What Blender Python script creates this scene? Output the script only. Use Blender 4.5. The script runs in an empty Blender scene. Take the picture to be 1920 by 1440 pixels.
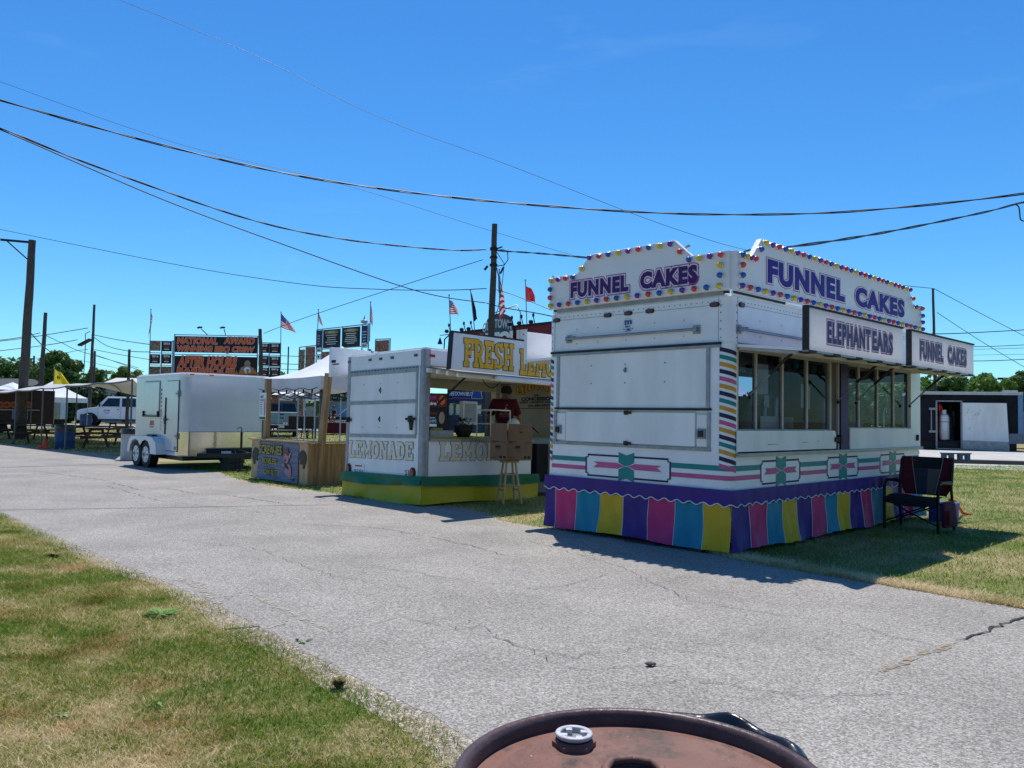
import bpy, math, random
import numpy as np
from mathutils import Vector, Matrix
random.seed(7)
RNG=np.random.default_rng(5)
S=bpy.context.scene; COL=S.collection
PI=math.pi
def V(*a): return Vector(a)
# ---------------- camera model (eye 1.45 m above the ground) ----------------
EYE=V(0,0,1.45); FPX=1500.0; PITCH=math.radians(2.29); ROLL=math.radians(.985)
_f=V(0,math.cos(PITCH),math.sin(PITCH)); _r0=V(1,0,0); _u0=_r0.cross(_f)
_r=_r0*math.cos(ROLL)+_u0*math.sin(ROLL); _u=-_r0*math.sin(ROLL)+_u0*math.cos(ROLL)
def at(px,py,Y):
    "point of the place at distance Y in the direction measured in the photo"
    d=_f+_r*((px-960)/FPX)-_u*((py-720)/FPX)
    return EYE+d*(Y/d.y)
# ---------------- materials ----------------
MATS={}
def mat(name,col,rough=.6,metal=0,var=.12,scale=6,bump=0,bscale=80,spec=.3,trans=0,coat=0,col2=None,detail=6,stretch=None,sat=0):
    if name in MATS: return MATS[name]
    m=bpy.data.materials.new(name); m.use_nodes=True; nt=m.node_tree; N=nt.nodes; L=nt.links
    b=N['Principled BSDF']; b.inputs['Roughness'].default_value=rough; b.inputs['Metallic'].default_value=metal
    b.inputs['Specular IOR Level'].default_value=spec; b.inputs['Coat Weight'].default_value=coat
    tc=N.new('ShaderNodeTexCoord'); src=tc.outputs['Object']
    if stretch:
        mp=N.new('ShaderNodeMapping'); mp.inputs['Scale'].default_value=stretch; L.new(src,mp.inputs[0]); src=mp.outputs[0]
    no=N.new('ShaderNodeTexNoise'); no.inputs['Scale'].default_value=scale; no.inputs['Detail'].default_value=detail; no.inputs['Roughness'].default_value=.6
    L.new(src,no.inputs['Vector'])
    cr=N.new('ShaderNodeValToRGB'); c=list(col)
    if col2 is None:
        lo=[x*(1-var) for x in c]; hi=[min(1,x*(1+var*.6)) for x in c]
    else: lo=list(c); hi=list(col2)
    cr.color_ramp.elements[0].position=.35; cr.color_ramp.elements[1].position=.65
    cr.color_ramp.elements[0].color=lo+[1]; cr.color_ramp.elements[1].color=hi+[1]
    L.new(no.outputs['Fac'],cr.inputs[0]); L.new(cr.outputs[0],b.inputs['Base Color'])
    if bump:
        n2=N.new('ShaderNodeTexNoise'); n2.inputs['Scale'].default_value=bscale; n2.inputs['Detail'].default_value=4; L.new(src,n2.inputs['Vector'])
        bp=N.new('ShaderNodeBump'); bp.inputs['Strength'].default_value=bump; bp.inputs['Distance'].default_value=.01
        L.new(n2.outputs['Fac'],bp.inputs['Height']); L.new(bp.outputs[0],b.inputs['Normal'])
    if trans:
        b.inputs['Transmission Weight'].default_value=trans
    MATS[name]=m; return m
def glassmat(name,tint=(.52,.60,.74),refl=.010):
    m=bpy.data.materials.new(name); m.use_nodes=True; nt=m.node_tree; N=nt.nodes; L=nt.links
    for n in list(N):
        if n.type!='OUTPUT_MATERIAL': N.remove(n)
    out=[n for n in N if n.type=='OUTPUT_MATERIAL'][0]
    t=N.new('ShaderNodeBsdfTransparent'); t.inputs[0].default_value=list(tint)+[1]
    g=N.new('ShaderNodeBsdfGlossy'); g.inputs['Roughness'].default_value=.02
    fr=N.new('ShaderNodeLayerWeight'); fr.inputs[0].default_value=.5
    pw=N.new('ShaderNodeMath'); pw.operation='POWER'; pw.inputs[1].default_value=4; L.new(fr.outputs['Facing'],pw.inputs[0])
    ad=N.new('ShaderNodeMath'); ad.operation='MULTIPLY_ADD'; ad.inputs[1].default_value=.35; ad.inputs[2].default_value=refl; L.new(pw.outputs[0],ad.inputs[0])
    mx=N.new('ShaderNodeMixShader'); L.new(ad.outputs[0],mx.inputs[0]); L.new(t.outputs[0],mx.inputs[1]); L.new(g.outputs[0],mx.inputs[2]); L.new(mx.outputs[0],out.inputs[0])
    return m
def clothmat(name,col,transl=.25,rough=.7):
    m=mat(name,col,rough,0,.08,5,.25,25); nt=m.node_tree; N=nt.nodes; L=nt.links
    b=N['Principled BSDF']; out=[n for n in N if n.type=='OUTPUT_MATERIAL'][0]
    t=N.new('ShaderNodeBsdfTranslucent'); t.inputs[0].default_value=list(col)+[1]
    mx=N.new('ShaderNodeMixShader'); mx.inputs[0].default_value=transl; L.new(b.outputs[0],mx.inputs[1]); L.new(t.outputs[0],mx.inputs[2]); L.new(mx.outputs[0],out.inputs[0])
    return m
# ---------------- mesh builder ----------------
TXT={}
def text_geo(s,bold,sp=1.0):
    k=(s,bold,sp)
    if k in TXT: return TXT[k]
    cu=bpy.data.curves.new('t','FONT'); cu.body=s; cu.size=1; cu.offset=bold; cu.space_character=sp; cu.resolution_u=3
    ob=bpy.data.objects.new('t',cu); COL.objects.link(ob)
    dg=bpy.context.evaluated_depsgraph_get(); me=bpy.data.meshes.new_from_object(ob.evaluated_get(dg))
    vs=[(v.co.x,v.co.y) for v in me.vertices]; fs=[tuple(p.vertices) for p in me.polygons]
    bpy.data.objects.remove(ob); bpy.data.curves.remove(cu); bpy.data.meshes.remove(me)
    TXT[k]=(vs,fs); return TXT[k]
class Fr:
    def __init__(s,o,u,v,n): s.o,s.u,s.v,s.n=Vector(o),Vector(u),Vector(v),Vector(n)
    def p(s,x,y,d=0): return s.o+s.u*x+s.v*y+s.n*d
FA=Fr((0,0,0),(0,-1,0),(0,0,1),(-1,0,0))   # end wall, read from outside: x = -y
FB=Fr((0,0,0),(1,0,0),(0,0,1),(0,-1,0))    # long wall
GL={ # slab letters: rectangles r(x0,y0,x1,y1) and strokes l(points,t)
'L':(.8,[('r',.1,0,.35,1),('r',0,0,.75,.18),('r',0,.84,.45,1),('r',.57,0,.75,.4)]),
'E':(.82,[('r',.1,0,.35,1),('r',0,0,.78,.17),('r',0,.83,.78,1),('r',.3,.43,.56,.57),('r',.6,0,.78,.35),('r',.6,.65,.78,1),('r',.48,.34,.58,.66)]),
'F':(.8,[('r',.1,0,.35,1),('r',0,0,.45,.17),('r',0,.83,.78,1),('r',.3,.43,.56,.57),('r',.6,.62,.78,1),('r',.48,.34,.58,.66)]),
'M':(1.1,[('r',.1,0,.3,1),('r',.76,0,.98,1),('r',0,0,.4,.15),('r',.66,0,1.08,.15),('r',0,.85,.3,1),('r',.78,.85,1.08,1),('l',[(.22,.92),(.54,.3)],.2),('l',[(.86,.92),(.54,.3)],.2)]),
'O':(.86,[('l',[(.42+.29*math.cos(k*PI/8),.5+.4*math.sin(k*PI/8)) for k in range(17)],.22)]),
'N':(.95,[('r',.1,0,.28,1),('r',.64,0,.82,1),('r',0,0,.38,.15),('r',0,.85,.28,1),('r',.54,.85,.92,1),('l',[(.22,.9),(.72,.1)],.22)]),
'A':(.95,[('l',[(.18,.08),(.46,.92)],.2),('l',[(.74,.08),(.46,.92)],.22),('r',.28,.27,.64,.4),('r',0,0,.36,.15),('r',.56,0,.92,.15),('r',.34,.85,.58,1)]),
'D':(.88,[('r',.1,0,.34,1),('r',0,0,.4,.17),('r',0,.83,.4,1),('l',[(.36,.9),(.56,.86),(.68,.7),(.71,.5),(.68,.3),(.56,.14),(.36,.1)],.2)]),
'R':(.9,[('r',.1,0,.34,1),('r',0,0,.44,.16),('r',0,.84,.4,1),('l',[(.34,.91),(.58,.88),(.68,.7),(.58,.5),(.34,.46)],.18),('l',[(.45,.46),(.66,.1)],.22),('r',.54,0,.86,.16)]),
'S':(.82,[('l',[(.64,.72),(.58,.87),(.4,.92),(.2,.86),(.15,.7),(.24,.57),(.55,.43),(.64,.3),(.58,.13),(.4,.08),(.2,.14),(.13,.3)],.19),('r',.58,.66,.73,1),('r',.04,0,.19,.34)]),
'H':(.95,[('r',.1,0,.33,1),('r',.6,0,.83,1),('r',0,0,.42,.15),('r',.52,0,.93,.15),('r',0,.85,.42,1),('r',.52,.85,.93,1),('r',.3,.43,.64,.57)]),
'W':(1.2,[('r',0,.85,.38,1),('r',.8,.85,1.18,1),('l',[(.18,.9),(.34,.06)],.2),('l',[(.34,.06),(.59,.8)],.17),('l',[(.59,.8),(.84,.06)],.17),('l',[(.84,.06),(1.0,.9)],.2)]),
'I':(.45,[('r',.1,0,.33,1),('r',0,0,.43,.15),('r',0,.85,.43,1)]),
'Y':(.9,[('r',0,.85,.38,1),('r',.5,.85,.88,1),('l',[(.16,.9),(.44,.42)],.2),('l',[(.72,.9),(.44,.42)],.2),('r',.33,0,.55,.5),('r',.22,0,.66,.15)]),
' ':(.4,[])}
SPLIT={'paddle_lock','latch','gasket','corner_post','sign_braces','sign_mount','pinstripes','wheels','board_latch','roof_vent','window_frame','stall_goods','steel_cabinets','stall_posts','support_posts','letter_discs','hinge','rear_corner_post','levelling_boards','far_side_frame','far_side_wall','card_signs','door_frame','fryer_counter','wrapped_stock','corner_boards','lower_wall','nose_trim'}
class MB:
    def __init__(s): s.v=[];s.f=[];s.m=[];s.s=[]
    def add(s,vs,fs,mi=0,sm=False):
        b=len(s.v); s.v+=[tuple(v) for v in vs]
        for f in fs: s.f.append(tuple(b+i for i in f)); s.m.append(mi); s.s.append(sm)
        return s
    def box(s,x0,y0,z0,x1,y1,z1,mi=0):
        if x0>x1:x0,x1=x1,x0
        if y0>y1:y0,y1=y1,y0
        if z0>z1:z0,z1=z1,z0
        return s.add([(x0,y0,z0),(x1,y0,z0),(x1,y1,z0),(x0,y1,z0),(x0,y0,z1),(x1,y0,z1),(x1,y1,z1),(x0,y1,z1)],[(0,3,2,1),(4,5,6,7),(0,1,5,4),(1,2,6,5),(2,3,7,6),(3,0,4,7)],mi)
    def hexa(s,b,t,mi=0): # 4 bottom pts, 4 top pts
        return s.add(list(b)+list(t),[(0,3,2,1),(4,5,6,7),(0,1,5,4),(1,2,6,5),(2,3,7,6),(3,0,4,7)],mi)
    def beam(s,p0,p1,w,h,mi=0,up=(0,0,1)):
        p0,p1=Vector(p0),Vector(p1); d=(p1-p0).normalized(); a=d.cross(Vector(up))
        if a.length<1e-3: a=d.cross(Vector((1,0,0)))
        a.normalize(); b=a.cross(d); q=lambda p:[p-a*w/2-b*h/2,p+a*w/2-b*h/2,p+a*w/2+b*h/2,p-a*w/2+b*h/2]
        return s.add(q(p0)+q(p1),[(0,1,2,3),(7,6,5,4),(0,4,5,1),(1,5,6,2),(2,6,7,3),(3,7,4,0)],mi)
    def tube(s,pts,r,n=8,mi=0,caps=True):
        pts=[Vector(p) for p in pts]; k=len(pts); rs=r if isinstance(r,(list,tuple)) else [r]*k
        vs=[];fs=[]; ref=None
        for i,p in enumerate(pts):
            d=(pts[min(i+1,k-1)]-pts[max(i-1,0)]).normalized()
            a=d.cross(Vector((0,0,1)) if abs(d.z)<.95 else Vector((1,0,0))).normalized()
            if ref is not None and a.dot(ref)<0: a=-a
            ref=a; b=d.cross(a)
            for j in range(n):
                t=2*PI*j/n; vs.append(p+(a*math.cos(t)+b*math.sin(t))*rs[i])
        for i in range(k-1):
            for j in range(n): fs.append((i*n+j,i*n+(j+1)%n,(i+1)*n+(j+1)%n,(i+1)*n+j))
        s.add(vs,fs,mi,True)
        if caps: s.add(vs[:n],[tuple(range(n))[::-1]],mi); s.add(vs[-n:],[tuple(range(n))],mi)
        return s
    def cyl(s,p0,p1,r,r1=None,n=16,mi=0,caps=True): return s.tube([p0,p1],[r,r if r1 is None else r1],n,mi,caps)
    def prism(s,poly,fr,d0,d1,mi=0):
        n=len(poly); a=[fr.p(x,y,d0) for x,y in poly]; b=[fr.p(x,y,d1) for x,y in poly]
        return s.add(a+b,[tuple(range(n))[::-1],tuple(range(n,2*n))]+[(i,(i+1)%n,n+(i+1)%n,n+i) for i in range(n)],mi)
    def flat(s,poly,fr,d,mi=0): return s.add([fr.p(x,y,d) for x,y in poly],[tuple(range(len(poly)))],mi)
    def rect(s,fr,x0,y0,x1,y1,d,mi=0): return s.flat([(x0,y0),(x1,y0),(x1,y1),(x0,y1)],fr,d,mi)
    def slabb(s,fr,x0,y0,x1,y1,d0,d1,mi=0): return s.prism([(x0,y0),(x1,y0),(x1,y1),(x0,y1)],fr,d0,d1,mi)
    def disc(s,fr,x,y,rx,ry,d,mi=0,n=20,d0=None):
        P=[(x+rx*math.cos(2*PI*k/n),y+ry*math.sin(2*PI*k/n)) for k in range(n)]
        return s.flat(P,fr,d,mi) if d0 is None else s.prism(P,fr,d0,d,mi)
    def lathe(s,prof,c=(0,0,0),n=32,mi=0,sm=True):
        c=Vector(c);vs=[];fs=[]
        for r,z in prof:
            for j in range(n): t=2*PI*j/n; vs.append(c+Vector((r*math.cos(t),r*math.sin(t),z)))
        for i in range(len(prof)-1):
            for j in range(n): fs.append((i*n+j,i*n+(j+1)%n,(i+1)*n+(j+1)%n,(i+1)*n+j))
        return s.add(vs,fs,mi,sm)
    def ell(s,c,r,n=14,mi=0,M=None):
        vs=[];fs=[];m=n//2+1;c=Vector(c)
        for i in range(m+1):
            a=PI*i/m-PI/2
            for j in range(n):
                t=2*PI*j/n; p=Vector((r[0]*math.cos(a)*math.cos(t),r[1]*math.cos(a)*math.sin(t),r[2]*math.sin(a)))
                if M: p=M@p
                vs.append(c+p)
        for i in range(m):
            for j in range(n): fs.append((i*n+j,i*n+(j+1)%n,(i+1)*n+(j+1)%n,(i+1)*n+j))
        return s.add(vs,fs,mi,True)
    def grid(s,fn,nu,nv,mi=0,sm=True):
        vs=[fn(i/nu,j/nv) for j in range(nv+1) for i in range(nu+1)]; b=len(s.v); s.v+=[tuple(v) for v in vs]
        for j in range(nv):
            for i in range(nu):
                a=j*(nu+1)+i; s.f.append((b+a,b+a+1,b+a+nu+2,b+a+nu+1)); s.m.append(mi(( i+.5)/nu,(j+.5)/nv) if callable(mi) else mi); s.s.append(sm)
        return s
    def text(s,t,fr,x,y,w,h,d=.003,mi=0,bold=.02,sp=1.0,shear=0,arc=0):
        vs,fs=text_geo(t,bold,sp)
        if not vs: return s
        X0=min(v[0] for v in vs);X1=max(v[0] for v in vs);Y0=min(v[1] for v in vs);Y1=max(v[1] for v in vs)
        sy=h/(Y1-Y0); sx=w/(X1-X0) if w else sy
        out=[]
        for a,b in vs:
            q=(a-X0)*sx; r=(b-Y0)*sy; tt=(a-X0)/(X1-X0)*2-1
            out.append(fr.p(x+q+shear*r,y+r+arc*(1-tt*tt),d))
        return s.add(out,fs,mi)
    def otext(s,t,fr,x,y,w,h,layers,sp=1.0,shear=0,arc=0):
        "layers: (grow metres, depth, material) from the back"
        b0=layers[-1][3]; vs,_=text_geo(t,b0,sp)
        X0=min(v[0] for v in vs);X1=max(v[0] for v in vs);Y0=min(v[1] for v in vs);Y1=max(v[1] for v in vs)
        sx,sy=w/(X1-X0),h/(Y1-Y0); sm=(sx+sy)/2
        for g_,d,mi,_b in layers:
            v2,f2=text_geo(t,round(b0+g_/sm,4),sp); out=[]
            for a,b in v2:
                q=(a-X0)*sx;r=(b-Y0)*sy; tt=(a-X0)/(X1-X0)*2-1; out.append(fr.p(x+q+shear*r,y+r+arc*(1-tt*tt),d))
            s.add(out,f2,mi)
        return s
    def slab(s,t,fr,x,y,w,h,d,mi,mb_,e,arc=0,tilt=0):
        tot=sum(GL[c][0] for c in t)-.06; sx=w/tot
        for lay,(ex,mm,dd) in enumerate(((e,mb_,d),(0,mi,d+.004))):
            cx=0; k=0
            for c in t:
                for g_ in GL[c][1]:
                    dd2=dd+k*.00012; k+=1
                    mid=(cx+GL[c][0]/2)/tot*2-1; yo=y+arc*(1-mid*mid)
                    if g_[0]=='r':
                        _,a0,b0,a1,b1=g_
                        s.rect(fr,x+(cx+a0)*sx-ex,yo+b0*h-ex,x+(cx+a1)*sx+ex,yo+b1*h+ex,dd2,mm)
                    else:
                        pts=[(x+(cx+a)*sx,yo+b*h) for a,b in g_[1]]; hw=g_[2]*min(h,sx*1.1)/2+ex
                        for i in range(len(pts)-1):
                            (xa,ya),(xb,yb)=pts[i],pts[i+1]; L_=math.hypot(xb-xa,yb-ya) or 1; ux,uy=(xb-xa)/L_,(yb-ya)/L_; q=ex+hw*.25
                            xa-=ux*q;ya-=uy*q;xb+=ux*q;yb+=uy*q
                            s.flat([(xa-uy*hw,ya+ux*hw),(xb-uy*hw,yb+ux*hw),(xb+uy*hw,yb-ux*hw),(xa+uy*hw,ya-ux*hw)],fr,dd2+i*.00003,mm)
                cx+=GL[c][0]
        return s
    def pieces(s):
        n=len(s.v); par=list(range(n))
        def fd(a):
            while par[a]!=a: par[a]=par[par[a]]; a=par[a]
            return a
        for f in s.f:
            for b in f[1:]: par[fd(b)]=fd(f[0])
        g={}
        for i,f in enumerate(s.f): g.setdefault(fd(f[0]),[]).append(i)
        G=[]
        for fs in g.values():
            P=np.array([s.v[k] for i in fs for k in s.f[i]]); G.append([fs,P.min(0)-.006,P.max(0)+.006])
        ch=True
        while ch:
            ch=False
            for i in range(len(G)):
                for j in range(i+1,len(G)):
                    if (G[i][1]<=G[j][2]).all() and (G[j][1]<=G[i][2]).all():
                        G[i][0]+=G[j][0]; G[i][1]=np.minimum(G[i][1],G[j][1]); G[i][2]=np.maximum(G[i][2],G[j][2]); G.pop(j); ch=True; break
                if ch: break
        out=[]
        for fs,_,_ in G:
            m=MB(); mp={}
            for i in sorted(fs):
                f=[]
                for k in s.f[i]:
                    if k not in mp: mp[k]=len(m.v); m.v.append(s.v[k])
                    f.append(mp[k])
                m.f.append(tuple(f)); m.m.append(s.m[i]); m.s.append(s.s[i])
            out.append(m)
        return out
    def build(s,name,mats,parent=None,bevel=0,kind=None,label=None):
        if name in SPLIT and parent and s.f:
            r=[m._build(name,mats,parent,bevel,kind,label) for m in s.pieces()]; return r[0]
        return s._build(name,mats,parent,bevel,kind,label)
    def _build(s,name,mats,parent=None,bevel=0,kind=None,label=None):
        me=bpy.data.meshes.new(name); me.from_pydata(s.v,[],s.f)
        if not isinstance(mats,(list,tuple)): mats=[mats]
        for m in mats: me.materials.append(m)
        me.polygons.foreach_set('material_index',s.m); me.polygons.foreach_set('use_smooth',s.s); me.update()
        o=bpy.data.objects.new(name,me); COL.objects.link(o)
        if parent: o.parent=parent
        if bevel:
            b=o.modifiers.new('b','BEVEL'); b.width=bevel; b.segments=2; b.limit_method='ANGLE'; b.angle_limit=.6
        if kind: o['kind']=kind
        if label: o['label']=label
        return o
def tag(o,label,cat,group=None):
    o['label']=label;o['category']=cat
    if group:o['group']=group
    return o
def thing(name,label,cat,loc=(0,0,0),rz=0,group=None,M=None):
    o=bpy.data.objects.new(name,None); COL.objects.link(o); o.empty_display_size=.2
    if M is None: o.location=loc; o.rotation_euler=(0,0,rz)
    else: o.matrix_world=Matrix.Translation(loc)@M.to_4x4()
    return tag(o,label,cat,group)
def copy_tree(o,loc,rz,label=None):
    r=o.copy(); COL.objects.link(r); r.location=loc; r.rotation_euler=(0,0,rz)
    if label: r['label']=label
    for c in list(o.children):
        k=c.copy(); COL.objects.link(k); k.parent=r
        for d in list(c.children):
            e=d.copy(); COL.objects.link(e); e.parent=k
    return r
# ---------------- common materials ----------------
WHITE=mat('white_paint',(.80,.80,.80),.38,0,.06,3,.02,12,coat=.2)
WHITE2=mat('weathered_white_paint',(.80,.79,.76),.5,0,.10,2.5,.03,20,stretch=(1,1,.25))
SIGNW=mat('sign_face_white',(.80,.79,.78),.4,0,.04,2)
ACR=None
ACR=clothmat('translucent_sign_acrylic',(.85,.83,.85),.5,.3)
ALU=mat('aluminium',(.30,.31,.33),.45,.6,.18,8,.03,40)
STEEL=mat('galvanised_steel',(.25,.26,.28),.45,.6,.2,12)
DARK=mat('black_rubber',(.012,.012,.013),.7,0,.3,10)
BLACK=mat('black_paint',(.018,.018,.02),.45,0,.25,6)
GASK=mat('dark_gasket',(.03,.03,.032),.7,0,.3,20)
PURP=mat('purple_lettering',(.030,.006,.24),.55,0,.12,8)
HALO=mat('pale_pink_halo',(.76,.67,.75),.5,0,.05,5)
DPURP=mat('dark_purple_lettering',(.060,.004,.12),.45,0,.12,8)
MAG=mat('magenta_outline',(.42,.06,.26),.45,0,.1,8)
TEAL=mat('teal_vinyl',(.01,.22,.21),.4,0,.1,5)
PINK=mat('pink_vinyl',(.55,.10,.24),.4,0,.1,5)
GOLD=mat('gold_vinyl',(.58,.30,.03),.4,0,.1,5)
NAVY=mat('navy_vinyl',(.02,.015,.06),.45,0,.1,5)
GREEN=mat('green_lettering_edge',(.01,.10,.075),.45,0,.1,5)
YEL=mat('yellow_lettering',(.85,.43,.02),.45,0,.12,6)
TAN=mat('tan_lettering',(.80,.67,.50),.5,0,.1,6)
REDL=mat('red_lens',(.10,.006,.006),.2,0,.2,20,coat=.5)
REDP=mat('red_paint',(.42,.02,.02),.45,0,.15,6)
ORP=mat('orange_print',(.72,.13,.02),.5,0,.2,14)
FLAME=mat('flame_print',(.75,.30,.03),.5,0,.3,30,col2=(.5,.06,.02))
WHT=mat('white_print',(.8,.8,.8),.5,0,.05,5)
BLUEP=mat('blue_print',(.03,.08,.30),.5,0,.15,9)
MAROON=mat('maroon_print',(.16,.015,.02),.55,0,.2,9)
WOODP=mat('fresh_pine',(.40,.24,.11),.65,0,.3,3,.15,60,stretch=(6,6,.6))
WOODL=mat('pale_pine',(.52,.36,.20),.6,0,.25,4,.1,60,stretch=(6,6,.6))
WOODD=mat('stained_brown_wood',(.055,.03,.022),.75,0,.35,5,.2,50,stretch=(1,6,6))
WOODR=mat('reddish_wood',(.17,.06,.04),.7,0,.35,5,.2,50,stretch=(1,6,6))
POLE=mat('weathered_pole_wood',(.045,.036,.030),.9,0,.45,9,.6,40,stretch=(6,6,.35),col2=(.12,.10,.085))
GLASS=glassmat('window_glass')
GLASS2=glassmat('clear_plastic',(.85,.9,.92),.06)
TGLASS=mat('tinted_car_glass',(.012,.016,.02),.06,0,.2,2,coat=.5)
CHROME=mat('polished_metal',(.7,.7,.72),.12,1,.06,6)
INTD=mat('dim_interior_panel',(.13,.13,.14),.6,0,.2,4)
WIRE=mat('black_cable',(.012,.012,.015),.5,0,.2,20)
# ---------------- sky, sun, camera ----------------
SUNV=V(-.016,.408,1).normalized()
w=bpy.data.worlds.new('World'); S.world=w; w.use_nodes=True; nt=w.node_tree
for n in list(nt.nodes): nt.nodes.remove(n)
out=nt.nodes.new('ShaderNodeOutputWorld'); bg=nt.nodes.new('ShaderNodeBackground'); sk=nt.nodes.new('ShaderNodeTexSky')
sk.sky_type='NISHITA'; sk.sun_disc=False; sk.sun_elevation=math.asin(SUNV.z); sk.sun_rotation=math.atan2(SUNV.x,SUNV.y)
sk.altitude=200; sk.air_density=1.0; sk.dust_density=.15; sk.ozone_density=1.6
hs=nt.nodes.new('ShaderNodeHueSaturation'); hs.inputs['Saturation'].default_value=1.25; hs.inputs['Value'].default_value=1.0
# faint high cirrus in the sky
tc=nt.nodes.new('ShaderNodeTexCoord'); mp=nt.nodes.new('ShaderNodeMapping'); mp.inputs['Scale'].default_value=(2.0,3,9)
mp.inputs['Rotation'].default_value=(0,.35,0)
cn=nt.nodes.new('ShaderNodeTexNoise'); cn.inputs['Scale'].default_value=1.6; cn.inputs['Detail'].default_value=8; cn.inputs['Roughness'].default_value=.62; cn.inputs['Distortion'].default_value=.6
cr=nt.nodes.new('ShaderNodeValToRGB'); cr.color_ramp.elements[0].position=.60; cr.color_ramp.elements[1].position=.95
cr.color_ramp.elements[0].color=(0,0,0,1); cr.color_ramp.elements[1].color=(.10,.10,.10,1)
mx=nt.nodes.new('ShaderNodeMix'); mx.data_type='RGBA'; mx.inputs[7].default_value=(6.5,7.2,8.2,1)
nt.links.new(tc.outputs['Generated'],mp.inputs[0]); nt.links.new(mp.outputs[0],cn.inputs['Vector']); nt.links.new(cn.outputs['Fac'],cr.inputs[0])
nt.links.new(sk.outputs[0],hs.inputs['Color'])
tn=nt.nodes.new('ShaderNodeVectorMath'); tn.operation='MULTIPLY'; tn.inputs[1].default_value=(.53,.955,1.22); nt.links.new(hs.outputs[0],tn.inputs[0]); nt.links.new(tn.outputs[0],mx.inputs[6]); nt.links.new(cr.outputs[0],mx.inputs[0])
nt.links.new(mx.outputs[2],bg.inputs[0]); bg.inputs[1].default_value=.10; nt.links.new(bg.outputs[0],out.inputs[0])
ld=bpy.data.lights.new('sun','SUN'); ld.energy=4.2; ld.angle=math.radians(.53); ld.color=(1,.955,.89)
lo=bpy.data.objects.new('sun',ld); COL.objects.link(lo); lo.rotation_euler=(-SUNV).to_track_quat('-Z','Y').to_euler()
cd=bpy.data.cameras.new('camera'); cd.sensor_width=36; cd.sensor_fit='HORIZONTAL'; cd.lens=36*FPX/1920; cd.clip_start=.05; cd.clip_end=4000
co=bpy.data.objects.new('camera',cd); COL.objects.link(co)
R=Matrix((_r,_u,-_f)).transposed(); co.matrix_world=Matrix.Translation(EYE)@R.to_4x4(); S.camera=co
S.view_settings.view_transform='Standard'; S.view_settings.look='None'; S.view_settings.exposure=.33; S.view_settings.gamma=1
S.cycles.max_bounces=8; S.cycles.transparent_max_bounces=12
# ================= GROUND =================
def groundmat():
    m=bpy.data.materials.new('lawn_soil'); m.use_nodes=True; nt=m.node_tree; N=nt.nodes; L=nt.links; b=N['Principled BSDF']; b.inputs['Roughness'].default_value=.95; b.inputs['Specular IOR Level'].default_value=.1
    tc=N.new('ShaderNodeTexCoord')
    def noise(s,d=6,r=.6):
        n=N.new('ShaderNodeTexNoise'); n.inputs['Scale'].default_value=s; n.inputs['Detail'].default_value=d; n.inputs['Roughness'].default_value=r; L.new(tc.outputs['Object'],n.inputs[0]); return n
    def ramp(src,els):
        c=N.new('ShaderNodeValToRGB')
        while len(c.color_ramp.elements)<len(els): c.color_ramp.elements.new(.5)
        for e,(p,col) in zip(c.color_ramp.elements,els): e.position=p; e.color=list(col)+[1]
        L.new(src,c.inputs[0]); return c
    big=noise(.55,5,.65); fine=noise(28,6,.75)
    c1=ramp(fine.outputs['Fac'],[(.3,(.06,.085,.02)),(.5,(.15,.18,.05)),(.68,(.30,.28,.13))])
    c2=ramp(fine.outputs['Fac'],[(.3,(.13,.10,.05)),(.5,(.33,.26,.14)),(.68,(.56,.47,.30))])
    f=ramp(big.outputs['Fac'],[(.42,(0,0,0)),(.6,(1,1,1))])
    mx=N.new('ShaderNodeMix'); mx.data_type='RGBA'; L.new(f.outputs[0],mx.inputs[0]); L.new(c1.outputs[0],mx.inputs[6]); L.new(c2.outputs[0],mx.inputs[7]); L.new(mx.outputs[2],b.inputs['Base Color'])
    bp=N.new('ShaderNodeBump'); bp.inputs['Strength'].default_value=.9; bp.inputs['Distance'].default_value=.02; L.new(fine.outputs['Fac'],bp.inputs['Height']); L.new(bp.outputs[0],b.inputs['Normal'])
    return m
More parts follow.
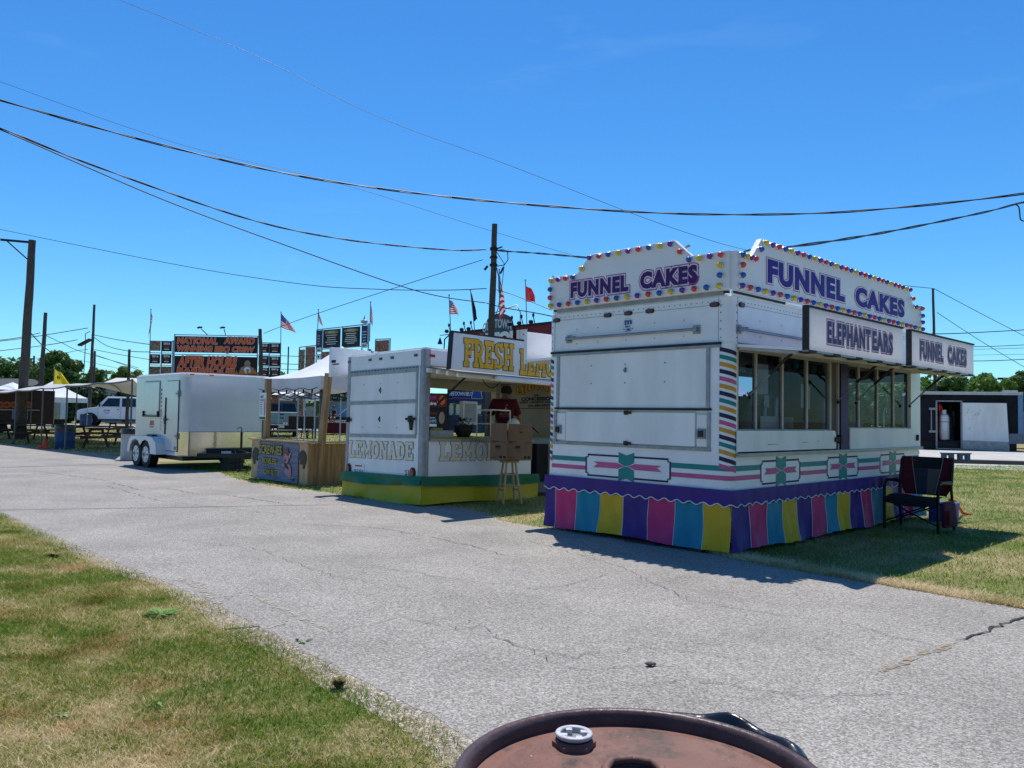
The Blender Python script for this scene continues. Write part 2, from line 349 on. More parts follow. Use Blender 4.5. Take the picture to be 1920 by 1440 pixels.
def asphaltmat(name,lo,mid,hi,tint=1,sc=190):
    m=bpy.data.materials.new(name); m.use_nodes=True; nt=m.node_tree; N=nt.nodes; L=nt.links; b=N['Principled BSDF']; b.inputs['Roughness'].default_value=.9; b.inputs['Specular IOR Level'].default_value=.25
    tc=N.new('ShaderNodeTexCoord')
    v=N.new('ShaderNodeTexVoronoi'); v.inputs['Scale'].default_value=sc; L.new(tc.outputs['Object'],v.inputs['Vector'])
    sep=N.new('ShaderNodeSeparateColor'); L.new(v.outputs['Color'],sep.inputs[0])
    c=N.new('ShaderNodeValToRGB'); e=c.color_ramp.elements; e[0].position=0; e[0].color=list(lo)+[1]; e[1].position=1; e[1].color=list(hi)+[1]; k=e.new(.5); k.color=list(mid)+[1]
    L.new(sep.outputs[0],c.inputs[0])
    n=N.new('ShaderNodeTexNoise'); n.inputs['Scale'].default_value=.9; n.inputs['Detail'].default_value=7; n.inputs['Roughness'].default_value=.6; L.new(tc.outputs['Object'],n.inputs[0])
    r=N.new('ShaderNodeMapRange'); r.inputs[1].default_value=.3; r.inputs[2].default_value=.7; r.inputs[3].default_value=.80; r.inputs[4].default_value=1.10; L.new(n.outputs['Fac'],r.inputs[0])
    n3=N.new('ShaderNodeTexNoise'); n3.inputs['Scale'].default_value=45; n3.inputs['Detail'].default_value=3; L.new(tc.outputs['Object'],n3.inputs[0])
    r3=N.new('ShaderNodeMapRange'); r3.inputs[1].default_value=.35; r3.inputs[2].default_value=.65; r3.inputs[3].default_value=.86; r3.inputs[4].default_value=1.12; L.new(n3.outputs['Fac'],r3.inputs[0])
    mu=N.new('ShaderNodeMath'); mu.operation='MULTIPLY'; L.new(r.outputs[0],mu.inputs[0]); L.new(r3.outputs[0],mu.inputs[1])
    vm=N.new('ShaderNodeVectorMath'); vm.operation='SCALE'; L.new(c.outputs[0],vm.inputs[0]); L.new(mu.outputs[0],vm.inputs['Scale']); L.new(vm.outputs[0],b.inputs['Base Color'])
    bp=N.new('ShaderNodeBump'); bp.inputs['Strength'].default_value=.5; bp.inputs['Distance'].default_value=.006; L.new(v.outputs['Distance'],bp.inputs['Height']); L.new(bp.outputs[0],b.inputs['Normal'])
    return m
GR=groundmat()
ROADM=asphaltmat('worn_asphalt',(.165,.152,.134),(.285,.265,.236),(.44,.41,.37),sc=115)
CONC=asphaltmat('pale_concrete',(.38,.36,.33),(.46,.44,.40),(.54,.51,.47),sc=60)
GRAV=asphaltmat('sandy_gravel',(.17,.135,.10),(.33,.28,.22),(.52,.46,.38),sc=70)
g=MB(); g.add([(-900,-300,0),(900,-300,0),(900,1500,0),(-900,1500,0)],[(0,1,2,3)]); g.build('ground',GR,kind='structure')
# road outline (left edge nearest the camera, right edge along the stalls)
Ledge=[(1.6,-1.5),(.35,2.6),(-.19,3.71),(-.7,4.29),(-1.29,4.99),(-2.23,6.12),(-4.24,8.17),(-7.06,11.15),(-13,17.4),(-26,30),(-42,46)]
Redge=[(9.5,-1.5),(5.9,4.2),(4.06,6.36),(3.35,7.18),(2.75,7.85),(2.42,8.30),(2.05,9.0),(1.2,9.85),(.35,10.45),(-.12,10.9),(-.38,11.7),(-.9,12.6),(-1.7,13.0),(-2.75,13.7),(-3.45,14.6),(-4.5,15.4),(-5.6,16.6),(-7.0,18.9),(-8.3,20.2),(-11,23.4),(-15.3,27.5),(-20.3,31.9),(-36,49)]
def rough(path,amp,step,seed):
    rr=random.Random(seed); out=[]
    for (x0,y0),(x1,y1) in zip(path[:-1],path[1:]):
        L=math.hypot(x1-x0,y1-y0); n=max(1,int(L/step)) if L<12 else 8
        for k in range(n):
            t=k/n; nx,ny=(y1-y0)/L,-(x1-x0)/L; a=rr.uniform(-amp,amp)
            out.append((x0+(x1-x0)*t+nx*a,y0+(y1-y0)*t+ny*a))
    return out+[path[-1]]
LR=rough(Ledge,.022,.06,3); RR_=rough(Redge,.03,.14,4)
def strip(pa,pb,z,n=160):
    def res(p):
        d=[0]
        for a,b in zip(p[:-1],p[1:]): d.append(d[-1]+math.hypot(b[0]-a[0],b[1]-a[1]))
        o=[]
        for k in range(n+1):
            t=d[-1]*(k/n)**1.3; i=0
            while i<len(d)-2 and d[i+1]<t: i+=1
            q=(t-d[i])/(d[i+1]-d[i] or 1); o.append((p[i][0]+(p[i+1][0]-p[i][0])*q,p[i][1]+(p[i+1][1]-p[i][1])*q))
        return o
    A,B=res(pa),res(pb); m=MB(); vs=[(x,y,z) for x,y in A]+[(x,y,z) for x,y in B]
    m.add(vs,[(i,n+1+i,n+2+i,i+1) for i in range(n)])
    for E_ in (A,B): m.add([(x,y,z) for x,y in E_]+[(x,y,-.01) for x,y in E_],[(i,i+1,n+2+i,n+1+i) for i in range(n)])
    return m
def istrip(A,B,z):
    n=len(A)-1; m=MB(); m.add([(x,y,z) for x,y in A]+[(x,y,z) for x,y in B],[(i,n+1+i,n+2+i,i+1) for i in range(n)])
    m.add([(x,y,z) for x,y in A]+[(x,y,-.01) for x,y in A],[(i,i+1,n+2+i,n+1+i) for i in range(n)]); return m
strip(LR,RR_,.005,420).build('road',ROADM,kind='structure')
# sandy verge with broken edge between the lawn and the road
def offs(path,a): 
    o=[]
    for i,(x,y) in enumerate(path):
        x0,y0=path[max(0,i-1)];x1,y1=path[min(len(path)-1,i+1)];L=math.hypot(x1-x0,y1-y0) or 1
        o.append((x+(y1-y0)/L*a(i),y-(x1-x0)/L*a(i)))
    return o
rv=random.Random(9); LRo=offs(LR,lambda i:-.17-.06*math.sin(i*.11)*math.sin(i*.047+1)-.02*math.sin(i*.31)-rv.uniform(0,.015)); LRi=offs(LR,lambda i:.12)
istrip(LRo,LRi,.003).build('sandy_verge',GRAV,kind='structure')
RRo=offs(RR_,lambda i:.10+rv.uniform(0,.07)); istrip(RRo,offs(RR_,lambda i:-.1),.0035).build('gravel_edge',GRAV,kind='structure')
# cracks, patches in the road
TAR=mat('tar_crack',(.03,.03,.032),.8); SAND=mat('sand_stain',(.33,.26,.18),.95,0,.3,30,bump=.3)
def crack(pts,w,seed,z=.012,jit=.035,mb=None,step=.07):
    rr=random.Random(seed); P=[]
    for (x0,y0),(x1,y1) in zip(pts[:-1],pts[1:]):
        L=math.hypot(x1-x0,y1-y0); n=max(2,int(L/step))
        for k in range(n): P.append((x0+(x1-x0)*k/n+rr.uniform(-jit,jit),y0+(y1-y0)*k/n+rr.uniform(-jit,jit)))
    P.append(pts[-1]); vs=[];fs=[]
    for i,(x,y) in enumerate(P):
        x0,y0=P[max(0,i-1)];x1,y1=P[min(len(P)-1,i+1)];L=math.hypot(x1-x0,y1-y0) or 1;e=min(i,len(P)-1-i)/3; ww=w*rr.uniform(.5,1.3)*min(1,.25+e)
        vs+=[(x+(y1-y0)/L*ww/2,y-(x1-x0)/L*ww/2,z),(x-(y1-y0)/L*ww/2,y+(x1-x0)/L*ww/2,z)]
    for i in range(len(P)-1): fs.append((2*i,2*i+1,2*i+3,2*i+2))
    mb.add(vs,fs)
def gp(px,py):
    d=at(px,py,1)-EYE; t=-EYE.z/d.z; p=EYE+d*t; return (p.x,p.y)
c=MB()
crack([gp(1798,1203),gp(1850,1185),gp(1880,1172),gp(1925,1158),(4.9,6.9)],.022,1,mb=c,jit=.02)
c.build('road_crack',TAR,kind='structure')
c=MB()
crack([gp(1570,1165),gp(1620,1180),gp(1680,1198),gp(1760,1215)],.007,2,mb=c)
crack([gp(990,1015),gp(1150,1060),gp(1300,1130),gp(1420,1150),gp(1560,1165)],.0045,3,mb=c)
crack([gp(205,905),gp(260,919),gp(310,916),gp(370,927),gp(420,928),gp(560,950)],.012,4,mb=c)
crack([gp(40,880),gp(200,902),gp(330,897),gp(470,895)],.012,5,mb=c)
crack([gp(560,985),gp(700,990),gp(820,1010),gp(960,1045)],.008,6,mb=c)
crack([gp(0,893),gp(120,889),gp(360,888)],.015,8,mb=c)
crack([gp(0,905),gp(200,912),gp(300,940),gp(520,965)],.008,7,mb=c)
crack([gp(300,1010),gp(480,1030),gp(620,1080),gp(800,1110)],.004,10,mb=c)
crack([gp(620,1190),gp(760,1160),gp(940,1200),gp(1080,1260),gp(1280,1250)],.004,12,mb=c)
crack([gp(680,1060),gp(840,1085),gp(1000,1105),gp(1060,1100),gp(1160,1075)],.004,21,mb=c); crack([gp(780,1190),gp(900,1175),gp(960,1215),gp(1080,1235),gp(1200,1215),gp(1420,1240)],.0035,22,mb=c); crack([gp(1180,1290),gp(1300,1275),gp(1500,1310),gp(1700,1300),gp(1900,1340)],.0035,23,mb=c); crack([gp(1500,1210),gp(1640,1240)],.0035,24,mb=c)
c.build('hairline_cracks',TAR,kind='structure')
c=MB(); crack([gp(1640,1268),gp(1700,1240),gp(1750,1222),gp(1795,1207)],.05,5,z=.0105,mb=c,jit=.015); c.build('sandy_streak',SAND,kind='structure')
def dusty(M_,lo,hi,top,sc):
    n=M_.node_tree; o=[x for x in n.nodes if x.type=='OUTPUT_MATERIAL'][0]; t=n.nodes.new('ShaderNodeBsdfTransparent'); m=n.nodes.new('ShaderNodeMixShader'); z=n.nodes.new('ShaderNodeTexNoise'); z.inputs['Scale'].default_value=sc; z.inputs['Detail'].default_value=6; c_=n.nodes.new('ShaderNodeTexCoord'); r_=n.nodes.new('ShaderNodeMapRange'); r_.inputs[1].default_value=lo; r_.inputs[2].default_value=hi; r_.inputs[4].default_value=top
    n.links.new(c_.outputs['Object'],z.inputs['Vector']); n.links.new(z.outputs['Fac'],r_.inputs[0]); n.links.new(r_.outputs[0],m.inputs[0]); n.links.new(t.outputs[0],m.inputs[1]); n.links.new(n.nodes['Principled BSDF'].outputs[0],m.inputs[2]); n.links.new(m.outputs[0],o.inputs[0])
dusty(SAND,.42,.58,.8,32)
SAND2=mat('pale_dust',(.42,.38,.31),.95,0,.25,30)
qn_=SAND2.node_tree; qo_=[x for x in qn_.nodes if x.type=='OUTPUT_MATERIAL'][0]; qt_=qn_.nodes.new('ShaderNodeBsdfTransparent'); qm_=qn_.nodes.new('ShaderNodeMixShader'); qz_=qn_.nodes.new('ShaderNodeTexNoise'); qz_.inputs['Scale'].default_value=38; qz_.inputs['Detail'].default_value=5; qc_=qn_.nodes.new('ShaderNodeTexCoord'); qr_=qn_.nodes.new('ShaderNodeMapRange'); qr_.inputs[1].default_value=.44; qr_.inputs[2].default_value=.60; qr_.inputs[4].default_value=.75
qn_.links.new(qc_.outputs['Object'],qz_.inputs['Vector']); qn_.links.new(qz_.outputs['Fac'],qr_.inputs[0]); qn_.links.new(qr_.outputs[0],qm_.inputs[0]); qn_.links.new(qt_.outputs[0],qm_.inputs[1]); qn_.links.new(qn_.nodes['Principled BSDF'].outputs[0],qm_.inputs[2]); qn_.links.new(qm_.outputs[0],qo_.inputs[0])
c=MB(); crack([gp(395,1142),gp(430,1118),gp(475,1117),gp(540,1150),gp(620,1184),gp(650,1186)],.06,6,z=.0105,mb=c,jit=.012,step=.03); crack([gp(330,1085),gp(372,1098),gp(400,1125)],.12,16,z=.0108,mb=c,jit=.02,step=.03); crack([gp(500,1180),gp(530,1172),gp(540,1155)],.04,17,z=.0111,mb=c,jit=.01,step=.03); c.build('dusty_patch',SAND2,kind='structure')
# cross road to the right: concrete drive with a near-black strip behind it
g=MB(); g.add([(-4,20.9+.5,.012),(60,31.5,.012),(60,36.3,.012),(-4,25.9,.012)],[(0,1,2,3)])
g=MB(); g.add([(8.5,27.35,.012),(46,17.2,.012),(46,22.6,.012),(8.5,30.6,.012)],[(0,1,2,3)]); g.build('concrete_drive',CONC,kind='structure')
g=MB(); g.add([(8.5,30.66,.014),(46,22.7,.014),(46,25.9,.014),(8.5,34.2,.014)],[(0,1,2,3)]); g.build('dark_ground_strip',mat('near_black_ground',(.008,.008,.010),.9,spec=.05),kind='structure')  # flat near-black strip along the far side of the drive
g=MB(); g.add([(13,33.7,.008),(23.6,31.6,.008),(27.5,43.2,.008),(20.5,43.5,.008)],[(0,1,2,3)]); g.build('gravel_apron',CONC,kind='structure')
# far yard behind the left stalls
g=MB(); g.add([(-60,58,.01),(-14,58,.01),(-16,74,.01),(-70,74,.01)],[(0,1,2,3)]); g.build('gravel_yard',mat('yard_gravel',(.30,.28,.24),.95,0,.25,4),kind='structure')
# ---------------- grass blades ----------------
def inroad(x,y):
    def xe(path):
        for (x0,y0),(x1,y1) in zip(path[:-1],path[1:]):
            if y0<=y<=y1: return x0+(x1-x0)*(y-y0)/(y1-y0)
        return None
    return xe(Ledge),xe(Redge)
def grassmat(name,gA,gB,dA,dB,thr=.5):
    m=bpy.data.materials.new(name); m.use_nodes=True; nt=m.node_tree; N=nt.nodes; L=nt.links; b=N['Principled BSDF']; b.inputs['Roughness'].default_value=.6; b.inputs['Specular IOR Level'].default_value=.25
    tc=N.new('ShaderNodeTexCoord'); n=N.new('ShaderNodeTexNoise'); n.inputs['Scale'].default_value=1.1; n.inputs['Detail'].default_value=8; n.inputs['Roughness'].default_value=.72; L.new(tc.outputs['Object'],n.inputs[0])
    gi=N.new('ShaderNodeNewGeometry'); 
    add=N.new('ShaderNodeMath'); add.operation='MULTIPLY_ADD'; add.inputs[1].default_value=.26; add.inputs[2].default_value=-.13; L.new(gi.outputs['Random Per Island'],add.inputs[0])
    vd=N.new('ShaderNodeVectorMath'); vd.operation='DISTANCE'; vd.inputs[1].default_value=(-2.5,3.2,0); L.new(tc.outputs['Object'],vd.inputs[0])
    mr=N.new('ShaderNodeMapRange'); mr.inputs[1].default_value=.2; mr.inputs[2].default_value=1.4; mr.inputs[3].default_value=.16; mr.inputs[4].default_value=0; L.new(vd.outputs['Value'],mr.inputs[0])
    s1=N.new('ShaderNodeMath'); s1.operation='ADD'; L.new(add.outputs[0],s1.inputs[0]); L.new(mr.outputs[0],s1.inputs[1])
    s2=N.new('ShaderNodeMath'); s2.operation='ADD'; L.new(s1.outputs[0],s2.inputs[0]); L.new(n.outputs['Fac'],s2.inputs[1])
    c=N.new('ShaderNodeValToRGB'); e=c.color_ramp.elements; e[0].position=thr-.13; e[0].color=list(gA)+[1]; e[1].position=thr+.17; e[1].color=list(dB)+[1]
    k=e.new(thr-.01); k.color=list(gB)+[1]; k=e.new(thr+.05); k.color=list(dA)+[1]
    L.new(s2.outputs[0],c.inputs[0])
    n4=N.new('ShaderNodeTexNoise'); n4.inputs['Scale'].default_value=1.7; n4.inputs['Detail'].default_value=6; L.new(tc.outputs['Object'],n4.inputs[0])
    r4=N.new('ShaderNodeMapRange'); r4.inputs[1].default_value=.52; r4.inputs[2].default_value=.66; r4.inputs[4].default_value=.75; L.new(n4.outputs['Fac'],r4.inputs[0])
    m4=N.new('ShaderNodeMix'); m4.data_type='RGBA'; m4.blend_type='MULTIPLY'; m4.inputs[7].default_value=(.80,.58,.42,1); L.new(r4.outputs[0],m4.inputs[0]); L.new(c.outputs[0],m4.inputs[6]); c=m4
    c_out=m4.outputs[2]; L.new(c_out,b.inputs['Base Color'])
    o=[x for x in N if x.type=='OUTPUT_MATERIAL'][0]; t=N.new('ShaderNodeBsdfTranslucent'); L.new(c_out,t.inputs[0]); mx=N.new('ShaderNodeMixShader'); mx.inputs[0].default_value=.35
    L.new(b.outputs[0],mx.inputs[1]); L.new(t.outputs[0],mx.inputs[2]); L.new(mx.outputs[0],o.inputs[0]); return m
GM=grassmat('grass_blades',(.085,.19,.010),(.22,.29,.022),(.50,.39,.13),(.80,.66,.42),.515)
def blades(name,n,sampler,hmin,hmax,wid,lean=1.0,mt=GM):
    P=[]
    while len(P)<n:
        q=sampler(n)
        P+=q
    P=np.array(P[:n]); X,Y=P[:,0],P[:,1]; sc=P[:,2] if P.shape[1]>2 else np.ones(n)
    a=RNG.uniform(0,2*PI,n); la=RNG.uniform(0,2*PI,n); h=RNG.uniform(hmin,hmax,n)*sc; ln=RNG.uniform(.2,1.9,n)*h*lean*1.1; w_=RNG.uniform(.6,1.2,n)*wid*sc
    dx,dy=np.cos(a)*w_/2,np.sin(a)*w_/2; lx,ly=np.cos(la)*ln,np.sin(la)*ln
    v=np.empty((n,5,3)); z0=.0
    v[:,0]=np.stack([X-dx,Y-dy,np.full(n,z0)],1); v[:,1]=np.stack([X+dx,Y+dy,np.full(n,z0)],1)
    v[:,2]=np.stack([X+dx*.7+lx*.4,Y+dy*.7+ly*.4,h*.6],1); v[:,3]=np.stack([X-dx*.7+lx*.4,Y-dy*.7+ly*.4,h*.6],1)
    v[:,4]=np.stack([X+lx,Y+ly,h*.95],1)
    me=bpy.data.meshes.new(name); me.vertices.add(n*5); me.vertices.foreach_set('co',v.reshape(-1))
    idx=np.arange(n)[:,None]*5; loops=np.concatenate([idx+[[0,1,2,3]],idx+[[3,2,4]]],1).reshape(-1)
    me.loops.add(n*7); me.loops.foreach_set('vertex_index',loops.astype(np.int32)); me.polygons.add(n*2)
    st=np.empty(n*2,np.int32); st[0::2]=np.arange(n)*7; st[1::2]=np.arange(n)*7+4; tt=np.empty(n*2,np.int32); tt[0::2]=4; tt[1::2]=3
    me.polygons.foreach_set('loop_start',st); me.polygons.foreach_set('loop_total',tt); me.update(calc_edges=True); me.materials.append(mt)
    o=bpy.data.objects.new(name,me); COL.objects.link(o); o['kind']='stuff'; return o
LE=np.array(Ledge); RE=np.array(Redge)
def lx_(y): return np.interp(y,LE[:,1],LE[:,0])
def rx_(y): return np.interp(y,RE[:,1],RE[:,0])
def samp_left(n):
    y=2.6+(RNG.uniform(0,1,n)**1.7)*11; x=RNG.uniform(-9.5,0.6,n)
    ok=(x<lx_(y)-RNG.uniform(.0,.30,n))&(x>-y*.72-.4)&(x<y*.7)
    thin=np.sin(x*2.1+1.3*np.sin(y*1.7))*np.sin(y*2.3+x)*.5+.5
    ok&=RNG.uniform(0,1,n)<.35+.65*thin
    return [(a,b,1+.03*b) for a,b in zip(x[ok],y[ok])]
o=blades('lawn_grass',300000,samp_left,.008,.030,.0036); o['label']='patchy green and straw lawn grass left of the road'; o['category']='grass'
def samp_right(n):
    y=5.8+(RNG.uniform(0,1,n)**1.5)*22; x=RNG.uniform(-8,20,n)
    ok=(x>rx_(y)+RNG.uniform(.0,.16,n))&(x<y*.85+1.2)
    return [(a,b,1+.035*b) for a,b in zip(x[ok],y[ok])]
GM2=grassmat('green_blades',(.085,.22,.010),(.20,.33,.025),(.42,.38,.12),(.72,.60,.36),.535)
o=blades('lawn_grass',215000,samp_right,.012,.038,.0055,1.0,GM2); o['label']='sunny mown grass around and behind the concession trailers'; o['category']='grass'
def samp_edge(n):
    y=5.6+RNG.uniform(0,1,n)*3.4; x=rx_(y)+np.abs(RNG.normal(0,.20,n))-.03
    return [(a,b,1.3) for a,b in zip(x,y)]
STRAW=grassmat('straw_blades',(.42,.36,.12),(.50,.41,.17),(.62,.50,.25),(.82,.70,.46),.40)
o=blades('straw_fringe',16000,samp_edge,.015,.05,.005,1.0,STRAW); o['label']='dry straw coloured fringe of grass along the far road edge'; o['category']='grass'
def samp_far(n):
    y=27+(RNG.uniform(0,1,n)**1.2)*33; x=RNG.uniform(-42,34,n)
    ok=((x>np.interp(y,RE[:,1],RE[:,0])+.1)&(x<3))
    return [(a,b,2.3) for a,b in zip(x[ok],y[ok])]
o=blades('lawn_grass',30000,samp_far,.02,.05,.012); o['label']='distant grass under the picnic tables and food stands'; o['category']='grass'
# loose gravel and litter bits along the verge
def scatter(name,n,fn,rmin,rmax,mt,flat=.5):
    P=np.array([fn() for _ in range(n)]); r=RNG.uniform(rmin,rmax,n)*P[:,2]; th=RNG.uniform(0,2*PI,n)
    base=np.array([[1,0,0],[-.5,.87,0],[-.5,-.87,0],[.1,.1,1]]); c,s_=np.cos(th),np.sin(th); v=np.empty((n,4,3))
    for k in range(4):
        b=base[k]; v[:,k,0]=P[:,0]+r*(b[0]*c-b[1]*s_); v[:,k,1]=P[:,1]+r*(b[0]*s_+b[1]*c)*.8; v[:,k,2]=.004+r*b[2]*flat
    m=MB(); m.v=[tuple(q) for q in v.reshape(-1,3)]; m.f=[f for k in range(n) for f in ((4*k,4*k+1,4*k+3),(4*k+1,4*k+2,4*k+3),(4*k+2,4*k,4*k+3))]; m.m=[0]*len(m.f); m.s=[False]*len(m.f)
    o=m.build(name,mt,kind='stuff'); return o
def vergept():
    y=3.0+9*random.random()**1.6; x=float(lx_(y))+random.gauss(-.02,.11)-.03; return (x,y,1+.05*y)
o=scatter('loose_gravel',5200,vergept,.002,.0075,mat('loose_stone',(.30,.26,.21),.9,0,.4,50,col2=(.62,.57,.50))); o['label']='loose pale gravel scattered along the near road edge'; o['category']='gravel'
def roadpt():
    y=2.5+11*random.random()**1.4; return (random.uniform(float(lx_(y))+.1,float(rx_(y))-.1),y,1+.03*y)
o=scatter('road_grit',1500,roadpt,.0018,.005,mat('grit',(.10,.095,.09),.9,0,.4,50,col2=(.5,.47,.43))); o['label']='sparse grit lying on the asphalt'; o['category']='grit'
# weeds on the near lawn
def weed(name,lab,cat,x,y,r,n,h,mt,flat=False,seed=1):
    rr=random.Random(seed); m=MB()
    for k in range(n):
        a=rr.uniform(0,2*PI); L=r*rr.uniform(.5,1); hh=h*rr.uniform(.5,1); w_=.16*L if flat else .006; s0=rr.uniform(0,.3)*r if not flat else 0
        c,s_=math.cos(a),math.sin(a); P=[(s0,0,.0),(s0+L*.4,-w_,hh*.7),(s0+L,0,hh*(.45 if flat else 1)),(s0+L*.4,w_,hh*.75)]
        m.add([(q[0]*c-q[1]*s_,q[0]*s_+q[1]*c,q[2]) for q in P],[(0,1,2,3)],0)
    o=m.build(name,mt); o.location=(x,y,.005); tag(o,lab,cat)
GRN=mat('weed_leaf',(.11,.23,.02),.6,0,.3,20); PALE=mat('pale_weed_leaf',(.24,.32,.17),.6,0,.2,20); BRN=mat('dry_tuft',(.20,.17,.06),.8,0,.4,40)
x,y=gp(635,1293); weed('grass_tuft','dark spiky dry grass tuft at the road verge','grass tuft',x,y,.05,120,.06,BRN,seed=3)
x,y=gp(117,1345); weed('weed','pale grey green rosette weed in the straw coloured lawn corner','weed',x,y,.07,13,.02,PALE,True,4)
x,y=gp(290,1332); weed('weed','bright green broad leaved weed in the near lawn','weed',x,y,.055,12,.05,GRN,True,5)
x,y=gp(570,1205); weed('weed','flat grey green weed beside the sandy road edge','weed',x,y,.07,12,.02,PALE,True,6)
x,y=gp(440,1055+60); 
x,y=gp(300,1155); weed('grass_tuft','leafy bright green grass clump in the middle of the lawn','grass tuft',x,y,.13,120,.035,GRN,seed=7)
x,y=gp(100,1045); weed('grass_tuft','brownish grass clump near the far end of the lawn edge','grass tuft',x,y,.10,90,.045,BRN,seed=8)
# small stones and litter on the road
STN=mat('stone',(.12,.11,.10),.9,0,.3,40)
for k,(px,py,r,lab) in enumerate([(1218,1251,.022,'dark lump of gravel lying on the asphalt'),(480,1272,.008,'tiny pebble near the lawn edge of the road'),(557,1203,.010,'small dark pebble beside the flat weed at the verge'),(880,1168,.007,'tiny grey pebble alone in the middle of the road')]):
    x,y=gp(px,py); m=MB(); m.ell((0,0,r*.4),(r*1.3,r,r*.5),8); m.ell((r*1.2,r*.3,r*.3),(r*.7,r*.6,r*.4),8) if k==0 else None
    o=m.build('stone',STN); o.location=(x,y,.012); tag(o,lab,'stone')
# ================= FUNNEL CAKE TRAILER =================
TX=V(math.cos(math.radians(44)),math.sin(math.radians(44)),0); TY=V(-TX.y,TX.x,0)
FP=V(2.341,8.537,0)
ft=thing('concession_trailer','white funnel cake trailer with purple lettering, coloured bulbs and striped purple pink teal skirt','food trailer',FP,math.radians(44))
W,LN=2.69,5.55
def rplan(x0,y0,x1,y1,r,n=6):
    P=[]
    for cx,cy,a0 in ((x0+r,y0+r,PI),(x1-r,y0+r,1.5*PI),(x1-r,y1-r,0),(x0+r,y1-r,.5*PI)):
        for k in range(n+1): a=a0+k*PI/2/n; P.append((cx+r*math.cos(a),cy+r*math.sin(a)))
    return P
FZ=Fr((0,0,0),(1,0,0),(0,1,0),(0,0,1))
def rblock(m,x0,y0,x1,y1,r,z0,z1,mi=0): m.prism(rplan(x0,y0,x1,y1,r),FZ,z0,z1,mi)
m=MB(); rblock(m,0,0,LN,W,.09,.14,1.085); m.build('lower_body',WHITE,ft,bevel=.004)
m=MB(); rblock(m,0,0,LN,W,.09,2.285,2.79); rblock(m,.03,.03,LN-.03,W-.03,.09,2.79,2.815); m.build('roof_band',WHITE,ft,bevel=.012)
# wheels and axle, dark underside
m=MB(); m.box(.1,.15,.06,LN-.2,W-.15,.14)
m.build('chassis',BLACK,ft)
for yy in (.12,W-.32):
    for xx in (2.4,3.3): m=MB(); m.cyl((xx,yy,.33),(xx,yy+.2,.33),.33,n=20); m.build('wheel',DARK,ft)
# end wall (facing the road)
m=MB(); m.slabb(FA,-W+.145,1.06,-2.52,2.30,-.05,.004); m.box(.022,.14,1.086,.045,W-.14,2.28); m.slabb(FA,-.275,1.06,-.145,2.30,-.05,.004); m.slabb(FA,-2.52,1.06,-.275,1.11,-.05,.004)
m.build('end_wall_frame',WHITE,ft)
m=MB(); m.slabb(FA,-2.6,2.232,-.13,2.262,-.04,.022); m.slabb(FA,-2.6,1.10,-.24,1.135,-.04,.02)
for a in (-2.525,-.30): m.slabb(FA,a,1.57,a+.045,2.232,-.04,.018)
for a in (-2.56,-.285): m.slabb(FA,a,1.135,a+.04,1.53,-.04,.018)
m.build('door_frame',ALU,ft)
m=MB(); m.slabb(FA,-2.63,2.263,-.12,2.290,-.04,.028); m.slabb(FA,-2.55,1.545,-.235,1.572,-.04,.024); m.build('gasket',GASK,ft)
m=MB(); m.slabb(FA,-2.48,1.572,-.30,2.232,-.04,.006); 
up=m.build('upper_door_panel',WHITE2,ft)
b=MB()
for yy in (-1.95,-1.42,-.85):
    for zz in (1.87,2.09): b.disc(FA,yy,zz,.009,.009,.012,0,8,.006)
b.slabb(FA,-1.43,2.0,-1.40,2.05,.006,.02); b.prism([(-1.44,2.02),(-1.405,2.055),(-1.405,1.985)],FA,.02,.028)
b.build('door_bolts',STEEL,up)
m=MB(); m.slabb(FA,-2.35,1.148,-.44,1.518,-.04,.016); m.slabb(FA,-2.53,1.16,-2.37,1.5,-.04,.004);m.slabb(FA,-.42,1.15,-.25,1.5,-.04,.004)
lp=m.build('lower_door_panel',WHITE2,ft)
b=MB()
for yy in (-2.49,-.36): b.slabb(FA,yy-.05,1.235,yy+.055,1.345,.004,.022); b.slabb(FA,yy-.03,1.255,yy+.03,1.325,.022,.034,1)
b.build('paddle_lock',[STEEL,GASK],lp)
b=MB()
for zz in (1.145,1.508): b.slabb(FA,-1.41,zz-.02,-1.36,zz+.03,.018,.04); b.slabb(FA,-1.36,zz-.008,-1.31,zz+.02,.018,.03)
b.build('latch',GASK,lp)
# rivets
m=MB()
for k in range(34): m.disc(FA,-2.55+k*.073,2.735,.0065,.0065,.006,0,6,.0)
for k in range(72): m.disc(FB,.12+k*.073,2.735,.0065,.0065,.006,0,6,.0)
for k in range(26): m.disc(FA,-2.48+k*.083,1.118,.006,.006,.024,0,6,.02)
for zz in (2.34,2.43,2.52,2.61,2.68):
    for fr,a in ((FA,-2.62),(FA,-.13),(FB,.10)): m.disc(fr,a,zz,.008,.008,.006,0,6,0)
for fr,xs in ((FA,(-2.2,-1.85,-1.42,-1.0,-.6)),(FB,(.6,1.1,1.6))):
    for a in xs:
        for zz in (2.38,2.56): m.disc(fr,a,zz,.007,.007,.006,0,6,0)
m.build('rivets',STEEL,ft)
m=MB(); m.slabb(FA,-2.65,2.695,-.1,2.699,0,.0035); m.slabb(FB,.09,2.695,LN-.1,2.699,0,.0035)
for fr,a in ((FA,-.16),(FA,-2.58),(FB,.12)): m.slabb(fr,a,2.30,a+.003,2.78,0,.0035)
m.build('panel_seams',STEEL,ft)
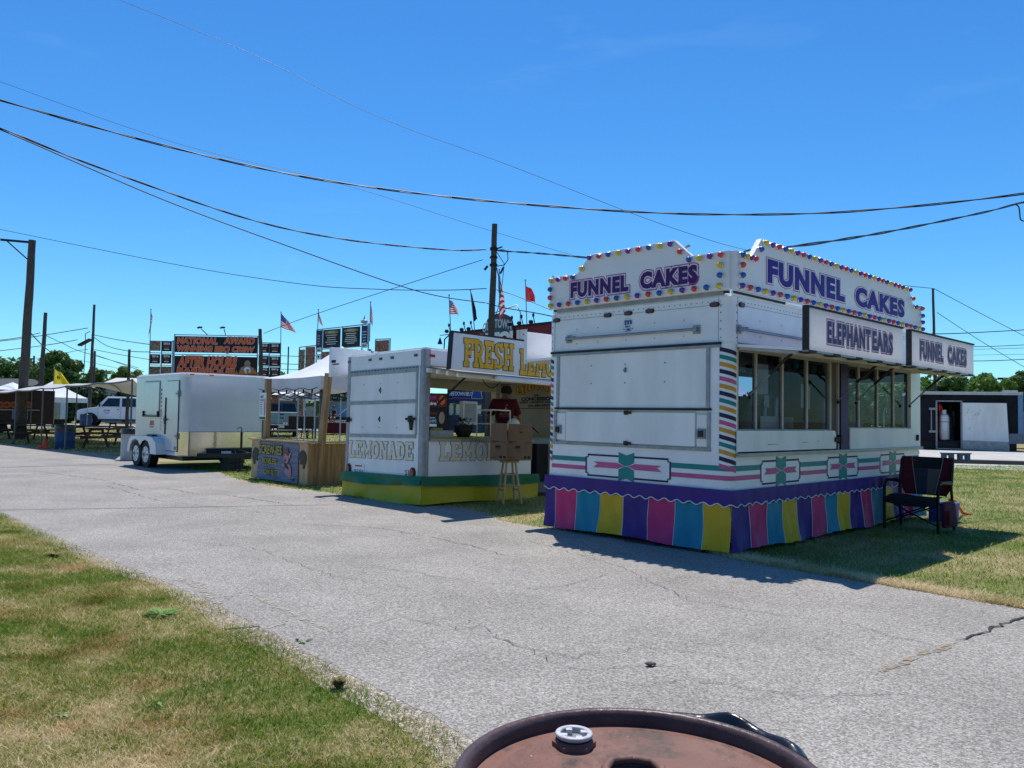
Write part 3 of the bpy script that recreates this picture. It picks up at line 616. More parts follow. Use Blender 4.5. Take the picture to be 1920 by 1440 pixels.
for fr,a in ((FA,-2.55),(FA,-1.70),(FA,-1.385),(FA,-1.07),(FA,-.207),(FB,.20)):
    m=MB(); P=[(a+.062*math.copysign(abs(math.cos(t))**.6,math.cos(t)),2.702+.027*math.copysign(abs(math.sin(t))**.7,math.sin(t))) for t in [2*PI*k/18 for k in range(18)]]
    m.prism(P,fr,-.01,.012,0); Q=[((x-a)*.82+a,(y-2.702)*.78+2.702) for x,y in P]; m.prism(Q,fr,.012,.022,1); m.build('marker_light',[GASK,REDL],ft,bevel=.004)
def rod(fr,x0,x1,z):
    m=MB(); m.cyl(fr.p(x0,z,.05),fr.p(x1,z,.05),.016,n=10)
    for a in (x0,x1): m.slabb(fr,a-.045,z-.05,a+.045,z+.05,0,.012); m.slabb(fr,a-.02,z-.025,a+.02,z+.025,.012,.06); 
    m.slabb(fr,x0+.08,z-.004,x0+.12,z+.03,.012,.06)
    m.build('awning_rod',ALU,ft)
rod(FA,-2.325,-.43,2.444); rod(FB,.14,1.9,2.43)
m=MB(); m.text('m',FA,-1.44,2.565,.11,.055,.004,0,.05); m.text('MFG',FA,-1.43,2.53,.08,.024,.004,0,.03)
for k in range(22):
    a=PI*(k/21*1.3-.15); m.disc(FA,-1.385+.078*math.cos(a),2.555+.085*math.sin(a),.0035,.0035,.004,0,6)
m.slabb(FA,-1.455,2.508,-1.40,2.514,.001,.004); m.slabb(FA,-1.37,2.508,-1.31,2.514,.001,.004); m.rect(FA,-1.40,2.498,-1.36,2.52,.004); m.rect(FA,-1.43,2.485,-1.34,2.493,.004)
m.build('maker_badge',mat('blue_decal',(.02,.09,.30),.5),ft)
# corner posts with candy stripes
SC=[NAVY,TEAL,GOLD,NAVY,PINK,GOLD]
def arcpt(corner,t,r=.09,off=0.0):
    "t metres along the rounded corner, 0 on the end wall"
    L1=.05; La=r*PI/2
    if corner=='near':
        if t<L1: return (-off,r+L1-t)
        a=(t-L1)/r
        if a<PI/2: return (r-(r+off)*math.cos(a),r-(r+off)*math.sin(a))
        return (r+(t-L1-La),-off)
    x,y=arcpt('near',.05*2+La-t,r,off)
    return (x,W-y)
for corner in ('near','far'):
    m=MB(); N=12; T=.19
    PP=[(.0,.145)]+[(.09-.09*math.cos(k*PI/16),.09-.09*math.sin(k*PI/16)) for k in range(9)]+[(.125,0),(.125,.04),(.04,.145)]
    PP=[(x,y if corner=='near' else W-y) for x,y in PP]; m.prism(PP,FZ,1.085,2.285)
    m.build('corner_post',WHITE,ft)
    m=MB(); T=.05+.09*PI/2+.012
    for i in range(17):
        z0=2.235-i*.0785; cur=(i+0)%6
        for k in range(8):
            t0=T*k/8;t1=T*(k+1)/8; dz=lambda t:-(.055 if corner=='near' else .055)*(t/T)**1.2
            (xa,ya),(xb,yb)=arcpt(corner,t0,.09,.004),arcpt(corner,t1,.09,.004)
            m.add([(xa,ya,z0+dz(t0)-.046),(xb,yb,z0+dz(t1)-.046),(xb,yb,z0+dz(t1)),(xa,ya,z0+dz(t0))],[(0,1,2,3)],cur)
    m.build('candy_stripes',SC,ft)
m=MB(); m.box(LN-.4,.0,1.085,LN-.012,.05,2.285); m.box(LN-.06,.05,1.085,LN-.012,.2,2.285); m.box(LN-.06,1.35,1.085,LN-.012,W-.012,2.285); m.box(LN-.06,.2,2.08,LN-.012,1.35,2.285); m.build('rear_corner_post',WHITE,ft)
m=MB()
for i in range(16): 
    z0=2.2-i*.0785; m.add([(LN+.002,.02,z0-.05),(LN+.002,.10,z0-.02),(LN+.002,.10,z0+.03),(LN+.002,.02,z0)],[(0,1,2,3)],i%6)
m.build('candy_stripes',SC,ft)
# ribbon graphics
def ribbon(fr,cx,half,z0=.725,z1=1.0,tw=.115):
    m=MB(); t=.022; n=.035; d=.0045
    L,Rr=cx-half,cx+half
    m.rect(fr,L+n,z1-t,Rr-n,z1,d,0); m.rect(fr,L+n,z0,Rr-n,z0+t,d,0); m.rect(fr,L,z0+n,L+t,z1-n,d,0); m.rect(fr,Rr-t,z0+n,Rr,z1-n,d,0)
    for sx,X in ((1,L),(-1,Rr)):
        for zz,sz in ((z1,-1),(z0,1)):
            m.rect(fr,min(X,X+sx*(n+t*.6)),min(zz+sz*n,zz+sz*(n+t*.5)),max(X,X+sx*(n+t*.6)),max(zz+sz*n,zz+sz*(n+t*.5)),d+.0003,0)
            m.rect(fr,min(X+sx*n,X+sx*(n+t*.6)),min(zz,zz+sz*(n+t*.5)),max(X+sx*n,X+sx*(n+t*.6)),max(zz,zz+sz*(n+t*.5)),d+.0006,0)
    c=(z0+z1)/2+.012; a=tw
    m.flat([(cx-a,z1+.04),(cx,z1+.005),(cx+a,z1+.04),(cx+a,c+.018),(cx,c+.004),(cx-a,c+.018)],fr,d+.0012,1)
    m.flat([(cx-a,z0-.03),(cx,z0+.005),(cx+a,z0-.03),(cx+a,c-.018),(cx,c-.004),(cx-a,c-.018)],fr,d+.0012,1)
    e=half*.80
    for sx in (-1,1): m.flat([(cx+sx*.02,c),(cx+sx*(tw+.01),c+.034),(cx+sx*e,c+.034),(cx+sx*e*.86,c+.006),(cx+sx*e*.9,c-.002),(cx+sx*e,c-.036),(cx+sx*(tw+.01),c-.034)],fr,d+.002,2); m.flat([(cx+sx*.02,c+.0),(cx+sx*(tw+.01),c+.045),(cx+sx*(tw+.01),c-.045)],fr,d+.0016,3)
    m.build('ribbon_motif',[NAVY,TEAL,PINK,WHT],ft)
ribbon(FA,-1.39,.635); ribbon(FB,1.10,.475); ribbon(FB,2.765,.475); ribbon(FB,4.43,.47)
m=MB()
for z0,z1,mi in ((.897,.955,0),(.797,.848,1)):
    for a,b in ((-W+.09,-2.025),(-.755,-.09)): m.rect(FA,a,z0,b,z1,.003,mi)
    for a,b in ((.09,.625),(1.575,2.29),(3.24,3.96),(4.9,LN-.09)): m.rect(FB,a,z0,b,z1,.003,mi)
    P=[(.09-.093*math.cos(k*PI/16),.09-.093*math.sin(k*PI/16)) for k in range(9)]
    for (xa,ya),(xb,yb) in zip(P[:-1],P[1:]): m.add([(xa,ya,z0),(xb,yb,z0),(xb,yb,z1),(xa,ya,z1)],[(0,1,2,3)],mi)
m.build('pinstripes',[TEAL,PINK],ft)
# parapet signs
def wav(x,k): return math.sin(x*k)
BULB=[mat('yellow_bulb_cap',(.75,.55,.02),.25,coat=.6),mat('purple_bulb_cap',(.14,.03,.34),.25,coat=.6),mat('red_bulb_cap',(.70,.05,.04),.25,coat=.6),mat('blue_bulb_cap',(.01,.10,.42),.25,coat=.6)]
def bulb_mesh(mi):
    m=MB(); m.lathe([(.034,0),(.034,.018),(.030,.022)],(0,0,0),14,1); m.lathe([(.030,.018),(.033,.034),(.028,.052),(.016,.064),(.001,.068)],(0,0,0),14,0)
    o=m.build('bulb',[BULB[mi],CHROME]); me=o.data; bpy.data.objects.remove(o); return me
BM=[bulb_mesh(k) for k in range(4)]
def bulb(par,p,n,c):
    o=bpy.data.objects.new('bulb',BM[c]); COL.objects.link(o); o.parent=par; o.location=p; o.rotation_euler=Vector(n).to_track_quat('Z','Y').to_euler()
def signbuild(outl,fr,name,d0,d1):
    m=MB(); m.prism(outl,fr,d0,d1); o=m.build(name,SIGNW,ft,bevel=.006); return o
zA=2.845
pa=signbuild([(-2.63,zA),(-.0,zA),(-.0,3.265),(-.465,3.265),(-.70,3.475),(-1.95,3.475),(-2.15,3.262),(-2.63,3.262)],FA,'end_parapet_sign',-.005,.065)
pb=signbuild([(-.03,zA),(5.42,zA),(5.42,3.245),(5.06,3.245),(4.93,3.42),(4.90,3.475),(.52,3.475),(.33,3.262),(-.03,3.262)],FB,'side_parapet_sign',-.005,.065)
def L3(fr_mi,g1=.030,g2=.022,g3=.012): return [(.022,.001,1,.075),(.014,.003,2,.06),(0,.006,0,.035)]
for fr,par,segs in ((FA,pa,(('FUNNEL',-2.255,2.955,.92,.20),('CAKES',-1.165,2.955,.78,.205))),(FB,pb,(('FUNNEL',.64,2.995,2.02,.275),('CAKES',2.98,2.99,1.73,.265)))):
    for t,x,y,w_,h_ in segs:
        m=MB(); m.otext(t,Fr(fr.p(0,0,.066),fr.u,fr.v,fr.n),x,y,w_,h_,[(.026,.001,1,.06),(.015,.003,2,.05),(0,.006,0,.065)],1.17); m.build('lettering',[PURP if fr is FB else DPURP,MAG,WHT if fr is FB else HALO],par)
def brow(fr,par,pts,cs): 
    for k,(x,z) in enumerate(pts): bulb(par,fr.p(x,z,.065),fr.n,cs[k%len(cs)])
lin=lambda a,b,n:[(a[0]+(b[0]-a[0])*k/(n-1),a[1]+(b[1]-a[1])*k/(n-1)) for k in range(n)]
brow(FA,pa,lin((-2.58,2.885),(-.10,2.885),17),[0,1,2,3]); brow(FA,pa,[(-2.59,3.10),(-2.59,2.99)],[3,2]); brow(FA,pa,lin((-2.58,3.215),(-2.2,3.215),4),[0,1,2,3])
brow(FA,pa,[(-2.06,3.31)],[0]); brow(FA,pa,lin((-1.93,3.43),(-.73,3.43),9),[1,2,3,0]); brow(FA,pa,[(-.60,3.325)],[2]); brow(FA,pa,lin((-.48,3.22),(-.08,3.22),4),[3,0,1,2]); brow(FA,pa,[(-.09,3.11),(-.09,3.0)],[0,3])
brow(FB,pb,lin((.05,2.885),(5.37,2.885),33),[1,2,3,0]); brow(FB,pb,[(.06,3.11),(.06,3.0)],[2,3]); brow(FB,pb,lin((.06,3.22),(.33,3.215),4),[3,0,1,2]); brow(FB,pb,[(.45,3.34)],[3])
brow(FB,pb,lin((.56,3.43),(4.86,3.43),30),[0,1,2,3]); brow(FB,pb,[(4.98,3.31)],[2]); brow(FB,pb,lin((5.10,3.20),(5.36,3.20),4),[3,0,1,2]); brow(FB,pb,[(5.37,3.09),(5.37,2.99)],[3,1])
m=MB(); m.box(-.002,.1,2.80,.03,2.55,2.85)
for a in (.3,1.3,2.3): m.beam((.5,a,2.81),(.03,a,3.25),.03,.03)
for a in (.6,2.0,3.4,4.8): m.beam((a,.6,2.81),(a,.03,3.3),.03,.03)
m.beam((.08,2.0,2.82),(.02,.55,3.4),.03,.03)
m.build('sign_braces',ALU,ft)
m=MB()
for a,b in ((.04,.5),(.62,1.0),(1.5,2.6)): m.box(.002,a,2.817,.03,b,2.843)
m.box(.04,.002,2.817,1.2,.03,2.843); m.build('sign_mount',GASK,ft)
m=MB(); m.box(.012,.1,2.78,.028,2.6,2.838); m.box(.04,.012,2.78,5.35,.028,2.838); m.build('sign_rail',WHITE,ft)
# service side: ledge, counter boards, windows
m=MB(); m.box(.09,-.05,1.075,LN-.05,.06,1.09); m.box(.09,-.055,1.05,LN-.05,-.04,1.088); m.build('ledge',ALU,ft)
def board(x0,x1,z0,z1,r,lab):
    P=[(x0,z0),(x1,z0),(x1,z1-r)]+[(x1-r+r*math.sin(k*PI/10),z1-r+r*math.cos(k*PI/10)) for k in range(5,-1,-1)]+[(x0,z1)]
    m=MB(); m.prism(P,FB,.012,.032); o=m.build('counter_board',WHITE2,ft,bevel=.003)
    return o
o=board(.09,2.49,1.105,1.335,.05,''); m=MB()
for a,b,z in ((.72,.98,1.175),(1.55,1.72,1.19),(1.95,2.02,1.2)): m.add([FB.p(a,z,.0335),FB.p(b,z+.003,.0335),FB.p(b,z+.008,.0335),FB.p(a+.02,z+.009,.0335)],[(0,1,2,3)])
m.build('scuff_marks',mat('grey_scuff',(.25,.25,.26),.6),o)
board(2.92,5.20,1.085,1.365,.01,'')
m=MB(); m.slabb(FB,2.44,1.19,2.60,1.25,.02,.05); m.slabb(FB,2.58,1.17,2.62,1.28,.0,.06); m.slabb(FB,5.36,1.18,5.40,1.27,0,.03); m.build('board_latch',GASK,ft)
FRB=mat('cream_metal_frame',(.42,.39,.34),.5,.1,.12,5)
m=MB(); m.box(.126,.0,1.085,.15,.06,2.285); m.box(2.42,.02,1.085,2.47,.08,2.25); m.box(2.62,.0,1.085,2.66,.07,2.25); m.box(2.895,.0,1.085,2.925,.07,2.25); m.box(5.17,.02,1.085,5.26,.08,2.25); m.box(.12,.03,2.2,5.2,.07,2.285); m.build('window_frame',FRB,ft)
m=MB(); m.box(2.475,.03,1.085,2.618,.08,2.25); m.build('brown_door_panel',mat('brown_panel',(.11,.085,.075),.6),ft)
m=MB(); m.box(2.665,-.02,1.09,2.89,.03,2.27); pp=m.build('purple_post',mat('purple_paint',(.018,.007,.085),.5),ft)
m=MB()
for k,ch in enumerate('FUNNELCAKES'[:0]): pass
m=MB()
for k,ch in enumerate('ORBEACH'): m.text(ch,FB,2.745,1.98-k*.115,.06,.062,.0215,0,.0)
m.build('faint_lettering',mat('faded_magenta',(.10,.02,.16),.5),pp)
for a,b in ((.125,.585),(.585,1.20),(1.20,1.82),(1.82,2.42)):
    m=MB(); m.add([(a,.05,1.335),(b,.05,1.335),(b,.05,2.2),(a,.05,2.2)],[(0,1,2,3)]); wg=m.build('window_pane',GLASS,ft)
for a,b in ((2.925,3.345),(3.345,3.98),(3.98,4.567),(4.567,5.17)):
    m=MB(); m.add([(a,.05,1.365),(b,.05,1.365),(b,.05,2.2),(a,.05,2.2)],[(0,1,2,3)]); m.build('window_pane',GLASS,ft)
for a in (.585,1.20,1.82,3.345,3.98,4.567): m=MB(); m.box(a-.02,.03,1.30,a+.02,.07,2.2); m.build('mullion',FRB,ft)
m=MB(); m.box(.125,.035,1.33,2.42,.065,1.35); m.box(2.925,.035,1.355,5.17,.065,1.38); m.build('window_sill',FRB,ft)
# far side wall with its own openings
m=MB(); m.box(.12,W-.04,1.085,4.3,W,2.285); m.box(5.25,W-.04,1.085,LN-.06,W,2.285); m.box(4.3,W-.04,2.2,5.25,W,2.285); m.build('far_side_wall',WHITE,ft)
for a,b in ((4.3,5.25),): m=MB(); m.add([(a,W-.03,1.33),(b,W-.03,1.33),(b,W-.03,2.285),(a,W-.03,2.285)],[(0,1,2,3)]); m.build('window_pane',GLASS,ft)
m=MB(); m.box(.06,.1,1.086,.1,W-.1,2.28); m.box(.14,W-.07,1.09,4.3,W-.045,2.28); m.box(4.3,W-.07,2.2,5.3,W-.045,2.28); m.box(LN-.09,1.36,1.09,LN-.07,W-.1,2.28); m.box(LN-.09,.1,2.09,LN-.07,1.36,2.28); m.box(.13,.09,2.262,LN-.1,W-.1,2.282); m.box(LN-.09,.1,1.09,LN-.07,.19,2.28); m.box(.14,.14,1.086,LN-.1,W-.1,1.089); m.build('interior_gloom_lining',mat('painted_interior_gloom',(.045,.045,.05),.6,0,.2,4),ft)  # near-black lining paints the interior gloom over the white walls
# kitchen gear seen through the glass
GEAR=mat('stainless_gear',(.32,.33,.35),.3,.8,.2,5); PAPER=mat('menu_paper',(.5,.5,.47),.8)
m=MB(); m.box(.2,.35,1.087,.75,.8,1.12); m.box(1.35,.4,1.087,2.2,.9,1.5); m.box(3.1,.5,1.087,3.4,.8,1.33); m.build('fryer_counter',GEAR,ft)
m=MB(); m.hexa([(.22,.35,1.42),(.62,.35,1.36),(.62,.72,1.36),(.22,.72,1.42)],[(.30,.40,1.62),(.5,.40,1.55),(.5,.65,1.55),(.30,.65,1.62)]); m.cyl((.34,.5,1.1),(.34,.5,1.42),.02); m.cyl((.5,.5,1.1),(.5,.5,1.4),.02); m.build('warmer_hood',BLACK,ft,bevel=.01)
m=MB(); m.hexa([(.72,.3,1.09),(1.12,.3,1.09),(1.12,.7,1.09),(.72,.7,1.09)],[(.8,.35,1.5),(1.02,.35,1.75),(1.05,.6,1.75),(.8,.6,1.5)]); m.build('black_cover',BLACK,ft,bevel=.03)
m=MB(); m.add([(.78,.12,1.75),(1.02,.12,1.75),(1.02,.12,2.1),(.78,.12,2.1)],[(0,1,2,3)]); m.build('menu_sheet',PAPER,ft)
m=MB()
rr=random.Random(5)
for k in range(26): x=rr.uniform(.2,2.3) if k<15 else rr.uniform(2.9,5); y=rr.uniform(.2,1.2); m.ell((x,y,2.18+rr.uniform(-.05,.05)),(rr.uniform(.03,.08),.05,rr.uniform(.04,.09)),8,k%3)
m.build('hanging_stock',[DARK,GASK,TEAL],ft)
m=MB(); m.cyl((3.75,.3,1.5),(3.75,.3,1.5),.1,n=6)
m=MB(); m.hexa([(3.0,.35,1.39),(3.22,.35,1.39),(3.22,.5,1.39),(3.0,.5,1.39)],[(3.02,.37,1.72),(3.12,.37,1.80),(3.12,.48,1.80),(3.02,.48,1.72)]); m.build('white_bag',mat('white_plastic_bag',(.6,.65,.7),.4),ft,bevel=.03)
m=MB(); m.hexa([(3.5,.6,1.35),(4.4,.6,1.35),(4.4,1.1,1.35),(3.5,1.1,1.35)],[(3.5,.62,1.45),(4.3,.62,1.5),(4.3,1.0,1.5),(3.5,1.0,1.45)]); m.hexa([(3.9,.3,1.365),(4.2,.3,1.365),(4.2,.45,1.365),(3.9,.45,1.365)],[(3.9,.32,1.48),(4.15,.32,1.42),(4.15,.43,1.42),(3.9,.43,1.48)],1); m.build('wrapped_stock',[mat('light_blue_wrap',(.12,.26,.42),.4),PAPER],ft,bevel=.02)
m=MB(); m.box(.16,W-.09,1.09,4.2,W-.075,1.75); m.build('window_gloom_panel',mat('painted_gloom_blue',(.03,.055,.13),.6,0,.3,2),ft)  # added navy panel, paints the bluish dark tone of the window glass
m=MB(); m.hexa([(.6,W-.3,1.75),(3.9,W-.3,1.70),(3.9,W-.1,1.75),(.6,W-.1,1.8)],[(.9,W-.28,2.0),(3.4,W-.28,1.9),(3.4,W-.1,1.95),(.9,W-.1,2.0)]); m.build('canopy_silhouette',BLACK,ft)  # added black shape imitating a canopy line reflected in the windows
rr=random.Random(12); m=MB()
for k in range(14): x=1.3+.075*k+rr.uniform(-.02,.02) if k<10 else 3.2+.3*(k-10); h_=rr.uniform(.12,.34); m.lathe([(.035,0),(.04,h_*.7),(.018,h_),(0,h_)],(x,.55+rr.uniform(-.1,.1),1.5 if x<2.2 else 1.1),10,k%3)
m.build('bottles_and_cups',[mat('smoky_plastic',(.10,.12,.14),.3),GEAR,mat('dusty_white_cup',(.4,.42,.45),.5)],ft)
m=MB(); m.add([(2.0,.2,1.62),(2.25,.2,1.6),(2.25,.2,1.9),(2.0,.2,1.92)],[(0,1,2,3)]); m.add([(.98,.15,1.62),(1.1,.15,1.6),(1.1,.15,1.74),(.98,.15,1.75)],[(0,1,2,3)]); m.build('price_cards',PAPER,ft)
m=MB(); m.hexa([(4.0,.7,1.09),(4.5,.7,1.09),(4.5,1.1,1.09),(4.0,1.1,1.09)],[(4.05,.75,1.62),(4.4,.75,1.55),(4.4,1.0,1.55),(4.05,1.0,1.62)]); m.build('grey_machine',GEAR,ft,bevel=.03)
m=MB(); m.tube([(4.75,.25,1.37),(4.75,.25,1.62),(4.79,.25,1.68),(4.84,.25,1.66),(4.85,.25,1.60)],.012); m.build('tap',CHROME,ft)
# awnings with sign boxes
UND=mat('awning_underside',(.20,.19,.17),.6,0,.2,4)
def awn(x0,x1,sx0,sx1,segs,tw):
    m=MB(); z0,z1=2.268,2.19
    m.hexa([(x0,-.01,z0-.03),(x1,-.01,z0-.03),(x1,-.75,z1-.03),(x0,-.75,z1-.03)],[(x0,-.01,z0),(x1,-.01,z0),(x1,-.75,z1),(x0,-.75,z1)]); 
    a=m.build('awning',WHITE,ft)
    m=MB()
    for k in range(4): yy=-.04-.63*k/3; zz=z0-.045-(z0-z1)*k/3; m.box(x0+.02,yy-.02,zz-.02,x1-.02,yy+.02,zz+.012)
    for k in range(3): xx=x0+.03+(x1-x0-.06)*k/2; m.hexa([(xx-.02,-.03,z0-.06),(xx+.02,-.03,z0-.06),(xx+.02,-.68,z1-.06),(xx-.02,-.68,z1-.06)],[(xx-.02,-.03,z0-.031),(xx+.02,-.03,z0-.031),(xx+.02,-.68,z1-.031),(xx-.02,-.68,z1-.031)])
    m.build('awning_frame',FRB,a)
    for xx in (x0+.25,x1-.3):
        m=MB(); m.cyl((xx,-.02,1.72),(xx+.02,-.25,1.95),.010,n=8,mi=1); m.cyl((xx+.02,-.25,1.95),(xx+.03,-.5,2.17),.018,n=8); m.ell((xx,-.02,1.7),(.022,.022,.022),8); m.build('gas_strut',[BLACK,STEEL],a)
    m=MB(); m.box(sx0,-.80,2.165,sx1,-.755,2.605); sb=m.build('sign_box',ACR,ft,bevel=.008)
    m=MB(); m.box(sx0-.012,-.81,2.60,sx1+.012,-.75,2.622); m.box(sx0-.014,-.81,2.165,sx0+.02,-.75,2.605); m.box(sx0-.012,-.806,2.15,sx1+.012,-.75,2.17,1); m.build('sign_frame',[GASK,ALU],sb)
    m=MB()
    for k in range(5): xx=sx0+.02+(sx1-sx0-.25)*k/4.; m.box(xx,-.812,2.142,xx+.16,-.70,2.168)
    m.build('sign_clips',GASK,sb)
    f=Fr((0,-.801,0),(1,0,0),(0,0,1),(0,-1,0))
    for t,x,w_,h_,z in segs: m=MB(); m.otext(t,f,x,z,w_,h_,[(.021,.0008,1,.06),(.011,.002,2,.05),(0,.004,0,.055)],1.19); m.build('lettering',[DPURP,MAG,HALO],sb)
    return sb
awn(.10,2.875,.10,2.62,[('ELEPHANT',.54,1.11,.235,2.27),('EARS',1.70,.60,.235,2.27)],0)
awn(2.88,5.35,2.88,5.36,[('FUNNEL',3.20,.86,.235,2.27),('CAKES',4.24,.79,.235,2.27)],0)
# flip-up awning on the far side
m=MB(); m.hexa([(.2,W+.01,2.22),(2.6,W+.01,2.22),(2.6,W+.62,2.20),(.2,W+.62,2.20)],[(.2,W+.01,2.25),(2.6,W+.01,2.25),(2.6,W+.62,2.23),(.2,W+.62,2.23)]); m.hexa([(.2,W+.60,2.2),(2.6,W+.60,2.2),(2.6,W+.66,2.2),(.2,W+.66,2.2)],[(.2,W+.60,2.62),(2.6,W+.60,2.62),(2.6,W+.66,2.62),(.2,W+.66,2.62)])
m.build('far_side_awning',WHITE,ft); 
# skirt: coloured panels under a scalloped purple valance
SK=[clothmat('purple_fabric',(.055,.018,.20),.08,.5),clothmat('pink_fabric',(.62,.028,.16),.08,.5),clothmat('teal_fabric',(.001,.23,.35),.08,.5),clothmat('yellow_fabric',(.72,.42,.015),.08,.5),mat('white_piping',(.75,.75,.75),.6)]
def skirt(fr,x0,x1,amp,first,bnd,name,ztop=.70,flip=False):
    m=MB(); n=int((x1-x0)/.03); nz=10
    def fn(u,v):
        x=x0+(x1-x0)*u; z=.05+(.56-.05)*v+.012*math.sin(x*3.1)*(1-v)
        d=.016+(amp*(math.sin(x*17.3)+.6*math.sin(x*9.1+2))+.007*math.sin(x*31+4*v)+.012*math.sin(x*6+3*v)+.006*math.sin(x*13-7*v))*(1-.55*v)+.035*(1-v)**2
        return fr.p(x,z,max(.006,d))
    def mi(u,v):
        x=x0+(x1-x0)*u; k=sum(1 for b_ in bnd if x>=b_+.02*math.sin(v*3+b_*3)*(1-v)); return (first+k)%4
    BB_=[x0]+[b_ for b_ in bnd if x0+.01<b_<x1-.01]+[x1]
    for a_,c_ in zip(BB_[:-1],BB_[1:]):
        kk=sum(1 for b_ in bnd if (a_+c_)/2>=b_); ua,uc=(a_-x0)/(x1-x0),(c_-x0)/(x1-x0); m.grid(lambda u,v:fn(ua+(uc-ua)*u,v),12,nz,(first+kk)%4)
    o=m.build('skirt_'+name,SK,ft)
    m=MB(); nv=14
    P=(x1-x0)/round((x1-x0)/.175)
    def gv(u,v):
        x=x0+(x1-x0)*u; zb=.535+.016*math.cos((x-x0)/P*2*PI); z=zb+(ztop-zb)*v
        return fr.p(x,z,max(.012,.034+amp*.6*math.sin(x*24)*(1-v)+.006*math.sin(x*11)))
    m.grid(gv,int((x1-x0)/.02),4,0); m.tube([gv(k/160,0)+fr.n*.004 for k in range(161)],.006,6,1); m.build('valance',[SK[0],SK[4]],o)
    m=MB()
    for b_ in bnd: m.tube([fn((b_-x0)/(x1-x0),j/6)+fr.n*.002 for j in range(7)],.0035,5)
    m.build('seam_piping',SK[4],o)
skirt(FA,-W-.0,.03,.006,0,[-2.505,-2.14,-1.775,-1.41,-1.045,-.685,-.32],'panels')
skirt(FB,-.035,LN,.015,0,[.365+.365*k for k in range(14)],'panels')
m=MB(); m.beam((-.03,.3,.02),(-.03,.5,.02),.05,.04); m.box(-.08,.9,0,.0,1.35,.03); m.build('levelling_boards',WOODD,ft)
# ================= LEMONADE TRAILER =================
def rotm(ang,tx): return Matrix.Rotation(math.radians(tx),3,'X')@Matrix.Rotation(math.radians(ang),3,'Z')
LP=V(-1.393,12.658,0); LM=rotm(44,-1.5)
lt=thing('concession_trailer','white lemonade trailer with open service window, green and yellow skirt and yellow slab lettering','food trailer',LP,M=LM)
W2,L2=2.25,3.85
m=MB(); m.box(.04,.04,.12,L2,W2-.04,.30); m.build('floor',INTD,lt)
m=MB(); rblock(m,0,0,L2,W2,.05,2.235,2.50); rblock(m,.03,.03,L2-.03,W2-.03,.05,2.5,2.535); m.build('roof_band',WHITE,lt,bevel=.01)
m=MB(); m.box(.0,.12,.30,.05,W2-.12,1.10); m.box(.12,0,.30,2.44,.05,1.06); m.box(.12,W2-.05,.30,L2,W2,1.06); m.build('lower_wall',WHITE,lt)
m=MB(); m.box(.0,.12,1.10,.045,W2-.12,2.235); m.build('end_wall',WHITE,lt)
m=MB()
for yy in (0,W2-.13): rblock(m,-.008,yy-.008*(yy==0),.14,yy+.13+.008*(yy>0),.05,.30,2.5)
m.box(L2-.12,0,.3,L2,.12,2.235); m.box(L2-.12,W2-.12,.3,L2,W2,2.235)
m.build('corner_post',ALU,lt,bevel=.006)
m=MB()
for z in (1.10,1.665,2.17): m.slabb(FA,-2.13,z-.03,-.18,z+.03 if z<2 else z+.03,0,.014)
for a in (-2.17,-.20): m.slabb(FA,a,1.13,a+.04,2.2,0,.012)
m.build('door_frame',ALU,lt)
m=MB(); m.slabb(FA,-2.13,2.20,-.15,2.235,0,.012,0)
for k in range(22): m.slabb(FA,-2.10+k*.09,2.207,-2.055+k*.09,2.222,.012,.016,1)
m.build('piano_hinge',[ALU,GASK],lt)
m=MB(); m.slabb(FA,-2.12,1.70,-.22,2.14,-.002,.006); m.slabb(FA,-2.12,1.13,-.22,1.635,-.002,.006); o=m.build('door_panels',WHITE2,lt)
b=MB()
for zz,zc in ((1.93,1.86),(1.38,1.37)):
    b.prism([(-1.23,zc+.01),(-1.185,zc+.06),(-1.185,zc-.04)],FA,.006,.02,0)
    for a in (-1.7,-1.2,-.7): b.disc(FA,a,zc+.12 if zz>1.5 else zc-.13,.008,.008,.012,0,6,.006)
b.build('door_bolts',GASK,o)
m=MB(); m.slabb(FA,-2.17,1.35,-2.05,1.39,.01,.05); m.slabb(FA,-2.14,1.33,-2.11,1.42,.01,.07)
m.slabb(FA,-.42,1.36,-.2,1.40,.01,.05); m.slabb(FA,-.34,1.33,-.28,1.43,.01,.06); m.prism([(-.34,1.35),(-.24,1.35),(-.27,1.2),(-.31,1.2)],FA,.01,.04); m.build('latch',GASK,lt)
for a in (-2.19,-1.54,-1.22,-.89,-.24): m=MB(); m.slabb(FA,a-.045,2.385,a+.045,2.43,-.01,.014); m.build('marker_light',REDL,lt,bevel=.01)
m=MB(); m.slabb(FB,.08,2.375,.20,2.42,-.01,.016); m.build('marker_light',mat('red_lens_lit',(.45,.03,.03),.25),lt,bevel=.01)
for a in (-2.1,-.24):
    m=MB(); m.disc(FA,a,.515,.075,.09,.02,0,24,-.01); m.disc(FA,a,.515,.05,.063,.035,1,24,.02); m.build('tail_light',[BLACK,mat('tail_lens',(.30,.03,.02),.25,coat=.5)],lt,bevel=.004)
m=MB(); m.slabb(FA,-1.96,.40,-1.62,.60,.001,.008,0); m.text('TRT 5718',FA,-1.93,.44,.28,.07,.0085,1,.02); m.rect(FA,-1.9,.56,-1.68,.585,.0085,2); m.build('licence_plate',[WHT,NAVY,REDP],lt)
m=MB(); m.text('S1',FA,-.45,.47,.10,.09,.004,0,.01); m.build('fleet_number',GASK,lt)
m=MB(); m.slab('LEMONADE',FA,-2.12,.715,1.87,.29,.003,0,1,.007); m.build('lettering',[TAN,GREEN],lt)
m=MB(); m.slab('LEMONADE',FB,.335,.715,2.03,.315,.003,0,1,.007); m.build('lettering',[TAN,GREEN],lt)
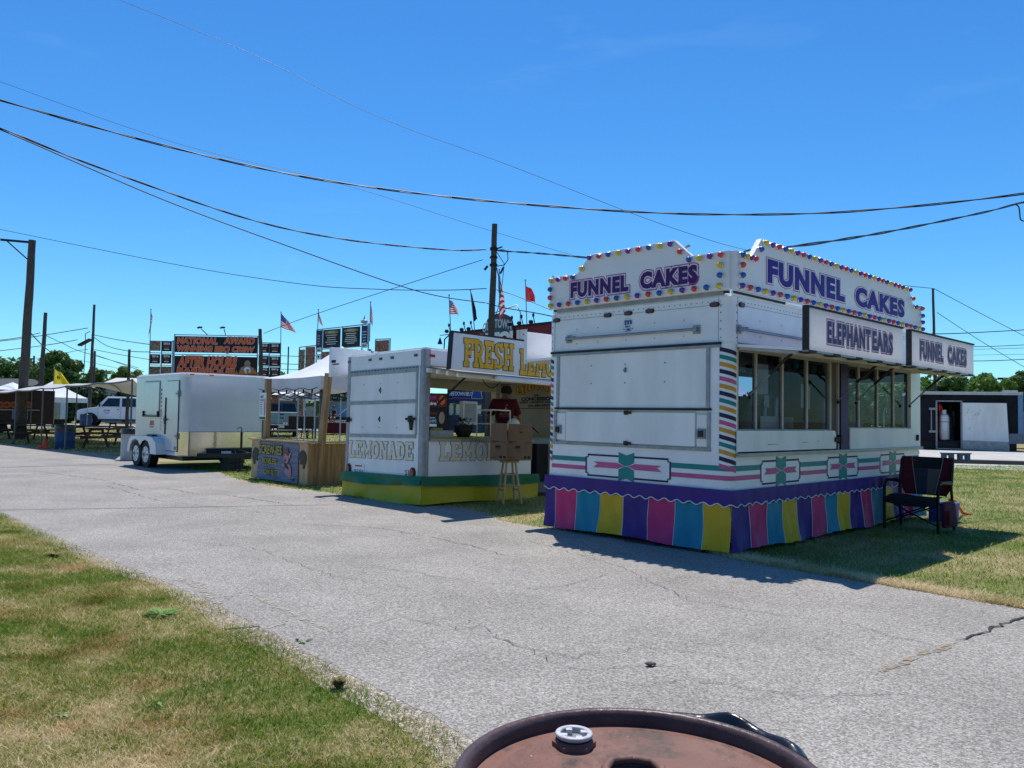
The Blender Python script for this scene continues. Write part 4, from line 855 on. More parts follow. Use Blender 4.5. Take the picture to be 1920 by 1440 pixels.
m=MB(); m.box(.12,-.03,1.045,2.46,.35,1.065); m.box(.12,-.04,1.03,2.46,-.028,1.07); m.build('serving_ledge',ALU,lt)
m=MB(); m.box(.15,.10,1.066,2.40,.6,1.10); m.box(.8,.5,1.1,2.2,.9,1.12); m.build('yellow_counter',mat('yellow_laminate',(.50,.36,.03),.45,0,.15,5),lt)
m=MB()
for k in range(18): m.disc(FB,1.2+k*.055,.68+0*k,.004,.004,.003,0,6)
m.disc(FB,1.13,.62,.005,.005,.003); m.build('rivets',STEEL,lt)
# underside awning of the service side and its sign
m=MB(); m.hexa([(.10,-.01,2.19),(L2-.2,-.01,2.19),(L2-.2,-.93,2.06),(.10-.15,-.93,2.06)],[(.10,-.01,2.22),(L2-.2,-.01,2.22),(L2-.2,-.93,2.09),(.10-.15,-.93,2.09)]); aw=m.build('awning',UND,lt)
m=MB(); 
for k in range(4): m.box(.0,-.06-.25*k-.02,2.12-.035*k,L2-.2,-.06-.25*k+.02,2.185-.035*k)
m.build('awning_frame',WHITE2,aw)
m=MB(); m.cyl((.7,-.93,2.03),(L2-.3,-.93,2.03),.045,n=10); m.cyl((.7,-.82,2.03),(L2-.3,-.82,2.03),.03,n=10); m.build('awning_roller',WHITE2,aw)
for xx,x2 in ((.28,.55),(3.0,3.0)): m=MB(); m.cyl((xx,.02,1.62),(x2,-.45,2.12),.018,n=8); m.build('gas_strut',BLACK,aw)
m=MB(); m.tube([(.75+.06*k,-.5,2.08-.17*math.sin(PI*k/8)) for k in range(9)],.008,6); m.build('sagging_cord',WIRE,aw)
fs=Fr((0,-.93,0),(1,0,0),(0,0,1),(0,-1,0)); tz=.10
m=MB(); m.prism([(-.24,2.115),(2.9,2.10),(2.9,2.68),(-.20,2.665)],fs,-.05,.0); sb=m.build('sign_board',SIGNW,lt,bevel=.004)
m=MB(); m.prism([(-.265,2.105),(-.24,2.115),(-.20,2.675),(-.225,2.685)],fs,-.07,.012,0); m.prism([(-.225,2.665),(2.9,2.68),(2.9,2.705),(-.225,2.69)],fs,-.055,.01,0); m.build('sign_frame',GASK,sb)
m=MB(); m.slab('FRESH',fs,.01,2.17,1.04,.43,.004,0,1,.011); m.slab('LEMONADE',fs,1.20,2.12,1.6,.42,.004,0,1,.011); m.build('lettering',[YEL,GREEN],sb)
for a in (-.1,.5,1.4): 
    pass
m=MB(); m.box(L2-.05,.12,.3,L2-.01,W2-.12,2.235); ew=m.build('interior_end_wall',mat('beige_panel',(.44,.40,.33),.6,0,.1,3),lt)
fe=Fr((L2-.052,0,0),(0,-1,0),(0,0,1),(-1,0,0))
m=MB(); m.box(L2-.058,.4,1.70,L2-.05,W2-.2,1.712,1)
m.slab('MIDWAY',fe,-1.80,1.97,1.25,.15,.004,0,1,.010,arc=.11); m.text('AND',fe,-1.28,1.945,.14,.05,.004,1,.03); m.text('CONCESSIONS',fe,-1.64,1.86,1.0,.075,.004,1,.05); m.text('WEST FARMINGTON, OHIO',fe,-1.70,1.80,1.25,.05,.004,1,.04); m.text('330-889-0007',fe,-1.45,1.735,.62,.05,.004,1,.04)
m.build('wall_lettering',[YEL,NAVY],ew)
m=MB(); m.box(3.35,.15,.3,L2-.06,1.75,1.13); m.box(3.3,.12,1.13,L2-.06,1.78,1.16,1); m.build('back_counter',[WHITE2,mat('yellow_trim',(.5,.36,.03),.5)],lt)
m=MB(); m.box(2.95,.35,.3,3.25,.7,1.0,0); m.lathe([(.16,0),(.19,.62),(.20,.63),(.17,.63)],(3.3,1.0,.3),18,1); m.build('dark_bin',[DARK,BLACK],lt)

m=MB(); m.tube([(3.5,1.15,1.17),(3.5,1.15,1.34),(3.4,1.1,1.36),(3.4,.9,1.3),(3.45,.8,1.2)],.014,6); m.cyl((3.18,1.35,1.17),(3.18,1.35,1.33),.02,n=8); m.tube([(3.3,1.5,1.17),(3.2,1.3,1.1),(3.15,1.2,.95),(3.25,1.1,.9),(3.4,1.15,1.05)],.008,6); m.build('pump_and_hose',GASK,lt)
# far side opening: posts and hanging header
m=MB(); m.box(.14,W2-.06,2.05,L2-.1,W2-.005,2.235); m.box(3.5,W2-.16,1.06,3.62,W2-.02,2.235); m.box(.14,W2-.05,1.06,.3,W2-.005,2.235); m.build('far_side_frame',mat('cream_paint',(.52,.47,.34),.5),lt)
m=MB(); m.hexa([(.2,W2+.01,2.2),(3.4,W2+.01,2.2),(3.4,W2+.6,2.16),(.2,W2+.6,2.16)],[(.2,W2+.01,2.23),(3.4,W2+.01,2.23),(3.4,W2+.6,2.19),(.2,W2+.6,2.19)]); m.hexa([(.0,W2+.55,2.17),(3.4,W2+.55,2.17),(3.4,W2+.63,2.17),(.0,W2+.63,2.17)],[(.0,W2+.55,2.72),(3.4,W2+.55,2.72),(3.4,W2+.63,2.72),(.0,W2+.63,2.72)]); m.build('far_side_awning',WHITE,lt)
m=MB(); m.slabb(FA,-W2-.50,2.42,-W2-.40,2.47,.0,.03); m.slabb(FA,-W2-.47,2.38,-W2-.28,2.40,.0,.03); m.build('awning_lock',GASK,lt)
m=MB(); m.cyl((.9,1.2,2.53),(.9,1.2,2.68),.03,n=10); m.cyl((.35,2.0,2.53),(.35,2.0,2.62),.03,n=10); m.build('roof_vent',ALU,lt)
# skirt
LG=clothmat('green_tarp',(.004,.15,.06),.15,.4); LY=clothmat('yellow_tarp',(.60,.48,.015),.2,.4)
def lsk(fr,x0,x1):
    m=MB(); n=int((x1-x0)/.05)
    def mk(z0,z1,d0,ph):
        return lambda u,v: fr.p(x0+(x1-x0)*u,(z0+.02*math.sin((x0+(x1-x0)*u)*2+ph)*(1-v))+(z1-z0)*v,d0+(.018*math.sin((x0+(x1-x0)*u)*4.1+ph+v*2.4)+.010*math.sin((x0+(x1-x0)*u)*9+ph*2-v*3))*(1-v*.7)+.03*(1-v))
    m.grid(mk(.03,.34,.02,0),n,6,1); m.grid(mk(.30,.47,.045,1.5),n,5,0)
    m.build('tarp_skirt',[LG,LY],lt)
lsk(FA,-W2-.02,.045); lsk(FB,-.045,2.6)
m=MB(); m.box(.1,.1,.04,L2-.1,W2-.1,.12); m.build('chassis',BLACK,lt)
# things standing on the counter
def lpt(x,y,z): return LP+LM@V(x,y,z)
def litem(name,label,cat,x,y,z,group=None): return thing(name,label,cat,lpt(x,y,z),M=LM,group=group)
t=litem('desk_fan','small pale box fan with square grille on the yellow lemonade counter','fan',1.25,.35,1.10)
m=MB(); m.box(-.16,-.04,.22,.16,.06,.62,0); m.box(-.13,-.045,.26,.13,-.04,.58,1); m.build('fan_body',[WHITE2,mat('fan_grille',(.35,.40,.44),.5)],t,bevel=.01)
m=MB(); m.cyl((0,0,.02),(0,0,.22),.03,n=10); m.lathe([(0,.03),(.13,.02),(.14,0)],(0,0,0),18); m.build('fan_stand',mat('mint_plastic',(.35,.5,.42),.5),t)
t=litem('drawer_unit','clear plastic two drawer storage tower on the lemonade counter left of the vendor','drawers',1.82,.32,1.10)
for k in range(2): m=MB(); z_=.03+.24*k; m.add([(-.22,-.15,z_),(.22,-.15,z_),(.22,-.15,z_+.19),(-.22,-.15,z_+.19)],[(0,1,2,3)]); m.add([(-.2,.1,z_),(.15,.1,z_),(.15,.1,z_+.12),(-.2,.1,z_+.12)],[(0,1,2,3)]); m.build('drawer',GLASS2,t)
m=MB()
for zz in (0,.235,.475): m.box(-.24,-.17,zz,.24,-.155,zz+.02); m.box(-.24,.185,zz,.24,.2,zz+.02); m.box(-.24,-.17,zz,-.225,.2,zz+.02); m.box(.225,-.17,zz,.24,.2,zz+.02)
for xx in (-.24,.226):
    for yy in (-.17,.186): m.box(xx,yy,0,xx+.014,yy+.014,.48)
m.build('drawer_frame',WHITE2,t)
t=litem('wicker_basket','dark leafy basket on the lemonade counter in front of the fan','basket',1.05,.25,1.10)
m=MB(); m.lathe([(.10,0),(.15,.10),(.17,.2),(.15,.2)],(0,0,0),18); m.build('basket_body',mat('dark_wicker',(.03,.022,.015),.8,0,.5,40),t)
m=MB(); rr=random.Random(3)
for k in range(60):
    a=rr.uniform(0,2*PI);r=rr.uniform(0,.17);z=rr.uniform(.16,.30);p=V(r*math.cos(a),r*math.sin(a),z);q=V(rr.uniform(-1,1),rr.uniform(-1,1),rr.uniform(0,1))*.06; s_=V(-q.y,q.x,0)*.35
    m.add([p,p+q*.5+s_,p+q,p+q*.5-s_],[(0,1,2,3)])
m.build('basket_filling',mat('dark_leaves',(.04,.03,.03),.7,0,.4,30),t)
t=litem('juice_dispenser','grey rimmed tray of lemons at the left end of the lemonade counter','tray',.42,.2,1.08)
m=MB(); m.box(-.2,-.1,0,.3,.15,.13); m.build('tray_box',mat('cloudy_plastic',(.36,.36,.35),.4),t,bevel=.02)
m=MB()
for k in range(7): m.ell((-.05+.05*(k%4),.0+.04*(k//4),.14),(.035,.03,.03),10)
m.build('lemons',mat('lemon_skin',(.45,.42,.05),.5),t)
t=litem('napkin_dispenser','domed chrome and white napkin dispenser beside the vendor','dispenser',2.18,.2,1.10)
m=MB(); m.lathe([(.11,0),(.12,.02),(.12,.10)],(0,0,0),20,0); m.lathe([(.115,.10),(.12,.23)],(0,0,0),20,1); m.lathe([(.12,.23),(.11,.29),(.07,.34),(0,.355)],(0,0,0),20,2); m.build('dispenser_body',[DARK,CHROME,WHITE],t)
# ================= VENDOR, STOOL, CARTON =================
def skin(name,verts,edges,mt,parent,sub=2,loc=None,root=0):
    me=bpy.data.meshes.new(name); me.from_pydata([v[:3] for v in verts],edges,[]); me.materials.append(mt)
    o=bpy.data.objects.new(name,me); COL.objects.link(o); 
    if parent: o.parent=parent
    s=o.modifiers.new('s','SKIN'); s.use_smooth_shade=True
    l=me.skin_vertices
    if not l: me.attributes.new('x','FLOAT','POINT')
    import bmesh
    bm=bmesh.new(); bm.from_mesh(me); lay=bm.verts.layers.skin.verify(); bm.verts.ensure_lookup_table()
    for i,v in enumerate(bm.verts):
        r=verts[i][3]; v[lay].radius=(r,r) if not isinstance(r,tuple) else r; v[lay].use_root=(i==root)
    bm.to_mesh(me); bm.free()
    if sub: u=o.modifiers.new('u','SUBSURF'); u.levels=sub; u.render_levels=sub
    return o
SKINM=mat('skin',(.30,.15,.10),.55,0,.08,12)
SHIRT=mat('maroon_cotton',(.085,.006,.016),.85,0,.15,6,.3,50); JEANS=mat('dark_trousers',(.03,.035,.05),.85,0,.2,8)
vend=thing('person','vendor in maroon shirt and dark cap seen from behind inside the lemonade trailer','person',(-.13,14.5,.28),math.radians(8))
B_=[(0,0,.92,.15),(0,.01,1.10,.145),(0,.02,1.30,.165),(0,.05,1.44,.10),(.03,.10,1.50,.058),(.05,.16,1.58,.095),(.06,.19,1.66,.075),
 (.19,.02,1.41,.075),(.26,.03,1.20,.052),(.29,.06,1.12,.045),(.30,.10,.96,.036),(.29,.14,.88,.038),(-.19,.02,1.41,.075),(-.26,.03,1.20,.052),(-.28,.06,1.12,.045),(-.25,.14,.97,.036),(-.22,.2,.90,.038),
 (.10,0,.82,.10),(.11,.02,.48,.062),(.11,.0,.08,.045),(.11,.10,.04,.04),(-.10,0,.82,.10),(-.11,.02,.48,.062),(-.11,0,.08,.045),(-.11,.10,.04,.04)]
E_=[(0,1),(1,2),(2,3),(3,4),(4,5),(5,6),(2,7),(7,8),(8,9),(9,10),(10,11),(2,12),(12,13),(13,14),(14,15),(15,16),(0,17),(17,18),(18,19),(19,20),(0,21),(21,22),(22,23),(23,24)]
for (hx,hy,hz),i in (((.29,.14,.88),11),((-.22,.2,.90),16)):
    for k in range(5):
        a=(-.03+.016*k) if k<4 else (-.045 if hx>0 else .045); L=(.07,.08,.078,.06,.045)[k]
        n=len(B_); B_+=[(hx+a,hy+.03,hz-.03,.010),(hx+a,hy+.05,hz-.03-L*.6,.009),(hx+a,hy+.035,hz-.03-L,.008)]; E_+=[(i,n),(n,n+1),(n+1,n+2)]
skin('body',B_,E_,SKINM,vend)
skin('shirt',[(0,0,.90,.175),(0,.0,1.08,.175),(0,.01,1.30,.19),(0,.05,1.43,.12),(.18,.02,1.41,.10),(.235,.03,1.24,.085),(.25,.035,1.17,.085),(-.18,.02,1.41,.10),(-.235,.03,1.24,.085),(-.25,.035,1.17,.085)],[(0,1),(1,2),(2,3),(2,4),(4,5),(5,6),(2,7),(7,8),(8,9)],SHIRT,vend)
skin('trousers',[(0,0,.90,.16),(.10,0,.80,.115),(.11,.02,.48,.085),(.11,0,.10,.075),(-.10,0,.80,.115),(-.11,.02,.48,.085),(-.11,0,.10,.075)],[(0,1),(1,2),(2,3),(0,4),(4,5),(5,6)],JEANS,vend)
m=MB(); m.ell((.055,.165,1.63),(.105,.12,.10),16); m.prism([(.055+.08*math.cos(k*PI/8),.27+.09*math.sin(k*PI/8)) for k in range(9)],Fr((0,0,1.58),(1,0,0),(0,1,0),(0,0,1)),0,.012); m.build('cap',mat('dark_cap',(.015,.013,.015),.8),vend)
m=MB(); f=Fr((0,-.185,0),(1,0,0),(0,0,1),(0,-1,0))
PK=mat('faded_print',(.42,.18,.17),.7)
m.flat([(-.11,1.24),(-.02,1.30),(0,1.34),(0,1.33),(-.01,1.285),(-.09,1.235)],f,.012); m.flat([(.11,1.24),(.02,1.30),(0,1.34),(0,1.33),(.01,1.285),(.09,1.235)],f,.012); m.flat([(-.012,1.30),(0,1.33),(.012,1.30),(.02,1.235),(-.02,1.235)],f,.0125); m.flat([(0,1.34),(.05,1.36),(.03,1.37),(.0,1.375)],f,.012)
m.text('MIDWAY',f,-.11,1.175,.22,.05,.013,0,.02); m.text('CONCESSIONS',f,-.09,1.145,.18,.018,.013,0,.01); m.build('back_print',PK,vend)
st=thing('bar_stool','pale pine bar stool with a cardboard carton on it in front of the lemonade trailer','stool',(-.02,13.40,0),math.radians(20))
m=MB(); m.lathe([(0,.715),(.15,.715),(.165,.70),(.165,.685),(.15,.675),(0,.675)],(0,0,0),24); m.build('seat',WOODL,st)
for k in range(4):
    a=PI/4+k*PI/2; m=MB(); m.tube([(.11*math.cos(a),.11*math.sin(a),.68),(.225*math.cos(a),.225*math.sin(a),0)],[.018,.021],10); m.build('leg',WOODL,st)
m=MB()
for z,r in ((.22,.190),(.30,.180),(.48,.147)):
    for k in range(4):
        if z==.30 and k%2: continue
        if z==.22 and not k%2: continue
        a=PI/4+k*PI/2;b=a+PI/2; m.cyl((r*math.cos(a),r*math.sin(a),z),(r*math.cos(b),r*math.sin(b),z),.012,n=8)
m.build('stretcher',WOODL,st)
CARD=mat('cardboard',(.24,.15,.095),.85,0,.10,4,.05,60); INK=mat('black_ink',(.03,.025,.025),.7)
ct=thing('carton','larger open brown carton with raised flaps on the pine stool','box',(-.055,13.18,.72),math.radians(14))
m=MB(); t=.006
m.box(0,0,0,.42,t,.34); m.box(0,0,0,t,.34,.34); m.box(.42-t,0,0,.42,.34,.34); m.box(0,.34-t,0,.42,.34,.34); m.box(0,0,0,.42,.34,t)
m.build('box_body',CARD,ct)
m=MB(); m.hexa([(0,-.002,.34),(.42,-.002,.34),(.42,.004,.34),(0,.004,.34)],[(.0,-.03,.60),(.40,-.03,.60),(.40,-.024,.60),(0,-.024,.60)]); o=m.build('flap',CARD,ct); 
b=MB(); ff=Fr((0,-.033,0),(1,0,0),(0,0,1),(0,-1,0)); b.text('Do Not Expose Carton',ff,.11,.55,.22,.016,.004,0,.01); b.text('FRAGILE',ff,.17,.52,.08,.014,.006,0,.01); b.disc(ff,.215,.465,.03,.012,.012,0,12); b.build('flap_print',INK,o)
m=MB(); m.hexa([(-.004,0,.34),(0.002,0,.34),(0.002,.34,.34),(-.004,.34,.34)],[(-.03,.0,.58),(-.024,.0,.58),(-.024,.33,.58),(-.03,.33,.58)]); m.build('flap',CARD,ct)
c2=thing('carton','narrower left hand brown carton with one raised flap on the stool','box',(-.335,13.06,.73),math.radians(-4))
m=MB(); m.box(0,0,0,.272,.2,.325); m.build('box_body',CARD,c2)
m=MB(); m.hexa([(0,-.002,.325),(.272,-.002,.325),(.272,.004,.325),(0,.004,.325)],[(.01,.01,.60),(.272,.01,.60),(.272,.016,.60),(.01,.016,.60)]); m.build('flap',CARD,c2)
def berk(par,w,x):
    b=MB(); f=Fr((0,-.001,0),(1,0,0),(0,0,1),(0,-1,0)); b.text('BERK',f,x,.20,.095,.042,.003,0,.05,.9); b.rect(f,x,.188,x+.095,.193,.003); b.text('enterprises',f,x+.01,.168,.075,.012,.003); b.text('12 / 50 CT',f,x+.02,.145,.06,.010,.003)
    b.slabb(f,w-.12,.03,w-.075,.07,0,.002); b.slabb(f,w-.06,.03,w-.015,.07,0,.002); b.rect(f,.02,.30,.15,.312,.003); b.rect(f,.02,.285,.09,.292,.003); b.rect(f,w-.10,.29,w-.02,.296,.003); b.rect(f,.02,.045,.10,.052,.003); b.build('box_print',INK,par)
berk(ct,.40,.13); berk(c2,.27,.08)
# ================= WOODEN COUNTER STAND =================
sd=thing('food_stand','low pine board counter stand with weathered banner and black pig cutouts','food stand',(-3.986,15.778,0),math.radians(44))
m=MB()
m.box(.02,.02,.02,.06,2.36,.84)
for k in range(8): pass
n=17
m.build('end_panel',WOODL,sd)
m=MB(); n=13
for k in range(6): m.box(0,.015+.055*k,.02,.02,.065+.055*k,.84) if False else None
for (a,b) in ((.0,.165),(.17,.335),(2.03,2.2),(2.205,2.385)): m.box(-.005,a,.02,.022,b,.84)
m.build('corner_boards',WOODL,sd)
m=MB()
for k in range(7): m.box(.012+.125*k,-.004+.002*(k%2),.02,.132+.125*k,.02,.83)
m.box(.0,.02,.05,.9,.05,.8); m.build('side_boards',WOODP,sd)
m=MB(); m.box(-.06,-.05,.845,.34,2.45,.875); m.box(.30,-.05,.846,.95,.12,.874); m.build('counter_top',WOODL,sd,bevel=.004)
m=MB(); m.beam((.10,1.95,0),(.10,1.93,2.16),.12,.10,up=(1,0,0)); m.build('post',WOODP,sd)
m=MB(); m.beam((.24,.02,.0),(.36,-.09,2.24),.13,.10,up=(1,0,0)); m.build('post',WOODP,sd)
bn=MB(); 
def bf(u,v):
    y=-.335-1.71*(1-u); return FA.p(y,.03+.78*v,.014+.008*math.sin(u*11+v*5)+.03*(1-v)**3)
bn.grid(bf,24,10,0)
WBAN=mat('printed_plank_banner',(.10,.11,.17),.55,0,.5,3,0,80,stretch=(1,.7,14),col2=(.22,.24,.34),detail=8)
bo=bn.build('banner',WBAN,sd)
m=MB(); f=Fr((0,0,0),(0,-1,0),(0,0,1),(-1,0,0))
YB=mat('banner_yellow',(.45,.38,.03),.5); 
for k in range(1,6): m.rect(f,-2.04,.03+.78*k/6,-.34,.036+.78*k/6,.026,1)
def ot(t,x,z,w_,h_): m.otext(t,f,x,z,w_,h_,[(.012,.032,1,0),(0,.036,0,.02)],1.05)
ot('SCREW-IES',-1.98,.56,.98,.19); ot('BONELESS',-1.82,.36,.62,.12); ot('PORK-BUTTS',-1.78,.13,.72,.12)
PIG=mat('pig_pink',(.50,.22,.24),.5,0,.1,9); PG=mat('banner_green',(.03,.12,.04),.6); HB=mat('hat_brown',(.22,.07,.03),.6)
m.disc(f,-.72,.24,.13,.16,.034,2); m.disc(f,-.80,.50,.10,.09,.036,2); m.disc(f,-.84,.47,.045,.03,.038,4); m.flat([(-.86,.55),(-.9,.64),(-.80,.58)],f,.037,2); m.flat([(-.72,.56),(-.60,.66),(-.66,.50)],f,.037,2); m.disc(f,-.79,.66,.07,.06,.038,4); m.disc(f,-.79,.62,.12,.02,.039,4)
for k in range(3): m.flat([(-.88+.05*k,.40-.02*k),(-.83+.05*k,.41-.02*k),(-.78+.05*k,.33-.02*k),(-.83+.05*k,.32-.02*k)],f,.040,1)
m.disc(f,-.93,.37,.07,.03,.0355,2); m.flat([(-1.1,.07),(-.9,.12),(-.6,.10),(-.42,.14),(-.45,.06)],f,.036,3)
m.build('banner_print',[YB,NAVY,PIG,PG,HB],bo)
pg=[(0,.02),(.02,.08),(.0,.10),(.01,.14),(.06,.18),(.13,.20),(.20,.17),(.25,.10),(.26,.02),(.24,-.05),(.21,-.10),(.19,-.16),(.15,-.17),(.13,-.13),(.14,-.09),(.11,-.08),(.06,-.06),(.04,-.09),(.02,-.05),(.05,-.01)]
m=MB(); m.prism([(-.31+x*1.05,.50+z) for x,z in pg],FA,.006,.02); m.build('pig_cutout',BLACK,sd)
m=MB(); m.prism([(-2.06-x*1.05,.48+z) for x,z in pg],FA,.006,.02); m.build('pig_cutout',BLACK,sd)
m=MB(); ff=Fr((.03,1.95,0),(0,-1,0),(0,0,1),(-1,0,0)); m.slabb(ff,-.20,1.28,.10,1.86,0,.006,0)
m.rect(ff,-.19,1.29,.09,1.34,.008,1); m.disc(ff,.04,1.55,.04,.2,.0075,2)
for k in range(7): m.rect(ff,-.17,1.40+.04*k,-.06,1.412+.04*k,.008,3)
m.text('HOT',ff,-.16,1.74,.15,.06,.008,3,.04); m.text('& COLD',ff,-.17,1.68,.16,.04,.008,3,.03); m.build('menu_poster',[WHT,PG,PIG,NAVY],sd)
# ================= POP-UP CANOPY behind the stand =================
cn_=thing('canopy_tent','white pop up canopy with blue shaded valance behind the pine stand','canopy',(-3.86,16.15,0),math.radians(44))
TARP=clothmat('white_tarp',(.72,.73,.76),.12,.55); LT=2.5
m=MB(); pk=V(1.25,1.25,2.95)
def slope(a,b):
    a,b=Vector(a),Vector(b)
    def fn(u,v):
        p=a+(b-a)*u; q=p+(pk-p)*v; q.z-=.16*math.sin(PI*v)*(.6+.4*math.cos((u-.5)*PI*2)*-1)+.03*math.sin(u*PI)*(1-v); return q
    return fn
C4=[(0,0,2.20),(LT,0,2.20),(LT,LT,2.20),(0,LT,2.20)]
for i in range(4): m.grid(slope(C4[i],C4[(i+1)%4]),10,10)
m.build('canopy_top',TARP,cn_)
m=MB()
for i in range(4):
    a,b=Vector(C4[i]),Vector(C4[(i+1)%4])
    m.grid(lambda u,v,a=a,b=b:(a+(b-a)*u)+V(0,0,-.03*math.sin(u*PI)*1-.27*(1-v)+.02*math.sin(u*12)*(1-v)),20,3)
m.build('valance',TARP,cn_)
for p in C4: m=MB(); m.box(p[0]-.025+.03*(1 if p[0]==0 else -1),p[1]-.025+.03*(1 if p[1]==0 else -1),0,p[0]+.025+.03*(1 if p[0]==0 else -1),p[1]+.025+.03*(1 if p[1]==0 else -1),2.15); m.build('leg',mat('grey_leg',(.10,.11,.13),.5,.3),cn_)
m=MB()
for i in range(4):
    a,b=Vector(C4[i]),Vector(C4[(i+1)%4])
    for k in range(2):
        p=a+(b-a)*(k/2);q=a+(b-a)*((k+1)/2); m.beam(p+V(0,0,-.32),(p+q)/2+V(0,0,-.46),.014,.02); m.beam((p+q)/2+V(0,0,-.46),q+V(0,0,-.32),.014,.02)
        m.beam(p+V(0,0,-.44),(p+q)/2+V(0,0,-.32),.014,.02); m.beam((p+q)/2+V(0,0,-.32),q+V(0,0,-.44),.014,.02)
m.build('scissor_frame',BLACK,cn_)
sl=thing('string_lights','string of small hanging bulbs along the front edge of the white canopy','lights',(-3.9,16.1,0),math.radians(44))
m=MB(); m.tube([(-.02,2.5*k/14,1.96-.05*math.sin(k*PI/3.5)**2) for k in range(15)],.008,6); m.build('cable',WIRE,sl)
for k in range(7): m=MB(); m.cyl((-.02,.2+.35*k,1.93),(-.02,.2+.35*k,1.84),.018,n=8,mi=0); m.ell((-.02,.2+.35*k,1.80),(.03,.03,.045),10,1); m.build('bulb',[BLACK,GLASS2],sl)
# ================= ENCLOSED CARGO TRAILER =================
cg=thing('cargo_trailer','silver white enclosed cargo trailer with side door, tandem wheels and polished lower nose','trailer',(-7.85,19.05,0),math.radians(44))
CW=mat('pearl_white_skin',(.60,.62,.65),.22,.15,.05,3,.03,3,coat=.4)
WC,LC=2.33,3.05
def cplan(x0,y0,x1,y1,r,n=8):
    P=[]
    for cx,cy,a0,rr_ in ((x0+r,y0+r,PI,r),(x1-r,y0+r,1.5*PI,r),(x1-.02,y1-.02,0,.02),(x0+.02,y1-.02,.5*PI,.02)):
        for k in range(n+1): a=a0+k*PI/2/n; P.append((cx+rr_*math.cos(a),cy+rr_*math.sin(a)))
    return P
m=MB(); P=cplan(0,0,WC,LC,.22); m.prism(P,FZ,.36,2.26); o=m.build('body',CW,cg)
for p in o.data.polygons: p.use_smooth=False
m=MB(); m.prism(cplan(-.008,-.008,WC+.008,LC+.008,.22),FZ,2.255,2.33); m.prism(cplan(.03,.03,WC-.03,LC-.03,.22),FZ,2.33,2.36); m.build('roof_trim',WHITE,cg,bevel=.01)
MIR=mat('polished_plate',(.76,.68,.57),.16,1,.05,4,.15,5)  # tan of the reflected ground is tinted into the metal colour
P2=[p for p in cplan(-.006,-.006,WC+.006,LC,.22) if p[1]<.5]
m=MB(); N_=len(P2)
idx=[(i+len(P2)//2)%N_ for i in range(N_)]
Pf=[(-.006+.226-.226*math.cos(k*PI/20),-.006+.226-.226*math.sin(k*PI/20)) for k in range(11)]; Pf=[(-.006,.30)]+Pf+[(1.9,-.006),(WC-.22,-.006)]+[(WC+.006-.226+.226*math.sin(k*PI/20),-.006+.226-.226*math.cos(k*PI/20)) for k in range(11)]
for (xa,ya),(xb,yb) in zip(Pf[:-1],Pf[1:]):
    zb=.365 if xb<.66 else .365
    m.add([(xa,ya,.365),(xb,yb,.365),(xb,yb,.935),(xa,ya,.935)],[(0,1,2,3)],0,True)
m.build('nose_plate',MIR,cg)
m=MB(); m.slabb(FB,.62,.33,2.2,.53,-.1,.012,1); m.slabb(FB,.60,.53,2.2,.55,0,.016,0); m.slabb(FB,.60,.33,.62,.55,0,.016,0); m.slabb(FB,.0,.35,.62,.37,-.2,.012,0); m.slabb(FB,.2,.93,2.15,.945,0,.012,0); m.build('nose_trim',[ALU,BLACK],cg)
m=MB(); m.slabb(FB,1.0,.40,1.25,.46,.012,.02); m.build('nose_plate_label',WHT,cg)
for a in (.22,.70): m=MB(); m.slabb(FB,a-.05,2.30,a+.05,2.335,.0,.03); m.build('marker_light',mat('amber_lens',(.7,.20,.02),.3),cg,bevel=.008)
m=MB()
for x in (.95,1.65):
    for k in range(20): m.disc(FB,x,1.0+k*.063,.006,.006,.005,0,6)
for k in range(24): m.disc(FA,-1.15,.5+k*.07,.005,.005,.005,0,6)
m.build('rivets',STEEL,cg)
# side door, window hatch
m=MB(); m.slabb(FA,-.90,.45,-.16,2.17,0,.010,0); m.slabb(FA,-.885,.465,-.175,2.155,.010,.022,1); dr=m.build('side_door',[GASK,CW],cg)
m=MB(); m.slabb(FA,-.94,.86,-.905,1.76,.0,.04); m.slabb(FA,-.95,1.20,-.80,1.24,.02,.07); m.slabb(FA,-.96,1.10,-.90,1.30,.02,.05); m.build('cam_bar',BLACK,dr)
m=MB()
for z in (.83,1.85): m.slabb(FA,-.30,z-.02,-.12,z+.02,.02,.04); m.slabb(FA,-.16,z-.07,-.12,z+.07,.0,.05)
m.build('hinge',STEEL,dr)
m=MB(); m.slabb(FA,-.30,.50,-.24,.58,.022,.04); m.build('hold_back',STEEL,dr)
m=MB(); m.slabb(FA,-2.38,1.29,-1.36,2.19,0,.010,1); m.slabb(FA,-2.34,1.33,-1.40,2.15,.010,.022,0); m.slabb(FA,-2.38,1.27,-1.40,1.30,.0,.05,2); m.slabb(FA,-1.42,1.27,-1.38,1.42,.01,.06,2); m.slabb(FA,-2.40,1.27,-2.36,1.42,.01,.06,2); m.build('side_hatch',[CW,ALU,BLACK],cg)
m=MB(); m.text('AVA',FA,-2.02,1.05,.30,.13,.006,0,.05); m.rect(FA,-2.0,1.0,-1.75,1.03,.006); 
for k in range(6): m.rect(FA,-1.30,1.95-.10*k-.03,-1.25,1.95-.10*k+.03,.006,2 if k<3 else 0)
for k in range(4): m.rect(FA,-1.29,1.22-.09*k,-1.26,1.26-.09*k,.006,1)
m.build('side_lettering',[mat('red_decal',(.60,.10,.07),.5),TEAL,NAVY],cg)
